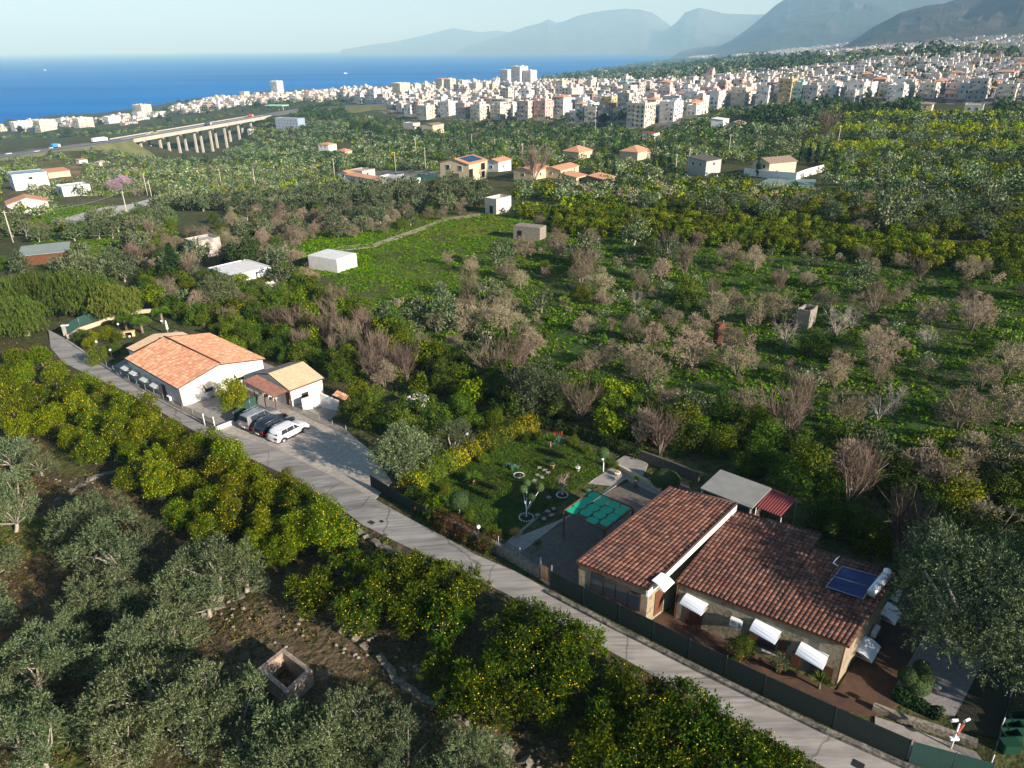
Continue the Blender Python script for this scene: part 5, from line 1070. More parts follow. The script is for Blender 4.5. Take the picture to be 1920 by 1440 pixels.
hedge('bush_bank', [(775,935),(800,955),(830,975)], 2.4, 1.5, [(M_['shrub'], 1)], 'green bush corner of the garden next to the lane', 4000, seed=6)
hedge('clipped_hedge', [(1010,800),(1080,815),(1160,845),(1200,862)], 1.2, 1.3, [(M_['dark'], .8), (M_['shrub'], .2)], 'dark clipped hedge along the back edge of the lawn', 7000, seed=4)
hedge('clipped_hedge', [(1678,1305),(1710,1322),(1760,1345)], .9, .8, [(M_['dark'], 1)], 'dark low hedge beside the gravel garden', 4000, seed=5)
# ------------------------------------------------------------------ garden plants
M_top = foliage('leaves_topiary', [(.045,.085,.03),(.08,.12,.05),(.11,.15,.07)])
def topiary(px, py, balls, label, seed=0, trunk=M_barkpale, striped=False, leafL=.06):
    """balls: (dx px, dy px, radius m, height m) of each clipped ball, px/py = foot of the stem"""
    B = G(px, py); r_ = np.random.default_rng(seed); root = empty('topiary_tree', B, label, 'topiary')
    for bx, by, rad, hz, *fl in balls:
        rad *= 1.18
        sq = np.array([1, 1, fl[0] if fl else .9]); C = PZ(bx, by, B[2] + hz); n = int(1500 * rad * rad * 4) + 300; D = unit(r_.normal(0, 1, (n, 3))); P = C + D * rad * sq * r_.uniform(.9, 1.03, (n, 1)); Q = leaves(P, D, leafL * 1.6, leafL, r_, .4)
        core = MB().ball(C, rad * .88, 12, 8, sq=sq); o = core.build('core', M_top, root); lo = link('clipped_leaves', qmesh('clipped_leaves', Q - B, [M_top]), parent=root); o.parent = lo; o.location = (0, 0, 0)
        Kp = B * .8 + C * .2 + np.array([0, 0, (hz * .5)]); MB().tube([[B[0] * .85 + C[0] * .15, B[1] * .85 + C[1] * .15, B[2] + hz * .45], C - [0, 0, rad * .5]], [.03, .02], 6).build('branch', trunk, root)
    MB().tube([B + [0, 0, -.1], [B[0] * .9 + C[0] * .1, B[1] * .9 + C[1] * .1, B[2] + hz * .5]], [.07, .05], 7).build('stem', trunk, root)
    return root
topiary(862, 968, [(860,938,.72,1.6)], 'big clipped ball tree on the lawn near the lane', 1)
topiary(1131, 886, [(1131,849,.50,2.2)], 'clipped ball on two pale stems by the garden path', 2, M_whitepaint)
topiary(987, 972, [(981,917,.32,2.2),(1012,914,.34,2.0),(996,932,.33,1.9),(988,905,.30,2.4)], 'cloud-pruned tree with four small balls and white banded trunk', 3, M_whitepaint)
topiary(1716, 1315, [(1722,1283,.62,1.0),(1703,1268,.50,1.4),(1732,1270,.52,1.4),(1729,1253,.45,1.6)], 'cloud-pruned tree with four balls in the gravel garden', 4)
topiary(1250, 918, [(1248,900,1.15,.75,.65)], 'wide clipped dome bush behind the pergola', 5)
def ring(px, py, rad, label):
    B = G(px, py); B[2] += .1; root = empty('flower_bed', B, label, 'flower bed', 'round flower beds in the lawn')
    for k in range(16): t = k * 6.283 / 16; MB().ball(B + [rad * math.cos(t), rad * math.sin(t), .03], .08, 6, 5, sq=(1, 1, .7)).build('stone', M_whitepaint, root)
    MB().lathe([(0, .0), (rad - .06, .0), (rad - .06, .05), (0, .07)], B, 14).build('soil', mat('dark_soil', (.03,.025,.02)), root); return B
ring(973, 893, .5, 'round white-edged flower bed at the middle of the lawn'); ring(987, 972, .62, 'round white-edged bed around the banded trunk'); ring(1054, 930, .5, 'round white-edged bed under the bare white-stemmed tree')
Q, LQ, lm = twig_tree(9, 2.3, .8, 3, 16, 9, .35, .012, leaf=500, L=.1, W=.06, vertical=.3)
B = G(1054, 930); t = empty('bare_tree', B, 'small bare tree with forked white stems on the lawn', 'tree'); link('crown', qmesh('bare_tree_crown', np.concatenate([Q, LQ]), [M_['twig']]), parent=t); link('trunk', mb_mesh(limbs_mb(lm, .06), 'bare_tree_trunk', M_whitepaint), parent=t)
plant('cycad', G(888, 905), 'cycad palm with short orange trunk on the lawn edge', 'cycad', 'palm', s=.8)
plant('agave', G(952, 878), 'blue-green agave rosette left of its twin', 'agave', 'agave', 'agaves by the flower hedge'); plant('agave', G(966, 882), 'blue-green agave rosette right of its twin', 'agave', 'agave', 'agaves by the flower hedge')
plant('agave', G(1105, 925), 'agave at the corner of the pergola', 'agave', 'agave', s=.7)
plant('yucca', G(1032, 840), 'spiky yucca by the top corner of the lawn', 'yucca', 'yucca', s=1.4)
plant('straw', G(966, 1003), 'pale dry tuft plant by the garden path', 'dry_plant', 'plant', s=1.0)
plant('yucca', G(1008, 1032), 'spiky green plant in front of the dark patio', 'yucca', 'yucca', s=.8)
plant('yucca', G(1535, 1292), 'spiky plant at the foot of the stone house front wall', 'yucca', 'yucca', s=1.1)
def potted(px, py, label, kind='shrub', s=.3, potm=None, lift=.12, pr=.22, ph=.4, name='potted_plant'):
    B = G(px, py); B[2] += lift; root = empty(name, B, label, 'potted plant'); MB().lathe([(0,0),(pr*.7,0),(pr,ph),(pr*1.12,ph),(pr*1.12,ph+.04),(pr*.9,ph+.04),(0,ph-.02)], B, 14).build('pot', potm or M_terra, root)
    for pn, me, kd in ARCH[kind][0]:
        o = link({'crown': 'foliage', 'leaves': 'foliage', 'trunk': 'stem'}.get(pn, pn), me, (0, 0, ph * .8), root, sc_=s)
        if kd: o['kind'] = kd
    return root
M_terra = mat('terracotta', (.42,.17,.09), c2=(.33,.13,.07), scale=8)
potted(1384, 1240, 'tall bushy plant in a terracotta pot before the stone house', 'shrub', .5, pr=.27, ph=.5)
potted(1459, 1262, 'round silvery bush in a pot below the house windows', 'olive_mid', .26)
potted(1083, 885, 'white pot with spiky green plant by the lawn', 'yucca', .9, M_whitepaint)
potted(1036, 880, 'red-flowered plant in an ochre pot on the lawn', 'agave', .6, mat('ochre_pot', (.55,.35,.08)))
potted(1191, 915, 'small cactus in a brick-red square pot on the path', 'yucca', .8)
potted(1157, 893, 'wide white bowl planter at the path bend', 'straw', .5, M_whitepaint, pr=.3, ph=.3)
potted(1752, 1340, 'pale stone planter in the gravel garden, lower one', 'agave', .3, M_conc, pr=.28, ph=.3); potted(1752, 1296, 'pale stone planter in the gravel garden, upper one', 'agave', .3, M_conc, pr=.26, ph=.3)
B = G(1046, 832); root = empty('aloe', B, 'aloe with red flower spikes at the top of the lawn', 'aloe'); [link('leaves', me, parent=root, sc_=1.3) for pn, me, kd in ARCH['agave'][0]]
for k in range(4): q = B + [.25*k-.35, .1*(k % 2), 0]; MB().tube([q, q + [0,0,1.1]], .015, 5).build('flower_stem', M_['shrub'], root); MB().tube([q + [0,0,1.0], q + [0,0,1.5]], [.07, .02], 6).build('flower', M_redfl, root)
for k, (x, y) in enumerate([(1012,879),(1021,884),(1008,893),(1028,888),(1002,903),(1016,897),(1027,961),(1034,968),(1038,956),(1029,935),(1008,968),(1020,975)]):
    P = G(x, y); tag(MB().obox(P + [0,0,.14], (.42,.34,.06), (math.cos(k), math.sin(k), 0)).build('stepping_stone', M_pavl, org=P), f'pale flat stepping stone in the lawn, {ordn(k+1)} along the trail', 'stepping stone', 'stepping stones in the lawn')
def lamp_post(px, py, h, label, globe=True, group=None):
    B = G(px, py); root = empty('garden_lamp', B, label, 'lamp', group); MB().tube([B - [0,0,.1], B + [0,0,h]], .035, 6).build('pole', M_darkmetal, root); MB().ball(B + [0,0,h+.14], .17, 12, 8).build('lamp_shade', mat('white_globe', (.85,.85,.85), rough=.3), root)
for i, (x, y, h) in enumerate([(898,1022,1.7),(877,845,1.9),(1129,872,.6)]): lamp_post(x, y, h, ['lamp post in front of the lawn by the lane wall', 'lamp post standing in the yellow flower hedge', 'short lamp by the ball-topped tree'][i])
# retaining walls, chairs of the yard
wall_run('garden_wall', [(1635,1330),(1690,1352),(1750,1372),(1830,1400)], .5, .35, M_stone, 'low curved stone wall beside the gravel garden', 'wall', .04)
sheet('paved_strip', [(1640,1345),(1700,1365),(1830,1412),(1850,1440),(1700,1425),(1640,1375)], .1, .6, M_pavl)
wall_run('boundary_wall', [(1200,862),(1262,885),(1310,905)], 1.1, .25, M_pav, 'dark boundary wall behind the dome bush', 'wall')
wall_run('patio_wall', [(1160,880),(1205,905),(1240,925)], .55, .3, M_cream, 'low cream wall around the patio corner', 'wall')
fence('rail_fence', [(1893,1310),(1875,1370),(1855,1440)], 1.0, M_mesh, 'pale-railed fence along the right edge beside the green bins', postm=M_whitepaint)
# floodlights
B = G(1782, 1405); FL = empty('floodlight_mast', B, 'white post with two white floodlights behind the green net', 'floodlight'); MB().tube([B - [0,0,.2], B + [0,0,2.1]], .05, 6).build('pole', M_whitepaint, FL)
for k, dx in enumerate((-.35, .35)): c = B + [dx, 0, 2.35]; MB().obox(c, (.34,.12,.26), (1, .4*k, 0), (0, -.5, 1)).build('floodlight', M_whitepaint, FL)
MB().obox(B + [.25,.1,1.55], (.7,.1,.14), (.7,.5,.5)).build('arm', mat('red_band', (.5,.12,.08)), FL); MB().obox(B + [0,0,.9], (.5,.2,.15)).build('junction_box', M_whitepaint, FL)
# bins
M_bin = mat('green_plastic', (.012,.05,.03), rough=.4)
for k, (x, y) in enumerate([(1903,1340),(1896,1356),(1892,1372),(1890,1392)]):
    B = G(x, y + 14); root = empty('crate_bin', B, f'open green plastic crate at the right edge, {ordn(k+1)} from the top' if k < 3 else 'green crate with a closed lid, lowest at the right edge', 'crate', 'green crates at the right edge'); b = MB(); w_, d_, h_ = .95, .6, .6
    for sx in (-1, 1): b.obox(B + [sx*w_/2, 0, h_/2], (.05, d_, h_)); b.obox(B + [0, sx*d_/2, h_/2], (w_-.05, .05, h_))
    b.obox(B + [0,0,.05], (w_-.05, d_-.05, .05)); b.build('body', M_bin, root)
    if k == 3: MB().obox(B + [0,0,h_+.03], (w_+.05, d_+.05, .06)).build('lid', M_bin, root)
for k, (x, y) in enumerate([(662,968),(673,963)]): pass
P = G(697, 981); tag(MB().obox(P + [0,0,.075], (.55,.4,.03), (.77,-.6,0)).build('drain_cover', M_darkmetal, org=P), 'left one of two dark drain covers in the lane', 'drain cover', 'drain covers in the lane')
P = G(716, 979); tag(MB().obox(P + [0,0,.075], (.35,.3,.03), (.77,-.6,0)).build('drain_cover', M_darkmetal, org=P), 'right, smaller one of two drain covers in the lane', 'drain cover', 'drain covers in the lane')
P = G(1609, 1436); tag(MB().obox(P + [0,0,.085], (.6,.5,.03), (.77,-.6,0)).build('drain_cover', M_darkmetal, org=P), 'dark drain cover in the lane at the bottom edge', 'drain cover')
# roofless stone hut below the orchard
def hut_walls(name, px4, z, h, th, m, label, cat, zs=None):
    P = [PZ(a, c, z + h) for a, c in px4]; b = MB()
    root = empty(name, (P[0][0], P[0][1], z), label, cat); C = sum(P) / 4
    for i in range(4):
        a, c = P[i], P[(i+1) % 4]; d = unit((c-a)[None])[0]; nn = np.array([-d[1], d[0], 0])
        if nn @ (C - a) < 0: nn = -nn
        n = 5; 
        b = MB(); r_ = random.Random(i); q0 = a + d * (th if i % 2 else 0); q1 = c - d * (th if i % 2 else 0); V = []
        for k in range(n+1):
            p = q0 + (q1-q0) * k / n; t = h + r_.uniform(-.12, .03) if m in (M_stone,) else h
            V += [[p[0], p[1], z-.8], [p[0], p[1], z+t], [p[0]+nn[0]*th, p[1]+nn[1]*th, z+t], [p[0]+nn[0]*th, p[1]+nn[1]*th, z-.8]]
        b.add(V, [(4*k+j, 4*k+j+1, 4*k+5+j, 4*k+4+j) for k in range(n) for j in range(3)] + [(0,3,2,1), (4*n, 4*n+1, 4*n+2, 4*n+3)]); b.build('wall', m, root)
    return root
M_ruin = mat('pinkish_rubble_wall', (.42,.32,.24), c2=(.25,.20,.15), scale=3.5, bump=1.0, bscale=5)
zz = ztf(*G(535, 1290)[:2]); hut_walls('roofless_hut', [(482,1254),(531,1215),(585,1255),(537,1300)], zz - .2, 1.6, .3, M_ruin, 'small roofless stone hut among the olive trees', 'ruin')
M_terrace = mat('dark_rubble', (.22,.19,.15), c2=(.09,.085,.06), scale=5, bump=1.0, bscale=6)
for i, (pl, lab) in enumerate([([(380,1155),(440,1125),(490,1095)], 'broken dry-stone terrace wall above the olive trees'), ([(860,1345),(930,1390),(1000,1440)], 'tumbled stone terrace wall at the bottom of the orchard'),
      ([(640,1180),(700,1220),(760,1290),(860,1345)], 'overgrown stone terrace edge below the lemon trees'), ([(100,940),(170,900),(260,870)], 'earth-topped terrace wall in the upper olive plot'), ([(250,870),(330,960),(420,1020)], 'dry-stone terrace wall below the far lemon trees'),([(660,990),(720,1030),(800,1060)], 'stone edge of the lane above the orchard')]):
    wall_run('terrace_wall', pl, .10, .5, M_terrace, lab, 'terrace wall', .28)
def rubble(px, py, n, r, seed):
    n += 2
    r_ = random.Random(seed); P = G(px, py); b = MB()
    for k in range(n): x = P[0] + r_.gauss(0, r); y = P[1] + r_.gauss(0, r); b.ball((x, y, ztf(x, y) + .05), r_.uniform(.06, .2), 6, 4, sq=(1, r_.uniform(.6, 1), .6), jit=.5)
    return b
bb = MB()
for i, (x, y) in enumerate([(700,1230),(880,1340),(960,1400),(560,1175),(430,1150),(260,1190),(640,1190),(1000,1440),(760,1260),(330,985),(860,1290),(130,905)]): 
    q = rubble(x, y, 7, 1.0, i); bb.add(np.concatenate(q.v), q.f)
tag(bb.build('loose_rubble', M_stone), kind='stuff')
tufts('verge_weeds', [[(a, b_ - 4) for a, b_ in LANE_L] + [(a, b_ + 12) for a, b_ in LANE_L[::-1]]], 2600, M_weed, .26, 8, flat=.9)
tufts('verge_grass', [[(a, b_ - 1) for a, b_ in LANE_L] + [(a, b_ + 22) for a, b_ in LANE_L[::-1]]], 2600, M_meadowg, .28, 9, flat=.8)
for i, (x, y, s) in enumerate([(905,868,.35),(925,850,.3),(990,830,.35),(1010,824,.3),(800,945,.5),(835,925,.35),(815,965,.55),(925,1010,.4),(1075,835,.35),(1100,850,.3),(1150,880,.28),(880,975,.3)]): plant('shrub', G(x, y), f'small garden shrub along the lawn edge, {ordn(i+1)} counted from the flower hedge', 'garden_shrub', 'shrub', 'small shrubs round the lawn', s)
# ------------------------------------------------------------------ terracotta-roofed white house by the lane
zB = ztf(*G(340, 765)[:2])
W_ = lambda x, y, h: PZ(x, y, zB + h)
HB = empty('white_house', G(342, 765), 'white house with wide terracotta gable roof by the lane', 'house')
eL0, eL1 = W_(233,671.7,2.7), W_(332.5,729,2.7); rg0, rg1 = W_(308,631.5,4.1), W_(413,681.5,4.1); eR0, eR1 = W_(392,624,2.7), W_(497.5,672.5,2.7)
tiled('roof', eL0, eL1, rg1, rg0, HB, M_tilenew, tw=.30, tl=.42, h=.04, step=.03); tiled('roof', eR1, eR0, rg0 + [0,0,-.1], rg1 + [0,0,-.1], HB, M_tilenew, tw=.30, tl=.42, h=.04, step=.03)
MB().tube([rg0 + [0,0,.08], rg1 + [0,0,.08]], .11, 6).build('ridge_tiles', M_tileold, HB)
def gable_walls(name, e0, e1, r1, r0, f1, f0, zb, parent, m, ins=.3):
    """e0-e1 one eave, r0-r1 ridge, f0-f1 other eave (0 = far end, 1 = near end)"""
    def q(p, d): v = np.array(p, float); return v + d
    al = unit((e1 - e0)[None])[0] * ins; ac = unit((f1 - e1)[None])[0] * ins; b = MB()
    near = [e1 - al + ac, r1 - al, f1 - al - ac]; far_ = [e0 + al + ac, r0 + al, f0 + al - ac]
    top = [near[0] - [0,0,.12], near[1] - [0,0,.15], near[2] - [0,0,.12], far_[2] - [0,0,.12], far_[1] - [0,0,.15], far_[0] - [0,0,.12]]
    V = [[p[0], p[1], zb] for p in top] + [list(p) for p in top]
    b.add(V, [(0,2,8,7,6), (2,3,9,8), (3,5,11,10,9), (5,0,6,11), (6,7,10,11), (7,8,9,10), (0,5,3,2)]); return b.build(name, m, parent), near, far_
_, nr_, fr_ = gable_walls('wall', eL0, eL1, rg1, rg0, eR1, eR0, zB - 1, HB, M_white)
x0, x1, x2, x3 = W_(236,652.5,2.45), W_(250,659,2.5), W_(304,631.7,3.6), W_(287.5,626,3.5); tiled('roof', x0, x1, x2, x3, HB, M_tilelight, tw=.3, tl=.42, h=.03, step=.02)
x4, x5 = W_(341.7,622.5,2.6), W_(352,627,2.6); tiled('roof', x5, x4, x3 + [0,0,.0], x2, HB, M_tilelight, tw=.3, tl=.42, h=.03, step=.02)
MB().slab([(x0[0]+.3,x0[1]), (x1[0],x1[1]), (x5[0],x5[1]), (x4[0]-.3,x4[1])], zB - .6, zB + 2.35).build('wall', M_white, HB)
Wg = Wall(nr_[0], nr_[2], nr_[0] + np.array([5, -5, 0])); Wl = Wall(fr_[0], nr_[0], fr_[0] + np.array([-5, -5, 0]))
M_shut = mat('varnished_wood', (.33,.13,.04))
def win(wall, px, py, w_, h_, parent, m=M_glass, fm=None, sill=True, shut=None):
    b = MB(); P = wall.box(b, px, py, w_, h_, .06, 0); o = b.build('window', fm or M_brown, parent); p = MB(); p.obox(P + wall.n * .04, (w_ * .84, .03, h_ * .86), wall.u); p.build('pane', m, o)
    if sill: s = MB(); s.obox(P + wall.n * .06 - np.array([0, 0, h_/2 + .05]), (w_ + .2, .2, .06), wall.u); s.build('sill', M_white, o)
    if shut:
        for k in (-1, 1): s = MB(); s.obox(P + wall.u * k * w_ * .78 + wall.n * .02, (w_ * .5, .05, h_), wall.u); s.build('shutter', shut, o)
    return o
win(Wg, 391, 727, 1.1, 1.0, HB, fm=M_shut); win(Wg, 449, 706, 1.1, 1.0, HB)
b = MB(); Wl.box(b, 309, 735, .9, 2.1, .06); b.build('door', M_brown, HB)
M_awn2 = mat('cream_awning', (.62,.55,.42), rough=.6)
def simple_awning(wall, px, py, w_, out, drop, parent, m):
    P = wall.hit(px, py); a, c = P - wall.u * w_/2, P + wall.u * w_/2; o_ = wall.n * out - np.array([0, 0, drop]); b = MB(); b.prism([p - [0,0,.04] for p in (a, c, c + o_, a + o_)], [a, c, c + o_, a + o_]); aw = b.build('awning', m, parent); t = MB(); t.tube([a - [0,0,.5], a + o_], .02, 4); t.tube([c - [0,0,.5], c + o_], .02, 4); t.build('bracket', M_whitepaint, aw)
simple_awning(Wg, 391, 716, 1.6, .9, .35, HB, M_awn2); simple_awning(Wg, 447, 697, 1.5, .9, .35, HB, M_awn2)
for x, y in ((241,688),(257,697),(277,709),(296,720)): simple_awning(Wl, x, y - 3, 1.5, .9, .3, HB, mat('pale_awning', (.6,.6,.58)))
aircon(Wl, 321, 745, HB)
b = MB(); b.tube([nr_[0] + Wg.n*.12 + Wl.n*.05 - [0,0,.1], [*(nr_[0] + Wg.n*.12)[:2], zB - .2]], .06, 6); b.build('downpipe', mat('copper_pipe', (.3,.14,.09)), HB)
sheet('house_yard', [(236,712),(205,690),(260,660),(330,620),(420,650),(520,690),(560,745),(600,780),(560,790),(480,760),(410,800),(345,772)], .04, .6, M_pavl)
# small house with sandy roof, carport
zC = ztf(*G(560, 775)[:2]); C_ = lambda x, y, h: PZ(x, y, zC + h)
HCc = empty('small_house', G(548, 766), 'small white house with sandy tiled gable roof beside the parked cars', 'house')
e1, e0, r1, r0 = C_(543,733,2.3), C_(608,708.8,2.3), C_(502.6,700,3.5), C_(568,677.5,3.5); d1, d0 = C_(477.7,700,2.6), C_(545.6,679,2.6)
tiled('roof', e1, e0, r0, r1, HCc, M_tilelight, tw=.28, tl=.4, h=.035, step=.025)
qd = r1 + (d1 - r1) * 1.0; tiled('roof', d0, d1, r1 - [0,0,.05], r0 - [0,0,.05], HCc, mat('dark_tile', (.16,.13,.12)) and tile_mat('dark_slope_tiles', [(.20,.16,.14),(.28,.22,.18)], .2), tw=.28, tl=.4, h=.035, step=.02)  # back slope has darker tile colours than the front slope
_, nn_, ff_ = gable_walls('wall', e0, e1, r1, r0, d1, d0, zC - .8, HCc, M_white, .22)
Wc = Wall(e1, e0, e1 + np.array([5, -5, 0])); Wc.A = Wc.A - Wc.n * .24
win(Wc, 572, 743, 1.0, 1.1, HCc); b = MB(); We2 = Wall(nn_[0], nn_[2], nn_[0] + np.array([-6, -6, 0])); We2.box(b, 541, 748, .9, 2.0, .06); b.build('door', M_brown, HCc)
cp = [C_(455.8,714,2.35), C_(514.4,744.7,2.3), C_(540,733,2.6), C_(481.6,702.5,2.7)]
CPt = empty('carport', (cp[0][0], cp[0][1], zC), 'open lean-to with rust-brown corrugated roof joined to the small house', 'lean-to')
corrugated('roof', [cp[3], cp[0], cp[1], cp[2]], mat('rust_sheet', (.20,.085,.06), c2=(.28,.15,.11), scale=2), CPt, 18, .05)
b = MB(); [b.tube([cp[0] + (cp[1]-cp[0])*t - [0,0,.08], cp[3] + (cp[2]-cp[3])*t - [0,0,.08]], .04, 4) for t in (0,.25,.5,.75,1)]; b.build('rafters', M_brown, CPt)
for t in (0, .33, .66, 1): p = cp[0] + (cp[1]-cp[0]) * t; MB().tube([p - [0,0,.1], [p[0], p[1], zC - .3]], .06, 6).build('post', M_brown, CPt)
for k, (x, y) in enumerate([(498,742),(508,748),(517,752)]):
    P = G(x, y); root = empty('garden_chair', P, f'white plastic chair under the rust-brown lean-to, {ordn(k+1)} from the left', 'chair', 'white chairs under the lean-to'); MB().obox(P + [0,0,.43], (.5,.5,.05)).build('seat', M_whitepaint, root); MB().obox(P + [.0,.24,.7], (.5,.05,.55)).build('backrest', M_whitepaint, root)
    for sx in (-1, 1):
        for sy in (-1, 1): MB().tube([P + [.2*sx,.2*sy,.42], P + [.24*sx,.24*sy,0]], .025, 5).build('leg', M_whitepaint, root)
# white yard wall, oven canopy
P = [PZ(a, c, zC + h) for a, c, h in ((565,748,1.55),(598.8,736,2.1),(634.7,751.7,1.6))]; R_ = empty('yard_wall', (P[0][0], P[0][1], zC), 'white angular yard wall beside the small house', 'wall')
for a, c in ((P[0], P[1]), (P[1], P[2])): d = unit((c-a)[None])[0]; n_ = np.array([-d[1], d[0], 0]) * .1; MB().slab([tuple((a-n_)[:2]), tuple((c-n_)[:2]), tuple((c+n_)[:2]), tuple((a+n_)[:2])], zC - .6, [a[2], c[2], c[2], a[2]]).build('wall', M_white, R_)
sheet('yard_floor', [(560,778),(570,762),(610,752),(640,772),(616,790)], .07, .6, M_pavl)
cq = [PZ(622,742,zC+1.9), PZ(646,752,zC+1.9), PZ(655,742,zC+2.1), PZ(632,732,zC+2.1)]; R_ = empty('canopy', (cq[0][0], cq[0][1], zC), 'small canopy with bright orange-red roof behind the white yard wall', 'canopy'); tiled('roof', *cq, R_, M_tilenew, tw=.28, tl=.4)
for p in cq: MB().tube([p - [0,0,.1], [p[0], p[1], zC - .5]], .06, 6).build('post', M_white, R_)
wall_run('low_wall', [(404,808),(438,795)], .5, .25, M_white, 'short low white wall at the car park entrance', 'wall')
fence('mesh_fence', [(190,685),(215,702),(275,738),(345,776),(404,806)], 1.3, M_mesh, 'wire mesh fence on a low wall in front of the white house', postm=M_metal, gap=2.2)
wall_run('lane_kerb', [(125,640),(160,664),(215,701),(275,739),(345,777),(404,806)], .32, .25, M_conc, 'low pale kerb wall along the lane before the white house', 'kerb', .02)
fence('green_fence', [(440,790),(470,765),(485,757)], 1.2, M_netg, 'short green net fence behind the silver off-roader', gap=2)
fence('mesh_fence', [(545,765),(600,795),(650,815)], 1.1, M_mesh, 'wire fence at the head of the parking row', gap=2.4)
G2 = empty('yard_gate', G(404, 806), 'white framed metal gate at the corner of the white house yard', 'gate')
ga, gb = G(385,800), G(404,806)
for p in (ga, gb): MB().tube([p, p + [0,0,1.7]], .06, 6).build('gate_post', M_whitepaint, G2)
b = MB(); [b.tube([ga + (gb-ga)*t + [0,0,.1], ga + (gb-ga)*t + [0,0,1.4]], .02, 4) for t in np.linspace(0,1,8)]; b.tube([ga + [0,0,1.4], gb + [0,0,1.4]], .025, 4); b.build('gate_leaf', M_darkmetal, G2)
for k, (x, y) in enumerate([(186,662),(212,678),(248,652),(226,628),(307,622)]):
    lamp_post(x, y, 1.7, f'white globe lamp in the garden of the white house, {["leftmost by the lane","second from the lane","by the sandy roof","among the palms","next to the folded parasol"][k]}', group='white globe lamps')
P = G(316, 628); R_ = empty('parasol', P, 'closed white parasol behind the white house', 'parasol'); MB().lathe([(.03,0),(.03,.9),(.22,1.0),(.12,2.2),(.03,2.5)], P, 10).build('closed_canopy', M_whitepaint, R_)
P = G(233, 632); R_ = empty('garden_bench', P, 'yellow stone garden bench with openings near the palms', 'bench'); M_y = mat('yellow_stone', (.6,.47,.25), c2=(.5,.4,.22), scale=3); MB().obox(P + [0,0,.85], (3.4,.7,.14), (.9,.35,0)).build('top', M_y, R_)
for t in (-1.4, 0, 1.4): MB().obox(P + np.array([.93*t,.36*t,.4]), (.4,.6,.8), (.9,.35,0)).build('leg', M_y, R_)
wall_run('yard_boundary', [(128,636),(150,622),(190,608),(235,590),(300,585)], .7, .3, M_cream, 'pale boundary wall and footing under the weeping trees', 'wall')
fence('green_fence', [(122,628),(150,612),(180,600),(215,590)], 1.6, M_netg, 'green net fence at the end of the lane', gap=2.5)
P = G(124, 632); R_ = empty('gate_pillar', P, 'pale gate pillar with white cap at the lane end', 'pillar'); MB().obox(P + [0,0,.9], (.4,.4,2.0)).build('pillar', M_conc, R_); MB().obox(P + [.3,0,2.0], (1.1,.5,.12)).build('cap', M_whitepaint, R_)
# roofless white box
zz = ztf(*G(780, 770)[:2]); hut_walls('roofless_shed', [(760,745),(784,734),(806,745),(780,757)], zz, 1.7, .18, M_white, 'roofless white walled box in the shrubs', 'ruin')
zz = ztf(*G(1515, 605)[:2]); hut_walls('concrete_tank', [(1495,578),(1510,569),(1534,573),(1520,583)], zz, 3.0, .2, M_stone, 'open grey concrete box among withered trees', 'tank')
P = G(1346, 642); R_ = empty('rusty_tank', P, 'tall rusty metal cabinet beside a withered tree', 'cabinet'); MB().obox(P + [0,0,1.5], (1.2,.9,3.0), (.8,.5,0)).build('body', mat('rust', (.20,.055,.03), c2=(.11,.035,.025), scale=3), R_); MB().tube([P + [.55,.3,0], P + [.55,.3,3.3]], .06, 6).build('frame', M_metal, R_)
P = G(909, 640); hut_walls('rubble_box', [(898,628),(905,620),(922,622),(916,634)], P[2], 1.6, .4, mat('white_rubble', (.6,.52,.42), c2=(.4,.34,.28), scale=3, bump=.8), 'pale ruined stone box in the meadow', 'ruin')
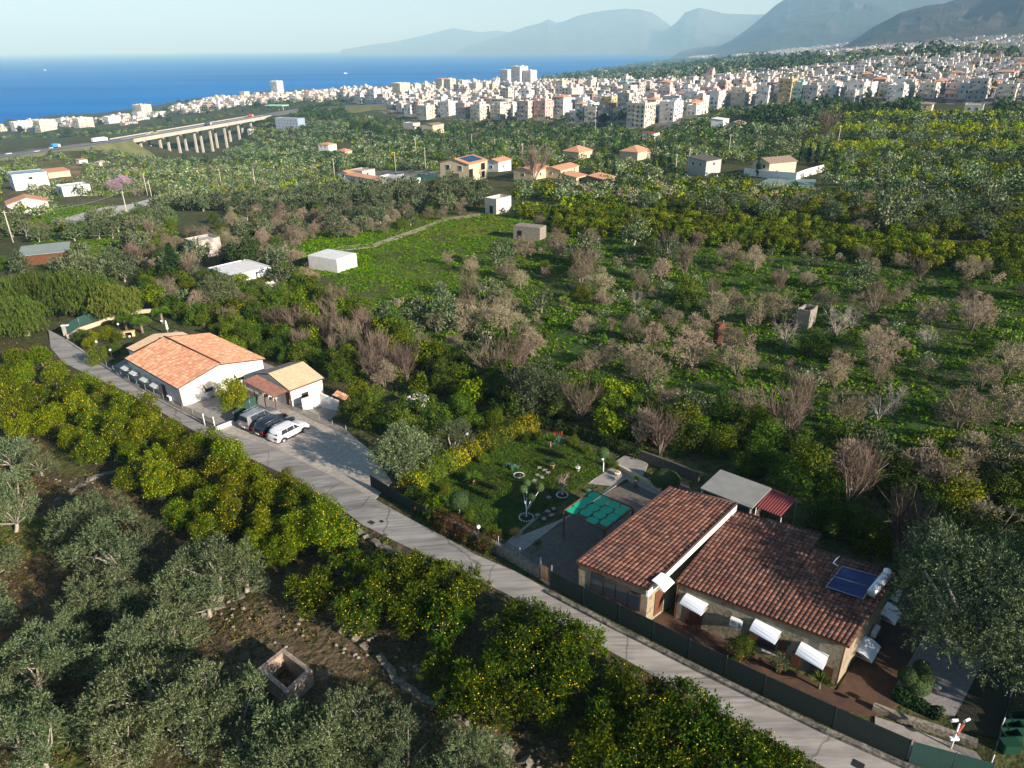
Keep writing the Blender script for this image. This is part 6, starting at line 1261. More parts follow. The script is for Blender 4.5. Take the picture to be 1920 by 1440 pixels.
# ------------------------------------------------------------------ cars
def car_proto(paint, label, kind, P, rz, s=1.0):
    root = empty('parked_car', P, label, 'car', 'cars parked side by side on the gravel', rz); ORG[root.name] = np.zeros(3)
    L, Wd, H = 4.45, 1.84, 1.66 if kind != 'tall' else 1.85
    if kind == 'tall': side = [(-2.2,.42),(-2.22,.95),(-2.12,1.15),(-1.98,1.80),(-1.75,1.85),(.35,1.82),(.95,1.22),(2.0,1.08),(2.18,.85),(2.2,.4)]
    else: side = [(-2.15,.40),(-2.2,.85),(-2.08,1.08),(-1.75,1.50),(-1.45,1.62),(.25,1.64),(.55,1.55),(1.15,1.12),(1.95,1.00),(2.18,.78),(2.22,.38)]
    belt = 1.02 if kind != 'tall' else 1.10; ys = [(-1,.0),(-.94,.0)]
    b = MB(); n = len(side); V = []
    def hw(z): return Wd/2 if z <= belt else Wd/2 - (z - belt) * .34
    cols_ = [-1, -.93, -.5, 0, .5, .93, 1]
    for x, z in side:
        for c in cols_:
            e = abs(c); zz = z - (.06 if e == 1 and z > .9 else 0) - .03 * e * e * (z > 1); tap = 1 - .10 * max(0, abs(x) - 1.6) / .6
            V.append((x * (1 - .015 * e), c * hw(z) * tap, zz))
    k = len(cols_); b.add(V, [(i*k+j, i*k+j+1, (i+1)*k+j+1, (i+1)*k+j) for i in range(n-1) for j in range(k-1)], 0, True)
    b.add([V[i*k] for i in range(n)] + [V[i*k+k-1] for i in range(n)], [tuple(range(n)), tuple(range(2*n-1, n-1, -1))] , 0)
    b.box(-2.12, -Wd/2+.06, .28, 2.12, Wd/2-.06, .45, 1); body = b.build('body', [paint, M_darkmetal], root)
    zt_ = (1.10, 1.52) if kind != 'tall' else (1.18, 1.70)
    def glass(name, pts): m = MB(); m.prism([np.array(p) - 0 for p in pts[0]], pts[1]); m.build(name, M_glass, root)
    for sg in (-1, 1):
        for a, c in ((-1.55,-.75),(-.68,.12),(.19,.82)):
            top0 = max(a, -1.35 if kind != 'tall' else -1.7); top1 = min(c, .35); z0, z1 = zt_; y0 = sg*(hw(z0)+.012); y1 = sg*(hw(z1)+.012)
            q = [(a, y0, z0), (c, y0, z0), (top1 if c > .3 else c, y1, z1), (top0 if a < -1.3 else a, y1, z1)]; m = MB(); m.prism([(x, y - sg*.03, z) for x, y, z in q], q); m.build('side_window', M_glass, root)
        w2 = MB(); w2.tube([(-1.5, sg*.70, side[4][1]+.03), (.2, sg*.70, side[5][1]+.03)], .02, 5); w2.build('roof_rail', M_metal, root)
        w2 = MB(); w2.obox((.78, sg*(Wd/2+.10), 1.12), (.14,.2,.12)); w2.build('mirror', paint, root)
        for x, r in ((-1.35,.35),(1.38,.35)):
            w2 = MB(); w2.tube([(x, sg*(Wd/2-.20), .35), (x, sg*(Wd/2+.01), .35)], r, 16); wh = w2.build('wheel', mat('tyre', (.02,.02,.02)), root); w3 = MB(); w3.tube([(x, sg*(Wd/2+.0), .35), (x, sg*(Wd/2+.025), .35)], .22, 10); w3.build('rim', M_metal, wh)
            w4 = MB(); w4.tube([(x + .42*math.cos(t), sg*(Wd/2+.005), .35 + .42*math.sin(t)) for t in np.linspace(0, math.pi, 9)], .035, 5); w4.build('wheel_arch', M_darkmetal, root)
        w2 = MB(); w2.obox((-2.17, sg*.72, .88), (.08,.36,.16)); w2.build('tail_light', mat('tail_red', (.4,.01,.01), rough=.3), root); w2 = MB(); w2.obox((2.10, sg*.68, .82), (.16,.36,.12)); w2.build('headlight', M_glass, root)
    sx, sz, ex, ez = (side[3][0], side[3][1], side[2][0], side[2][1]); hy = .66
    nrm = lambda a, c: np.array([-(c[1]-a[1]), 0, c[0]-a[0]]) / math.hypot(c[0]-a[0], c[1]-a[1])
    for nm, a, c in (('rear_window', side[2], side[4 if kind != 'tall' else 3]), ('windscreen', side[-5 if kind != 'tall' else -5], side[-4 if kind != 'tall' else -4])):
        o_ = nrm(a, c) * .025; a3 = np.array([a[0], 0, a[1]]); c3 = np.array([c[0], 0, c[1]]); a3, c3 = a3 + (c3-a3)*.12, a3 + (c3-a3)*.9; m = MB(); y1, y2 = hw(a3[2]) - .12, hw(c3[2]) - .12; q = [a3 + [0,-y1,0], a3 + [0,y1,0], c3 + [0,y2,0], c3 + [0,-y2,0]]; m.prism([p - o_*.3 for p in q], [p + o_ for p in q]); m.build(nm, M_glass, root)
    m = MB(); m.obox((-2.22, 0, .55), (.05,.5,.12)); m.build('number_plate', M_whitepaint, root)
    root.scale = (s, s, s); return root
M_carw = mat('white_car_paint', (.78,.78,.79), rough=.2, spec=.7); M_carb = mat('black_car_paint', (.012,.014,.02), rough=.15, spec=.8); M_cars = mat('silver_car_paint', (.38,.39,.41), rough=.25, metal=.5)
ca, cb = G(533,832), G(571,812); dv = unit((cb-ca)[None])[0]; nv = np.array([-dv[1], dv[0], 0]); rzc = math.atan2(dv[1], dv[0]); mid = (ca + cb) / 2 + nv * .9; sc_c = np.linalg.norm((cb-ca)[:2]) / 2.73; print('car scale', sc_c)
for i, (pt, lab, kd) in enumerate([(M_carw, 'white estate SUV nearest the open gravel', ''), (M_carb, 'black SUV between the white and the silver car', ''), (M_cars, 'silver off-roader with dark roof next to the green fence', 'tall')]):
    q = mid + nv * (2.75 * i) + dv * (.2 * i); q[2] = ztf(q[0], q[1]) + .05; car_proto(pt, lab, kd, q, rzc, min(1.1, max(.95, sc_c)))
# ------------------------------------------------------------------ generic countryside buildings
def villa(px, py, Lr, Ll, h, label, name='house', cat='house', ang=57, roof='flat', rm=None, wm=None, wins=(), rise=1.2, over=.35, P=None, parapet=.5, base=2.5, group=None, open_top=False):
    """nearest corner at the pixel; Lr runs right-back, Ll runs left-back"""
    P = G(px, py) if P is None else P; a = math.radians(ang); u = np.array([math.cos(a), math.sin(a), 0]); v_ = np.array([-u[1], u[0], 0]); root = empty(name, P, label, cat, group); wm = wm or M_white
    c = [P, P + u * Lr, P + u * Lr + v_ * Ll, P + v_ * Ll]; top = P[2] + h; OCC.append((P[0] + (u[0]*Lr + v_[0]*Ll)/2, P[1] + (u[1]*Lr+v_[1]*Ll)/2, max(Lr, Ll) * .6))
    q2 = lambda k: [(p[0], p[1]) for p in k]
    if roof == 'flat':
        b = MB().slab(q2(c), P[2] - base, top); b.build('wall', wm, root); m = MB(); t = .25
        if parapet:
            for i in range(4):
                A, B_ = c[i], c[(i+1) % 4]; d = unit((B_-A)[None])[0]; n_ = np.array([-d[1], d[0], 0]); s0 = A + (d * t if i % 2 else 0); s1 = B_ - (d * t if i % 2 else 0); m.slab(q2([s0, s1, s1 + n_*t, s0 + n_*t]), top, top + parapet)
            m.build('parapet', wm, root)
        MB().slab(q2([p + (c[(i+2) % 4] - p) * .03 for i, p in enumerate(c)]), top, top + .04).build('roof', rm or mat('roof_screed', (.45,.43,.41), c2=(.35,.33,.32), scale=.5), root)
    else:
        o = over; C = [P - u*o - v_*o, P + u*(Lr+o) - v_*o, P + u*(Lr+o) + v_*(Ll+o), P - u*o + v_*(Ll+o)]; C = [p + [0,0,h] for p in C]
        if roof == 'hip':
            k = min(Lr, Ll) / 2 + o; long_u = Lr >= Ll; 
            r0 = (P + (u*(k-o) + v_*Ll/2 if long_u else u*Lr/2 + v_*(k-o))) + [0,0,h+rise]; r1 = (P + (u*(Lr-k+o) + v_*Ll/2 if long_u else u*Lr/2 + v_*(Ll-k+o))) + [0,0,h+rise]
            b = MB(); V = C + [r0, r1] + [p - [0,0,.15] for p in C]
            Fs = [(0,1,5,4),(1,2,5),(2,3,4,5),(3,0,4)] if long_u else [(0,1,4),(1,2,5,4),(2,3,5),(3,0,4,5)]
            b.add(V, Fs + [(0,6,7,1),(1,7,8,2),(2,8,9,3),(3,9,6,0),(6,9,8,7)]); b.build('roof', rm or M_far_tile, root); MB().slab(q2(c), P[2]-base, top).build('wall', wm, root)
        elif roof in ('gable_u', 'gable_v'):
            ax, nx, LA, LN = (u, v_, Lr, Ll) if roof == 'gable_u' else (v_, u, Ll, Lr); r0 = P - ax*o + nx*LN/2 + [0,0,h+rise]; r1 = P + ax*(LA+o) + nx*LN/2 + [0,0,h+rise]
            e = [P - ax*o - nx*o, P + ax*(LA+o) - nx*o, P + ax*(LA+o) + nx*(LN+o), P - ax*o + nx*(LN+o)]; e = [p + [0,0,h-.1] for p in e]
            b = MB(); b.prism([p - [0,0,.15] for p in (e[0], e[1], r1, r0)], [e[0], e[1], r1, r0]); b.build('roof', rm or M_far_tile, root); b = MB(); b.prism([p - [0,0,.15] for p in (r0, r1, e[2], e[3])], [r0, r1, e[2], e[3]]); b.build('roof', rm or M_far_tile, root)
            g0 = [P, P + nx*LN/2, P + nx*LN]; g1 = [p + ax*LA for p in g0]; top_ = [h-.15, h+rise-.17, h-.15]; V = [p + [0,0,-base] for p in g0+g1] + [p + [0,0,t] for p, t in zip(g0+g1, top_*2)]
            MB().add(V, [(0,2,8,7,6),(5,3,9,10,11),(0,3,5,2),(0,6,9,3),(2,5,11,8),(6,7,10,9),(7,8,11,10)]).build('wall', wm, root)
        elif roof == 'mono':
            MB().prism([p + [0,0,(rise if i > 1 else 0) - .12] for i, p in enumerate(C)], [p + [0,0,(rise if i > 1 else 0)] for i, p in enumerate(C)]).build('roof', rm or M_far_tile, root)
            MB().slab(q2(c), P[2]-base, [top - .12, top - .12, top+rise - .15, top+rise - .15]).build('wall', wm, root)
    for wn in wins:   # (face 'r' = right-facing or 'l' = left-facing, fraction along, height, w, h[, kind])
        f, t, hz, ww, hh = wn[:5]; A = P + (u * Lr * t if f == 'r' else v_ * Ll * t) + [0,0,hz]; n_ = -v_ if f == 'r' else -u; d = u if f == 'r' else v_; kd = wn[5] if len(wn) > 5 else 'window'
        o = MB().obox(A + n_ * .03, (ww, .1, hh), d).build(kd, M_brown if kd == 'door' else (M_dark if kd == 'opening' else M_white), root)
        if kd == 'window': MB().obox(A + n_ * .08, (ww*.84, .04, hh*.86), d).build('pane', M_glass, o)
    return root, c, u, v_
M_far_tile = mat('far_clay_roof', (.50,.22,.12), c2=(.60,.32,.19), scale=3, bump=.3); M_roofw = mat('white_roof', (.72,.72,.70), c2=(.62,.62,.60), scale=.8)
M_beige = mat('beige_render', (.60,.50,.32), c2=(.54,.45,.30), scale=.7); M_grey = mat('grey_render', (.45,.43,.40), c2=(.36,.35,.33), scale=.9); M_pvblue = mat('roof_solar_blue', (.01,.025,.09), rough=.15, spec=.7)
villa(634, 513, 6.0, 8.0, 2.9, 'white flat-roofed shed at the head of the meadow', 'shed', 'shed', roof='flat', rm=M_roofw, parapet=0, ang=60)
V1, c1, u1, v1 = villa(880, 340, 13, 13, 6.2, 'cream two-storey house with solar panels on its roof', roof='gable_u', rise=1.6, wm=M_beige, wins=[('l',.3,4.4,1.9,2.2),('l',.72,4.4,1.9,2.2),('l',.45,1.3,2.6,2.4,'door'),('r',.1,2.2,2.6,4.2,'opening'),('r',.75,4.2,2.8,2.4,'opening'),('r',.75,1.3,2.4,2.2,'opening')], ang=60)
PVa = V1
for k in range(4):
    A = c1[0] + u1 * (2.4 + k*2.3) + v1 * 1.0 + np.array([0,0,6.2+.10]) ; sl = 1.6/6.5; B2 = A + u1*2.1; C2 = B2 + v1*4.6 + np.array([0,0,4.6*sl]); D2 = A + v1*4.6 + np.array([0,0,4.6*sl]); off = np.array([0,0,.3]); MB().prism([p + off for p in (A,B2,C2,D2)], [p + off + [0,0,.06] for p in (A,B2,C2,D2)]).build('solar_panel', M_pvblue, PVa)
villa(931, 402, 6.4, 4.2, 3.4, 'small concrete hut with open parapet roof at the end of the meadow path', 'hut', 'hut', wm=mat('pale_concrete', (.62,.55,.47), c2=(.52,.46,.40), scale=1), parapet=.8, wins=[('l',.45,1.1,1.2,2.1,'opening')], ang=50)
villa(1012, 452, 3.5, 7.0, 3.0, 'grey rubble stone hut half hidden by a withered tree', 'stone_hut', 'hut', wm=M_stone, parapet=0, wins=[('l',.75,1.0,1.0,1.9,'opening')], ang=62, rm=M_stone)
villa(42, 500, 9, 7, 2.4, 'low shed with grey-green roof at the left edge', 'shed', 'shed', roof='mono', rise=.5, rm=mat('grey_green_roof', (.22,.27,.24), c2=(.26,.30,.27), scale=.4), wm=M_brown, ang=25)
villa(372, 486, 6, 5, 3.4, 'roofless weathered concrete block hut among withered trees', 'block_hut', 'hut', wm=mat('patchy_concrete', (.50,.43,.36), c2=(.22,.19,.17), scale=.9), parapet=.6, wins=[('r',.4,1.6,1.2,1.2,'opening'),('l',.5,1.6,1.1,1.2,'opening')], ang=50)
villa(440, 545, 8.5, 9, 2.8, 'white house with red-edged flat roof behind the dark conifer', rm=M_roofw, parapet=.15, wins=[('r',.4,1.3,1.1,1.1)], ang=50)
villa(486, 552, 7, 5, 1.6, 'low white terrace annex with dark red side roof', 'annex', 'annex', rm=mat('oxide_roof', (.25,.06,.04)), parapet=.3, ang=50)
villa(1085, 300, 11, 9, 3.4, 'cream house with orange hip roof, left one of two', roof='hip', rise=2.2, wm=M_beige, ang=50); villa(1195, 301, 11, 9, 3.4, 'cream house with orange hip roof, right one of two', roof='hip', rise=2.2, wm=M_beige, ang=50)
villa(1440, 332, 12, 8, 4.6, 'cream villa with brown gable roof behind a long white wall', roof='gable_u', rise=1.3, wm=M_beige, rm=mat('brown_roof', (.24,.17,.13), c2=(.30,.22,.17), scale=2), wins=[('l',.3,3.2,1.3,1.4),('l',.7,3.2,1.3,1.4),('r',.3,1.3,1.2,1.6)], ang=25)
wall_run('white_wall', [(1395,328),(1440,334),(1492,338),(1543,322)], 2.4, .4, M_white, 'long white boundary wall beside the cream villa', 'wall'); 
villa(1322, 330, 9, 8, 5.2, 'grey-white two-storey house with dark roof behind cypresses', roof='mono', rise=.8, wm=M_grey, rm=mat('dark_roof', (.10,.09,.08)), wins=[('l',.3,3.8,1.1,1.3),('l',.7,3.8,1.1,1.3),('r',.5,3.8,1.1,1.3)], ang=40)
for i, a in enumerate([(1000,338,12,9,3.4,'gable_u','low cream house right of the solar-panelled house',M_beige),(1050,335,14,8,3.2,'gable_u','long low beige house behind a bare tree',M_beige),(1080,348,7,6,2.8,'mono','small pale shed below the beige houses',M_cream),(1132,350,8,6,2.4,'mono','low sandy-roofed hut among olive trees',M_stone),
     (935,322,9,7,4.0,'gable_u','white house with grey roof behind the solar-panelled house',M_white),(655,338,10,7,3.0,'gable_u','white shed with red-trimmed roof at the yard fence',M_white),(680,335,8,8,2.8,'flat','grey flat depot hut inside the fenced yard',M_grey),(712,352,5,18,2.6,'mono','long low pale depot building in the equipment yard',M_white),(772,352,5,16,2.4,'flat','long low white shed next to the solar-panelled house',M_white)]):
    villa(a[0], a[1], a[2], a[3], a[4], a[6], roof=a[5], wm=a[7], rise=.9, wins=[('l',.5,1.7,1.1,1.2),('r',.4,1.7,1.1,1.2)], ang=55)
fence('yard_fence', [(640,332),(700,342),(760,344),(822,338)], 2.4, M_netg, 'pale screened fence of the equipment yard', 'fence', gap=6, thick=.1)
for i in range(9):
    x = 648 + i * 20; P = G(x, 337 - (i % 3) * 3); R_ = empty('van', P, f'small parked vehicle in the fenced yard, {ordn(i+1)} from the left', 'van', 'vehicles parked in the fenced yard', random.uniform(0, 3)); ORG[R_.name] = np.zeros(3); c_ = [(.6,.6,.6),(.1,.2,.4),(.3,.3,.32)][i % 3]
    MB().prism([(-2.2,-.9,.3),(2.2,-.9,.3),(2.2,.9,.3),(-2.2,.9,.3)], [(-2.1,-.85,1.1),(2.1,-.85,1.0),(2.1,.85,1.0),(-2.1,.85,1.1)]).build('body', mat(f'van_paint_{i%3}', c_, rough=.3), R_); MB().prism([(-2.0,-.84,1.1),(1.0,-.84,1.05),(1.0,.84,1.05),(-2.0,.84,1.1)], [(-1.8,-.7,1.8),(.5,-.7,1.8),(.5,.7,1.8),(-1.8,.7,1.8)]).build('cabin', M_glass, R_)
villa(617, 283, 9, 11, 4.5, 'white villa with low red roof on the valley slope', roof='hip', rise=1.4, ang=60, wins=[('l',.3,3,1.5,1.2),('l',.7,3,1.5,1.2)]); villa(648, 293, 7, 8, 3.0, 'small red-roofed cottage below the white villa', roof='hip', rise=1.6, wm=M_beige)
villa(30, 358, 14, 13, 7, 'modern white two-storey house with dark solar roof at the left edge', rm=M_pvblue, parapet=.1, wins=[('l',.3,5.2,2.4,1.2),('l',.7,5.2,2.4,1.2),('l',.5,2,3,1.4),('r',.5,5,2,1.2)], ang=40)
villa(120, 369, 11, 9, 3.6, 'white cubic house beside the earth clearing', rm=M_roofw, parapet=.3, wins=[('l',.5,1.5,1.4,1.6,'opening')], ang=45); villa(18, 402, 12, 9, 3.2, 'white house with orange gable roof at the left edge', roof='gable_v', rise=1.8, ang=35)
villa(92, 335, 12, 12, 3.5, 'half-built cream house with partly terracotta roof', roof='mono', rise=.8, rm=M_far_tile, wm=M_beige, ang=45, wins=[('l',.5,1.5,2,1.6,'opening')]); villa(188, 312, 7, 7, 2.6, 'tiny pale hut on the grassy slope', 'hut', 'hut', roof='hip', rise=1, rm=M_cream); villa(150, 308, 6, 5, 2.8, 'small white hut with red roof under the motorway', 'hut', 'hut', roof='mono', rise=.5)
villa(1212, 0, 1, 1, 1, 'x') if False else None
villa(1355, 238, 12, 8, 4.2, 'long white farm building below the town edge', roof='mono', rise=.8, rm=M_roofw); villa(1385, 243, 14, 8, 3.2, 'beige farmhouse with brown roof below the town edge', roof='gable_u', rise=1.2, wm=M_beige, rm=MATS['brown_roof'])
villa(1745, 212, 11, 9, 5, 'cream house with flat brown roof on the citrus plain', roof='hip', rise=1.2, wm=M_beige, rm=MATS['brown_roof'], wins=[('l',.4,3.4,1.3,1.3)]); villa(1840, 215, 14, 9, 4.6, 'grey flat-roofed farm block at the right of the plain', wm=M_grey, wins=[('l',.3,3,1.3,1.3),('l',.7,3,1.3,1.3)])
villa(1225, 262, 9, 7, 3.4, 'low shed with red roof under the town edge', 'shed', 'shed', roof='mono', rise=.6, rm=mat('oxide_roof', (.25,.06,.04)))
villa(812, 250, 15, 12, 6.5, 'cream house stepping down the ravine slope', roof='gable_u', rise=1.0, wm=M_beige, rm=mat('brown_roof', (.24,.17,.13)), wins=[('r',.5,4.6,1.2,1.2)]); villa(775, 243, 10, 12, 5, 'grey-walled house next to the ravine slope', wm=M_grey)
villa(470, 252, 5, 5, 5, 'small white tower hut beside the viaduct end', 'hut', 'hut', roof='flat', wins=[('l',.5,3.4,1.2,1.2)]); villa(560, 243, 12, 32, 11, 'long blue-grey apartment block beyond the viaduct', 'apartment_block', 'apartment block', wm=mat('bluegrey_render', (.30,.36,.45), c2=(.26,.31,.40), scale=.3), wins=[('l',(i+.5)/8,hz,1.6,1.5) for i in range(8) for hz in (3,6.2,9.2)], ang=65)
sheet('net_tunnel', [(1410,350),(1440,336),(1530,337),(1525,352)], .25, .5, mat('greenhouse_net', (.10,.20,.15), c2=(.25,.32,.28), scale=.4), kind='stuff')
# poles and wires
M_pole = mat('pale_pole', (.5,.45,.36)); M_wire_ = mat('wire', (.25,.25,.25))
PL = [(76+4,347+108,76-3,0)]
def pole(px, py, h, label):
    P = G(px, py); root = empty('utility_pole', P, label, 'utility pole', 'utility poles'); MB().tube([P - [0,0,.4], P + [0,0,h]], [.17,.11], 7).build('pole', M_pole, root); MB().obox(P + [0,0,h-.4], (1.2,.12,.12)).build('crossarm', M_pole, root); return P + [0,0,h-.35]
pp = {}
for k, (x, y, h, lab) in enumerate([(25,455,8,'pale utility pole at the green-roofed shed'),(241,412,8.5,'pale utility pole beside the country road'),(277,367,9,'left of two close utility poles on the slope'),(286,377,8,'right of two close utility poles on the slope'),(416,352,9,'pole in the yellow-green orchard left of the grove'),(480,356,9,'pole at the right end of the yellow-green orchard'),
   (628,335,9,'pole at the corner of the equipment yard'),(742,322,9,'pole behind the equipment yard'),(798,318,10,'tall pole left of the solar-panelled house'),(780,288,9,'pole on the scrub slope above the yard'),(885,282,10,'pole on the far scrub slope'),(928,290,9,'pole above the white grey-roofed house'),(980,305,9,'pole behind the long beige house'),(1094,303,9,'pole between the two orange hip roofs'),
   (1290,325,9,'pole left of the grey-white house'),(1366,292,9,'pole on the plain behind the grey-white house'),(1570,275,9,'pole in the striped citrus groves'),(1608,210,9,'pole under the right-hand town edge'.replace('right-hand ','')),(1116,250,9,'pole under the front of the town'),(1266,332,8,'short pole among dark trees')]): pp[k] = pole(x, y, h, lab)
def wire(a, b, sag=1.5):
    A, B_ = pp[a], pp[b]; pts = [A + (B_-A)*t - np.array([0,0,4*sag*t*(1-t)]) for t in np.linspace(0,1,9)]; tag(MB().tube(pts, .035, 4).build('power_line', M_wire_, org=A), 'overhead power line strung between ' + {0:'shed and country road poles',1:'country road and slope poles',9:'the poles on the scrub slope',10:'the two far slope poles'}[a], 'power line')
wire(0, 1); wire(1, 2); wire(9, 10); wire(10, 11)
# ------------------------------------------------------------------ viaduct and motorway
dz = HC - 74.0; VA, VB = PZ(228, 262, dz), PZ(492, 217, dz); V0 = PZ(-60, 301, dz - .5); V00 = PZ(-300, 345, dz - .5); V2 = PZ(560, 205, dz + 1); V3 = PZ(640, 199, dz + 6); V4 = PZ(760, 195, dz + 10)
line = [V00, V0, VA, VB, V2, V3, V4]
def strip(name, pts, off0, off1, z0, z1, m, parent=None, flare=0):
    b = MB(); V = []
    for i, p in enumerate(pts):
        d = pts[min(i+1, len(pts)-1)] - pts[max(i-1, 0)]; d = np.array([d[0], d[1], 0]); d /= np.linalg.norm(d); n_ = np.array([d[1], -d[0], 0]); V += [p + n_*(off0-flare) + [0,0,z0], p + n_*off0 + [0,0,z1], p + n_*off1 + [0,0,z1], p + n_*(off1+flare) + [0,0,z0]]
    n = len(pts); b.add(V, [(4*i+j, 4*i+(j+1) % 4, 4*i+4+(j+1) % 4, 4*i+4+j) for i in range(n-1) for j in range(4)] + [(0,3,2,1), (4*n-4, 4*n-3, 4*n-2, 4*n-1)]); return b.build(name, m, parent)
M_asph = mat('asphalt', (.16,.16,.165), c2=(.12,.12,.12), scale=.05); M_vc = mat('viaduct_concrete', (.50,.46,.38), c2=(.40,.37,.31), scale=.12)
def dense_line(P, step=20):
    out = []
    for a, c in zip(P[:-1], P[1:]):
        n = max(1, int(np.linalg.norm(c-a) / step)); out += [a + (c-a) * k / n for k in range(n)]
    return out + [P[-1]]
DL = dense_line(line)
for o0, o1, nm in ((-12, -1, 'road'), (1, 12, 'road')): tag(strip(nm, DL, o0, o1, -.3, .02, M_asph), kind='structure')
tag(strip('embankment', dense_line([V00, V0, VA]), -13, 13, -16, -.32, mat('embankment_grass', (.17,.165,.06), c2=(.11,.12,.035), scale=.1), flare=34), kind='structure'); tag(strip('embankment', dense_line([VB, V2, V3, V4]), -13, 13, -9, -.32, MATS['embankment_grass'], flare=16), kind='structure')
VI = empty('viaduct', VA, 'long motorway viaduct on tall paired concrete piers', 'viaduct')
for s_ in (-1, 1):
    strip('deck', [VA, VB], s_*1 if s_ > 0 else -12.5, 12.5 if s_ > 0 else -1, -2.4, -.32, M_vc, VI); strip('parapet', [VA, VB], s_*12.1, s_*12.5, -.31, .9, M_vc, VI); strip('guard_rail', [VA, VB], s_*1.05, s_*1.25, .03, .8, M_metal, VI)
for k in range(9):
    t = (k + .55) / 9.0; C = VA + (VB-VA) * t; span_ = (VB-VA) / 9.0; d = unit((VB-VA)[None])[0]; n_ = np.array([d[1], -d[0], 0])
    for s_ in (6.7, -6.7):
        q = C + n_ * s_ + (span_ * .08 if s_ < 0 else 0); zg = ztf(q[0], q[1]); pr = MB(); pr.prism([np.array([q[0], q[1], zg-3]) + d*a*.85 + n_*c*1.1 for a, c in ((-1,-1),(1,-1),(1,1),(-1,1))], [np.array([q[0], q[1], dz-3.6]) + d*a*.7 + n_*c*.95 for a, c in ((-1,-1),(1,-1),(1,1),(-1,1))]); pr.obox((q[0], q[1], dz-3.0), (9.5, 2.2, 1.2), n_); pr.build('pier', M_vc, VI)
def road_car(name, t, lane, c, label, L=4.4, Wd=1.8, H=1.5, cargo=None):
    i = 1 + (t > .5) if False else 0; A, B_ = (V0, VA) if t < 0 else (VA, VB); tt = 1 + t if t < 0 else t; C = A + (B_-A) * tt; d = unit((B_-A)[None])[0]; n_ = np.array([d[1], -d[0], 0]); C = C + n_*lane + [0,0,.06]; root = empty(name, C, label, name.replace('_', ' '), 'vehicles on the motorway', math.atan2(d[1], d[0])); ORG[root.name] = np.zeros(3); m = mat('traffic_paint_%d%d%d' % tuple(int(x*9) for x in c), c, rough=.3)
    if cargo: MB().box(-L/2, -1.2, 1.0, L/2-2.4, 1.2, H).build('cargo_box', m, root); MB().box(L/2-2.3, -1.15, .6, L/2, 1.15, H*.8).build('cab', mat('truck_cab', cargo, rough=.3), root); MB().box(-L/2, -1.0, .45, L/2, 1.0, .98).build('chassis', M_darkmetal, root)
    else: MB().prism([(-L/2,-.85,.3),(L/2,-.85,.3),(L/2,.85,.3),(-L/2,.85,.3)], [(-L/2+.1,-.82,.9),(L/2-.1,-.82,.85),(L/2-.1,.82,.85),(-L/2+.1,.82,.9)]).build('body', m, root); MB().prism([(-L/2+.3,-.8,.92),(L/2-1.0,-.8,.88),(L/2-1.0,.8,.88),(-L/2+.3,.8,.92)], [(-L/2+.7,-.65,H),(L/2-1.9,-.65,H),(L/2-1.9,.65,H),(-L/2+.7,.65,H)]).build('cabin', M_glass, root)
    for x in (-L/2+1, L/2-1):
        for s_ in (-1, 1): MB().tube([(x, s_*(.75 if not cargo else 1.0), .35), (x, s_*(.88 if not cargo else 1.2), .35)], .36, 10).build('wheel', MATS['tyre'], root)
road_car('truck', -.14, -4, (.7,.7,.72), 'white articulated truck on the motorway before the viaduct', 15, 2.5, 4.0, (.6,.6,.6)); road_car('car', .17, -4, (.7,.7,.7), 'white car on the near end of the viaduct'); road_car('car', .22, -5, (.6,.5,.05), 'yellow van on the near end of the viaduct', 5, 1.9, 2.0)
road_car('truck', .52, 4, (.05,.08,.15), 'dark lorry halfway across the viaduct', 9, 2.4, 3.2, (.5,.55,.6)); road_car('truck', .92, -4, (.45,.06,.05), 'red truck at the far end of the viaduct', 9, 2.4, 3.4, (.5,.1,.1)); road_car('truck', -.45, -4, (.05,.25,.6), 'blue truck cab on the motorway at the left', 7, 2.4, 3.6, (.05,.3,.65))
for k, t in enumerate((-.48, -.62, -.75, -.86)): road_car('car', t, (-4, 4)[k % 2], ((.75,.75,.75),(.6,.6,.62))[k % 2], f'pale car on the left motorway stretch, {ordn(k+1)} before the blue truck')
g1_ = PZ(520, 204, dz + 1); GSt = empty('petrol_station', (g1_[0], g1_[1], dz), 'petrol station with pale green canopy beside the motorway', 'petrol station')
MB().obox(g1_ + [0,0,4.5], (28,14,1.2), (.8,-.3,0)).build('canopy', mat('pale_green_canopy', (.35,.60,.45)), GSt)
for k in range(4): q = g1_ + np.array([(-10 + 6.6*k)*.93, -(-10+6.6*k)*.35, 0]); MB().tube([q + [0,0,-2], q + [0,0,4]], .3, 6).build('post', M_whitepaint, GSt)
# ------------------------------------------------------------------ the town
def paintmat():
    m = bpy.data.materials.new('town_render'); m.use_nodes = True; n = m.node_tree.nodes; l = m.node_tree.links; b = n['Principled BSDF']; b.inputs['Roughness'].default_value = .85
    oi = n.new('ShaderNodeObjectInfo'); tc = n.new('ShaderNodeTexCoord'); q = n.new('ShaderNodeTexNoise'); q.inputs['Scale'].default_value = .25; q.inputs['Detail'].default_value = 6; l.new(tc.outputs['Object'], q.inputs[0]); mr = n.new('ShaderNodeMapRange'); mr.inputs[1].default_value = .35; mr.inputs[2].default_value = .7; mr.inputs[3].default_value = 1; mr.inputs[4].default_value = .78; l.new(q.outputs[0], mr.inputs[0])
    x = n.new('ShaderNodeMix'); x.data_type = 'RGBA'; x.blend_type = 'MULTIPLY'; x.inputs[0].default_value = 1; l.new(oi.outputs['Color'], x.inputs[6]); l.new(mr.outputs[0], x.inputs[7]); l.new(x.outputs[2], b.inputs['Base Color']); return m
M_town = paintmat(); M_terr = mat('terrace_screed', (.42,.39,.36), c2=(.55,.52,.48), scale=.2); M_awred = mat('roller_shutter', (.25,.24,.22)); M_rail = mat('balcony_rail', (.35,.34,.33))
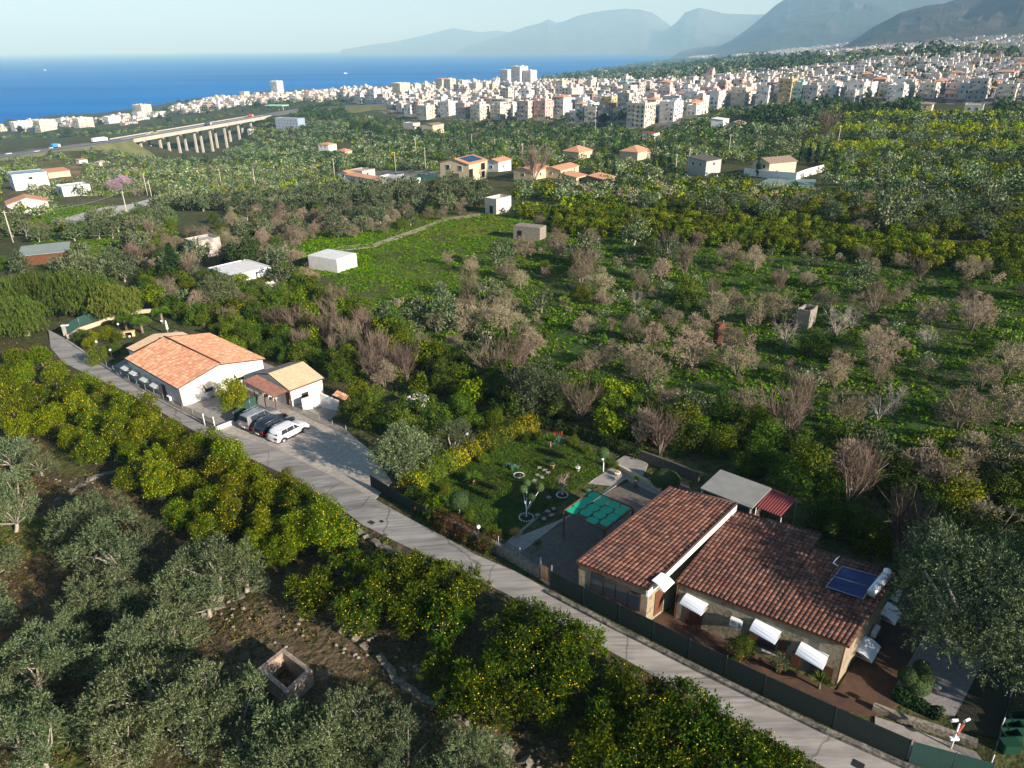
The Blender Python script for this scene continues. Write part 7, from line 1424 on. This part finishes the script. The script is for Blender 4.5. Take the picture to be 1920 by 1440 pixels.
PAL = [('white', (.68,.66,.63), 10), ('cream', (.62,.56,.45), 6), ('pale pink', (.60,.47,.42), 4), ('ochre', (.52,.40,.22), .5), ('grey', (.45,.43,.40), 3), ('bare brick', (.45,.32,.25), .4), ('sandy', (.60,.53,.43), 3), ('salmon', (.58,.38,.32), .5), ('pale yellow', (.68,.62,.44), .6)]
def block(P, ang, w_, d_, fl, colr, colname, roof, detail, label, cat='apartment block', name='apartment_block', group='town buildings', seed=0, fh=3.2):
    """near corner at P"""
    r_ = random.Random(seed); a = math.radians(ang); u = np.array([math.cos(a), math.sin(a), 0]); v_ = np.array([-u[1], u[0], 0]); h = fl * fh + .4; b = MB(); q = lambda x, y, z: P + u*x + v_*y + np.array([0,0,z])
    fp = [(0,0),(w_,0),(w_,d_),(0,d_)]; base = 9
    b.prism([q(x, y, -base) for x, y in fp], [q(x, y, h) for x, y in fp], 0, 1)
    if roof == 'flat':
        for i in range(4):
            (x0, y0), (x1, y1) = fp[i], fp[(i+1) % 4]; L = math.hypot(x1-x0, y1-y0); ux, uy = (x1-x0)/L, (y1-y0)/L; nx, ny = -uy, ux; t = .3; s0 = t if i % 2 else 0
            A = [(x0+ux*s0, y0+uy*s0), (x1-ux*s0, y1-uy*s0)]; B_ = [(A[1][0]+nx*t, A[1][1]+ny*t), (A[0][0]+nx*t, A[0][1]+ny*t)]; b.prism([q(x, y, h) for x, y in A+B_], [q(x, y, h+.9) for x, y in A+B_])
        if r_.random() < .75: px0 = r_.uniform(.1,.5)*w_; py0 = r_.uniform(.1,.5)*d_; pw = r_.uniform(3,5); b.prism([q(px0+x, py0+y, h) for x, y in ((0,0),(pw,0),(pw,4),(0,4))], [q(px0+x, py0+y, h+2.6) for x, y in ((0,0),(pw,0),(pw,4),(0,4))], 0, 1)
        for _ in range(r_.randint(1, 3)): x0, y0, ww, wl = r_.uniform(.5, w_-3), r_.uniform(.5, d_-3), r_.uniform(1, 3), r_.uniform(1, 3); b.prism([q(x0+x*ww, y0+y*wl, h) for x, y in ((0,0),(1,0),(1,1),(0,1))], [q(x0+x*ww, y0+y*wl, h+r_.uniform(1.2, 2.4)) for x, y in ((0,0),(1,0),(1,1),(0,1))], r_.choice([0, 3, 5]))
        if r_.random() < .6: b.lathe([(.7,0),(.7,1.5)], q(r_.uniform(1,w_-1), r_.uniform(1,d_-1), h), 8, 3)
    root = None; wins = []; bals = []
    for f, L in (('r', w_), ('l', d_), ('b', d_), ('o', w_)):
        n = max(2, int(L / 3.3)); 
        for i in range(n):
            for k in range(fl):
                if r_.random() < .36: continue
                t = (i + .5) / n * L; z = k * fh + 1.75; hh = 1.5 if r_.random() < .6 else 2.1
                c, d, nn = {'r': (q(t, 0, z), u, -v_), 'l': (q(0, t, z), v_, -u), 'b': (q(w_, t, z), v_, u), 'o': (q(t, d_, z), u, v_)}[f]
                if f in 'rl': wins.append((c, d, nn, hh))
                elif detail < 2: wins.append((c, d, nn, hh))
        if f in 'rl' and r_.random() < .75:
            for k in range(1, fl):
                i0 = r_.choice([0, 1]) ; L0 = L * (.12 if i0 else .5); LL = L * r_.choice([.35, .45, .75 if i0 else .4]); c, d, nn = {'r': (q(L0+LL/2, 0, k*fh+.35), u, -v_), 'l': (q(0, L0+LL/2, k*fh+.35), v_, -u)}[f]; bals.append((c, d, nn, LL))
    if detail < 2:
        for c, d, nn, hh in wins: b.obox(c + nn*.04 + d * r_.uniform(-.5, .5), (r_.uniform(.7, 1.3), .16, hh * r_.uniform(.7, 1)), d, m=2)
        for c, d, nn, LL in bals: b.obox(c + nn*.6, (LL, 1.2, .2), d, m=0); b.obox(c + nn*1.15 + [0,0,.6], (LL, .08, 1.0), d, m=0 if detail else 4)
    if roof != 'flat':
        o = .5; rs = 1.8; C = [q(-o,-o,h), q(w_+o,-o,h), q(w_+o,d_+o,h), q(-o,d_+o,h)]; k = min(w_, d_)/2; lu = w_ >= d_; r0 = q(k, d_/2, h+rs) if lu else q(w_/2, k, h+rs); r1 = q(w_-k, d_/2, h+rs) if lu else q(w_/2, d_-k, h+rs); rb = MB() if detail > 1 else b
        rb.add(C + [r0, r1] + [p - [0,0,.2] for p in C], ([(0,1,5,4),(1,2,5),(2,3,4,5),(3,0,4)] if lu else [(0,1,4),(1,2,5,4),(2,3,5),(3,0,4,5)]) + [(0,6,7,1),(1,7,8,2),(2,8,9,3),(3,9,6,0),(6,9,8,7)], 5)
    mats = [M_town, M_terr, M_glass, M_whitepaint, M_rail, M_far_tile]
    o = b.build(name, mats, org=P, label=label); o.color = (*colr, 1); tag(o, label, cat, group); ORG[o.name] = np.array(P)
    if detail > 1:
        if roof != 'flat': x = rb.build('roof', mats, o)
        for c, d, nn, hh in wins: MB().obox(c + nn*.04, (1.3, .16, hh), d).build('window', M_glass, o)
        for c, d, nn, LL in bals:
            x = MB().obox(c + nn*.6, (LL, 1.2, .2), d).build('balcony', M_town, o); x.color = (*colr, 1); y = MB().obox(c + nn*1.15 + [0,0,.6], (LL, .08, 1.0), d).build('railing', M_town if r_.random() < .5 else M_rail, x); y.color = (*colr, 1)
    return o
def tcol(r_): n = r_.choices(range(len(PAL)), [p[2] for p in PAL])[0]; c = np.array(PAL[n][1]) * r_.uniform(.88, 1.06); return PAL[n][0], tuple(c)
TG = Grid(10.0); TB = []
MAN = [(1207,240,17,15,5,'cream','flat','big cream block at the front edge with blank lower walls'),(1165,240,0,0,0,'','',''),(990,222,14,12,4,'pale pink','flat','pink block with stacked balconies above a buttressed wall'),(1022,222,12,12,4,'salmon','flat','salmon block right of the pink balconies'),(1056,220,12,10,5,'white','hip','tall narrow block with orange roof and white side wall'),
 (1105,218,16,10,3,'white','flat','low white balconied block right of the orange-roofed one'),(1145,222,12,10,5,'ochre','flat','ochre block with curved balconies'),(1180,222,12,12,4,'white','flat','white block behind the big cream one'),(1262,228,15,12,4,'white','flat','white block right of the big cream one'),(800,225,16,14,4,'cream','flat','white front block left of the pink row'),(842,218,14,12,4,'white','flat','white block with dark left side above the ravine'),
 (872,222,12,12,4,'pale pink','flat','pale pink block in the ravine-front row'),(900,226,14,12,4,'cream','flat','cream block beside the dark alley'),(938,226,16,12,4,'cream','flat','long cream block with balconies at the ravine'),(962,218,12,12,3,'white','flat','white block between cream and pink fronts'),
 (752,190,22,18,8,'pale yellow','flat','tall greenish-cream tower with balconies'),(703,196,14,14,6,'white','flat','white tower at the left end of the town'),(718,190,14,14,5,'cream','flat','cream block behind the white left tower'),(830,178,22,16,8,'cream','hip','tall cream block with terracotta hip roof'),(845,182,14,14,8,'sandy','flat','sandy tower leaning on the hip-roofed block'),(868,180,14,14,7,'white','flat','white tower with dark side, second cluster'),(893,182,16,14,6,'cream','flat','olive-sided block right of the white tower'),(912,178,14,14,6,'white','flat','white block ending the tower row'),
 (952,167,22,20,11,'white','flat','left shaft of the white twin high-rise'),(975,166,26,22,12,'white','flat','tallest white high-rise of the town'),(995,167,20,18,10,'white','flat','right stepped part of the white high-rise'),
 (1050,170,30,14,4,'white','hip','long white school-like block with red roof'),(1175,175,24,14,4,'grey','flat','pale turquoise flat block behind the town'),(1250,175,24,14,4,'cream','hip','yellow hall with orange hip roof'),(1305,205,14,12,4,'white','flat','white block right of the bright cream block'),
 (522,180,20,22,10,'white','flat','lone white high-rise with pink side by the sea'),(268,218,22,26,6,'cream','flat','big cream hotel-like block on the shore'),(78,248,26,18,5,'cream','flat','pale pink shore block with balconies'),(30,246,30,14,4,'white','flat','long white shore block at the far left'.replace('far left','left edge')),(150,240,24,16,4,'cream','flat','white shore house with rounded balcony'),(205,232,22,14,3,'white','flat','white shore house by a dark pine'),
 (1345,205,14,10,4,'white','flat','white block with open terraces above the cypresses'),(1395,198,14,12,4,'cream','flat','cream block in the eastern front row'),(1438,196,12,10,4,'white','flat','white balconied block in the eastern front row'),(1480,192,14,10,5,'ochre','flat','yellow-ochre block in the eastern front row'),(1500,190,12,10,4,'grey','flat','pale green block with balconies'),(1530,188,14,11,3,'grey','flat','grey blank-walled block facing the grove'),(1565,184,15,11,3,'white','flat','white triangular-fronted block above the dark trees'),(1690,190,14,11,3,'white','flat','bright white slanting block above the dark grove'),
 (1750,185,15,11,3,'cream','flat','cream block above the citrus plain'),(1800,185,14,11,3,'pale pink','flat','pinkish block above the citrus plain'),(1845,188,13,11,4,'grey','flat','grey tower block above the citrus plain'),(1900,190,14,11,3,'cream','flat','cream tower at the right edge of town'),(1630,182,20,12,3,'white','flat','low white terrace block in the middle of the front row')]
CD = {p[0]: p[1] for p in PAL}; nd = 0
for i, (x, y, w_, d_, fl, cn, rf, lab) in enumerate(MAN):
    if not w_: continue
    P = G(x, y); ang = 52 if x > 640 else 60; dist = math.hypot(P[0], P[1]); fh = 3.2; det = 2 if (dist < 620 and nd < 26) else 1; nd += det == 2
    c = CD[cn]; 
    if 'turquoise' in lab: c = (.30,.52,.50)
    if 'pale green' in lab: c = (.36,.52,.46)
    block(P, ang, w_, d_, fl, c, cn, rf, det, lab, 'building', seed=i, fh=fh)
    ctr = P[:2] + np.array([math.cos(math.radians(ang))*w_/2 - math.sin(math.radians(ang))*d_/2, math.sin(math.radians(ang))*w_/2 + math.cos(math.radians(ang))*d_/2]); TG.put(*ctr); TB.append((ctr[0], ctr[1], max(w_, d_)*.72))
def town_fill(poly, sp, seed, ang=52, dens=.9, fmin=2, fmax=4):
    r_ = random.Random(seed); W = np.array([G(*p)[:2] for p in poly]); a = math.radians(ang); u = np.array([math.cos(a), math.sin(a)]); v_ = np.array([-u[1], u[0]]); c = W.mean(0); D = np.abs(W - c).max() * 1.5; out = []
    n = int(2*D/sp); I, J = np.meshgrid(np.arange(n) - n//2, np.arange(n) - n//2); I = I.ravel(); J = J.ravel(); X = c[0] + (I*sp*1.0 + (I//5)*5)*u[0] + (J*sp*.95 + (J//3)*6)*v_[0]; Y = c[1] + (I*sp + (I//5)*5)*u[1] + (J*sp*.95 + (J//3)*6)*v_[1]; ok = Y > 200; X = X[ok]; Y = Y[ok]
    Z = zt(X, Y); px, py, d = project(np.stack([X, Y, Z], 1)); k = inpoly(px, py, poly) & (Z > SEA + 3) & (px > -60) & (px < 1980)
    for i in np.nonzero(k)[0]:
        if r_.random() > dens: continue
        w_ = sp * r_.uniform(.55, 1.05); d_ = sp * r_.uniform(.55, 1.0); fl = r_.choice([fmin, fmin, fmin + 1, fmin + 1, fmax]) + (r_.random() < .05) * 2
        if any((X[i]-t[0])**2 + (Y[i]-t[1])**2 < (t[2] + sp*.5)**2 for t in TB): continue
        fl = max(1, min(fl, 3) - (fl > 2 and r_.random() < .6)) if px[i] > 1400 else fl
        out.append((np.array([X[i] - (u[0]*w_ + v_[0]*d_)/2, Y[i] - (u[1]*w_+v_[1]*d_)/2, Z[i]]), w_, d_, fl, px[i], py[i], d[i]))
    return out
ALL = []
ALL += [(t, 'town', 52) for t in town_fill([(640,186),(770,214),(850,215),(1000,218),(1180,236),(1250,232),(1340,208),(1450,194),(1700,188),(1960,190),(1990,112),(1700,118),(1560,132),(1400,152),(1280,164),(1100,163),(1010,160),(900,162),(800,168),(700,176),(640,172)], 12.5, 5)]
ALL += [(t, 'seaside', 60) for t in town_fill([(300,222),(400,208),(440,200),(530,192),(640,190),(640,172),(540,181),(400,186),(330,206)], 17, 6, 60, .62, 1, 3)]
ALL += [(t, 'shore', 60) for t in town_fill([(-40,250),(90,247),(220,236),(300,224),(300,212),(200,222),(-40,236)], 22, 8, 60, .4, 1, 2)]
ALL += [(t, 'outskirts', 52) for t in town_fill([(1020,152),(1200,124),(1262,112),(1320,112),(1290,158),(1100,160)], 26, 9, 52, .3, 1, 2)]
ALL.sort(key=lambda t: t[0][6]); inds = [t for t in ALL if t[1] != 'x'][:235]; rest = ALL[235:]
rr = random.Random(77); rows = {}
for j, (t, zone, ang) in enumerate(inds): rows.setdefault((zone, j // 16 if zone == 'town' else 0), []).append((t, ang))
for (zone, ri), L in rows.items():
    L.sort(key=lambda t: t[0][4]); 
    for i, (t, ang) in enumerate(L):
        P, w_, d_, fl, px, py, d = t; cn, c = tcol(rr); rf = 'hip' if rr.random() < .2 else 'flat'; rn = 'tiled-roof' if rf == 'hip' else 'flat-roof'
        lab = f'{cn} {rn} {["","one","two","three","four","five","six"][min(fl,6)]}-storey house, {ordn(i+1)} from left, ' + (f'{ordn(ri+1)} row of town' if zone == 'town' else {'seaside': 'seaside quarter', 'shore': 'along the shore', 'outskirts': 'coastal outskirts'}[zone])
        block(P, ang + rr.uniform(-3, 3), w_, d_, fl, c, cn, rf, 1, lab, 'house', 'town_house', 'houses of the town', seed=1000 + j + i * 31 + ri)
# what lies behind them is past counting: one merged body per colour
def merge_town(items, name, seed, win=True):
    r_ = random.Random(seed); B = {}
    for t, zone, ang in items:
        P, w_, d_, fl, px, py, d = t; cn, c = tcol(r_); b = B.setdefault(cn, [MB(), c])[0]; a = math.radians(ang); u = np.array([math.cos(a), math.sin(a), 0]); v_ = np.array([-u[1], u[0], 0]); h = fl * 3.2; q = lambda x, y, z: P + u*x + v_*y + np.array([0,0,z])
        fp = [(0,0),(w_,0),(w_,d_),(0,d_)]; b.prism([q(x, y, -8) for x, y in fp], [q(x, y, h) for x, y in fp], 0, 5 if r_.random() < .2 else 1)
        if r_.random() < .8: x0, y0 = r_.uniform(0,.5)*w_, r_.uniform(0,.5)*d_; b.prism([q(x0+x, y0+y, h) for x, y in ((0,0),(4,0),(4,4),(0,4))], [q(x0+x, y0+y, h+2.6) for x, y in ((0,0),(4,0),(4,4),(0,4))], 0, 1)
        if win and d < 1500:
            for f, L in (('r', w_), ('l', d_)):
                n = max(2, int(L/3.6))
                for i in range(n):
                    for k in range(fl):
                        if r_.random() < .3: continue
                        t_ = (i+.5)/n*L; z = k*3.2+1.7; cc, dd, nn = (q(t_,0,z), u, -v_) if f == 'r' else (q(0,t_,z), v_, -u); hw_, hh_ = .7, .85; V = [cc + nn*.06 + dd*sx*hw_ + np.array([0,0,sz*hh_]) for sx, sz in ((-1,-1),(1,-1),(1,1),(-1,1))]; b.add(V, [(0,1,2,3)], 2)
    for cn, (b, c) in B.items(): o = b.build(name, [M_town, M_terr, M_dark, M_whitepaint, M_rail, M_far_tile]); o.color = (*c, 1); tag(o, kind='stuff')
print('town', len(inds), len(rest), rest[0][0][6] if rest else 0)
merge_town(rest, 'town_mass', 3)
# second, farther town and the scattered houses at the mountain foot
F2 = []
F2 += [(t, '', 52) for t in town_fill([(1290,112),(1400,104),(1560,104),(1640,102),(1760,98),(1920,92),(1980,88),(1980,80),(1800,86),(1600,90),(1400,94),(1290,104)], 21, 15, 52, .8, 2, 4)]
F2 += [(t, '', 52) for t in town_fill([(1300,103),(1500,98),(1700,90),(1980,80),(1980,62),(1800,72),(1600,82),(1400,90),(1300,96)], 42, 16, 52, .45, 1, 3)]
F2 += [(t, '', 52) for t in town_fill([(1320,160),(1500,140),(1700,122),(1980,110),(1980,98),(1600,106),(1320,120)], 40, 17, 52, .25, 1, 2)]
print('far town', len(F2)); merge_town(F2, 'distant_town', 4, False)
for x, y, lab in ((85,132,'small white boat far out on the sea'), (648,138,'white boat on the sea off the towers')):
    P = PZ(x, y, SEA); R_ = empty('boat', P, lab, 'boat'); MB().prism([P + [-9,-3,-.5], P + [8,-2.5,-.5], P + [8,2.5,-.5], P + [-9,3,-.5]], [P + [-10,-3.5,2.2], P + [13,-.5,3], P + [13,.5,3], P + [-10,3.5,2.2]]).build('hull', M_whitepaint, R_); MB().obox(P + [-3,0,4], (8,4.5,3.5)).build('cabin', M_whitepaint, R_)
rt = random.Random(5)
for t in town_fill([(640,190),(850,218),(1180,238),(1340,210),(1700,192),(1960,194),(1990,112),(1560,132),(1280,164),(1010,160),(700,176),(300,206),(300,226)], 19, 25, 40, .38, 1, 1):
    far_plant('town_trees', 'dark', (t[0][0], t[0][1], t[0][2]), rt.uniform(1.0, 2.2))
MERGE = {k: v for k, v in MERGE.items() if k[0] == 'town_trees'}; flush_far()
# trees standing among the houses and along the cypress rows
for i, (x, y, s, k) in enumerate([(755,200,1.7,'dark'),(770,198,1.5,'dark'),(480,206,2.0,'dark'),(336,196,1.9,'dark'),(352,195,1.8,'dark'),(362,192,1.5,'dark'),(188,233,1.6,'dark'),(300,224,1.4,'dark'),(318,230,1.6,'dark'),(620,182,1.6,'dark'),(632,180,1.6,'dark'),(505,203,1.6,'dark'),(40,250,2,'dark'),(130,255,1.8,'dark'),(690,250,1.8,'dark'),(665,245,1.8,'dark'),(710,255,1.7,'dark'),(1130,235,1.6,'dark')]):
    P = G(x, y); far_plant('town_trees', 'dark', P, s) if False else put(k, P, 'between town and sea' if y < 210 else 'under the town edge', s)
for i, (x, y, s) in enumerate([(1150,335,1.0),(1135,325,1.1),(1240,310,1.1),(1255,312,1.0),(1225,318,1.0),(1500,300,1.2),(1515,302,1.2),(1530,303,1.2),(1420,325,1.0),(1545,300,1.1),(1545,190+12,1.6),(1700,205,1.3),(1480,205,1.4),(1430,215,1.2),(1450,216,1.2)]):
    P = G(x, y + 6); o = plant('cypress', P, f'dark cypress on the plain below the town, {ordn(i+1)} listed from the solar house side', 'cypress', 'cypress', 'cypresses below the town', s); PLACED.append((o, 'dark cypress', 'below the town', x, y, math.hypot(P[0], P[1])))
for x, y in ((216,362),(234,352)): o = plant('blossom', G(x, y - 4, 1.5), 'x', 'blossom_tree', 'tree', 'blossoming trees', 2.2); PLACED.append((o, 'pink blossoming tree', 'on the left valley slope', x, y, 300))
P = G(1548, 262); o = plant('twig', P, 'large leafless reddish tree at the edge of the citrus plain', 'leafless_tree', 'tree', None, 3.2); P = G(1000, 342); plant('twig', P, 'large bare tree in front of the long beige house', 'leafless_tree', 'tree', None, 3.0)
label_all()
haze()
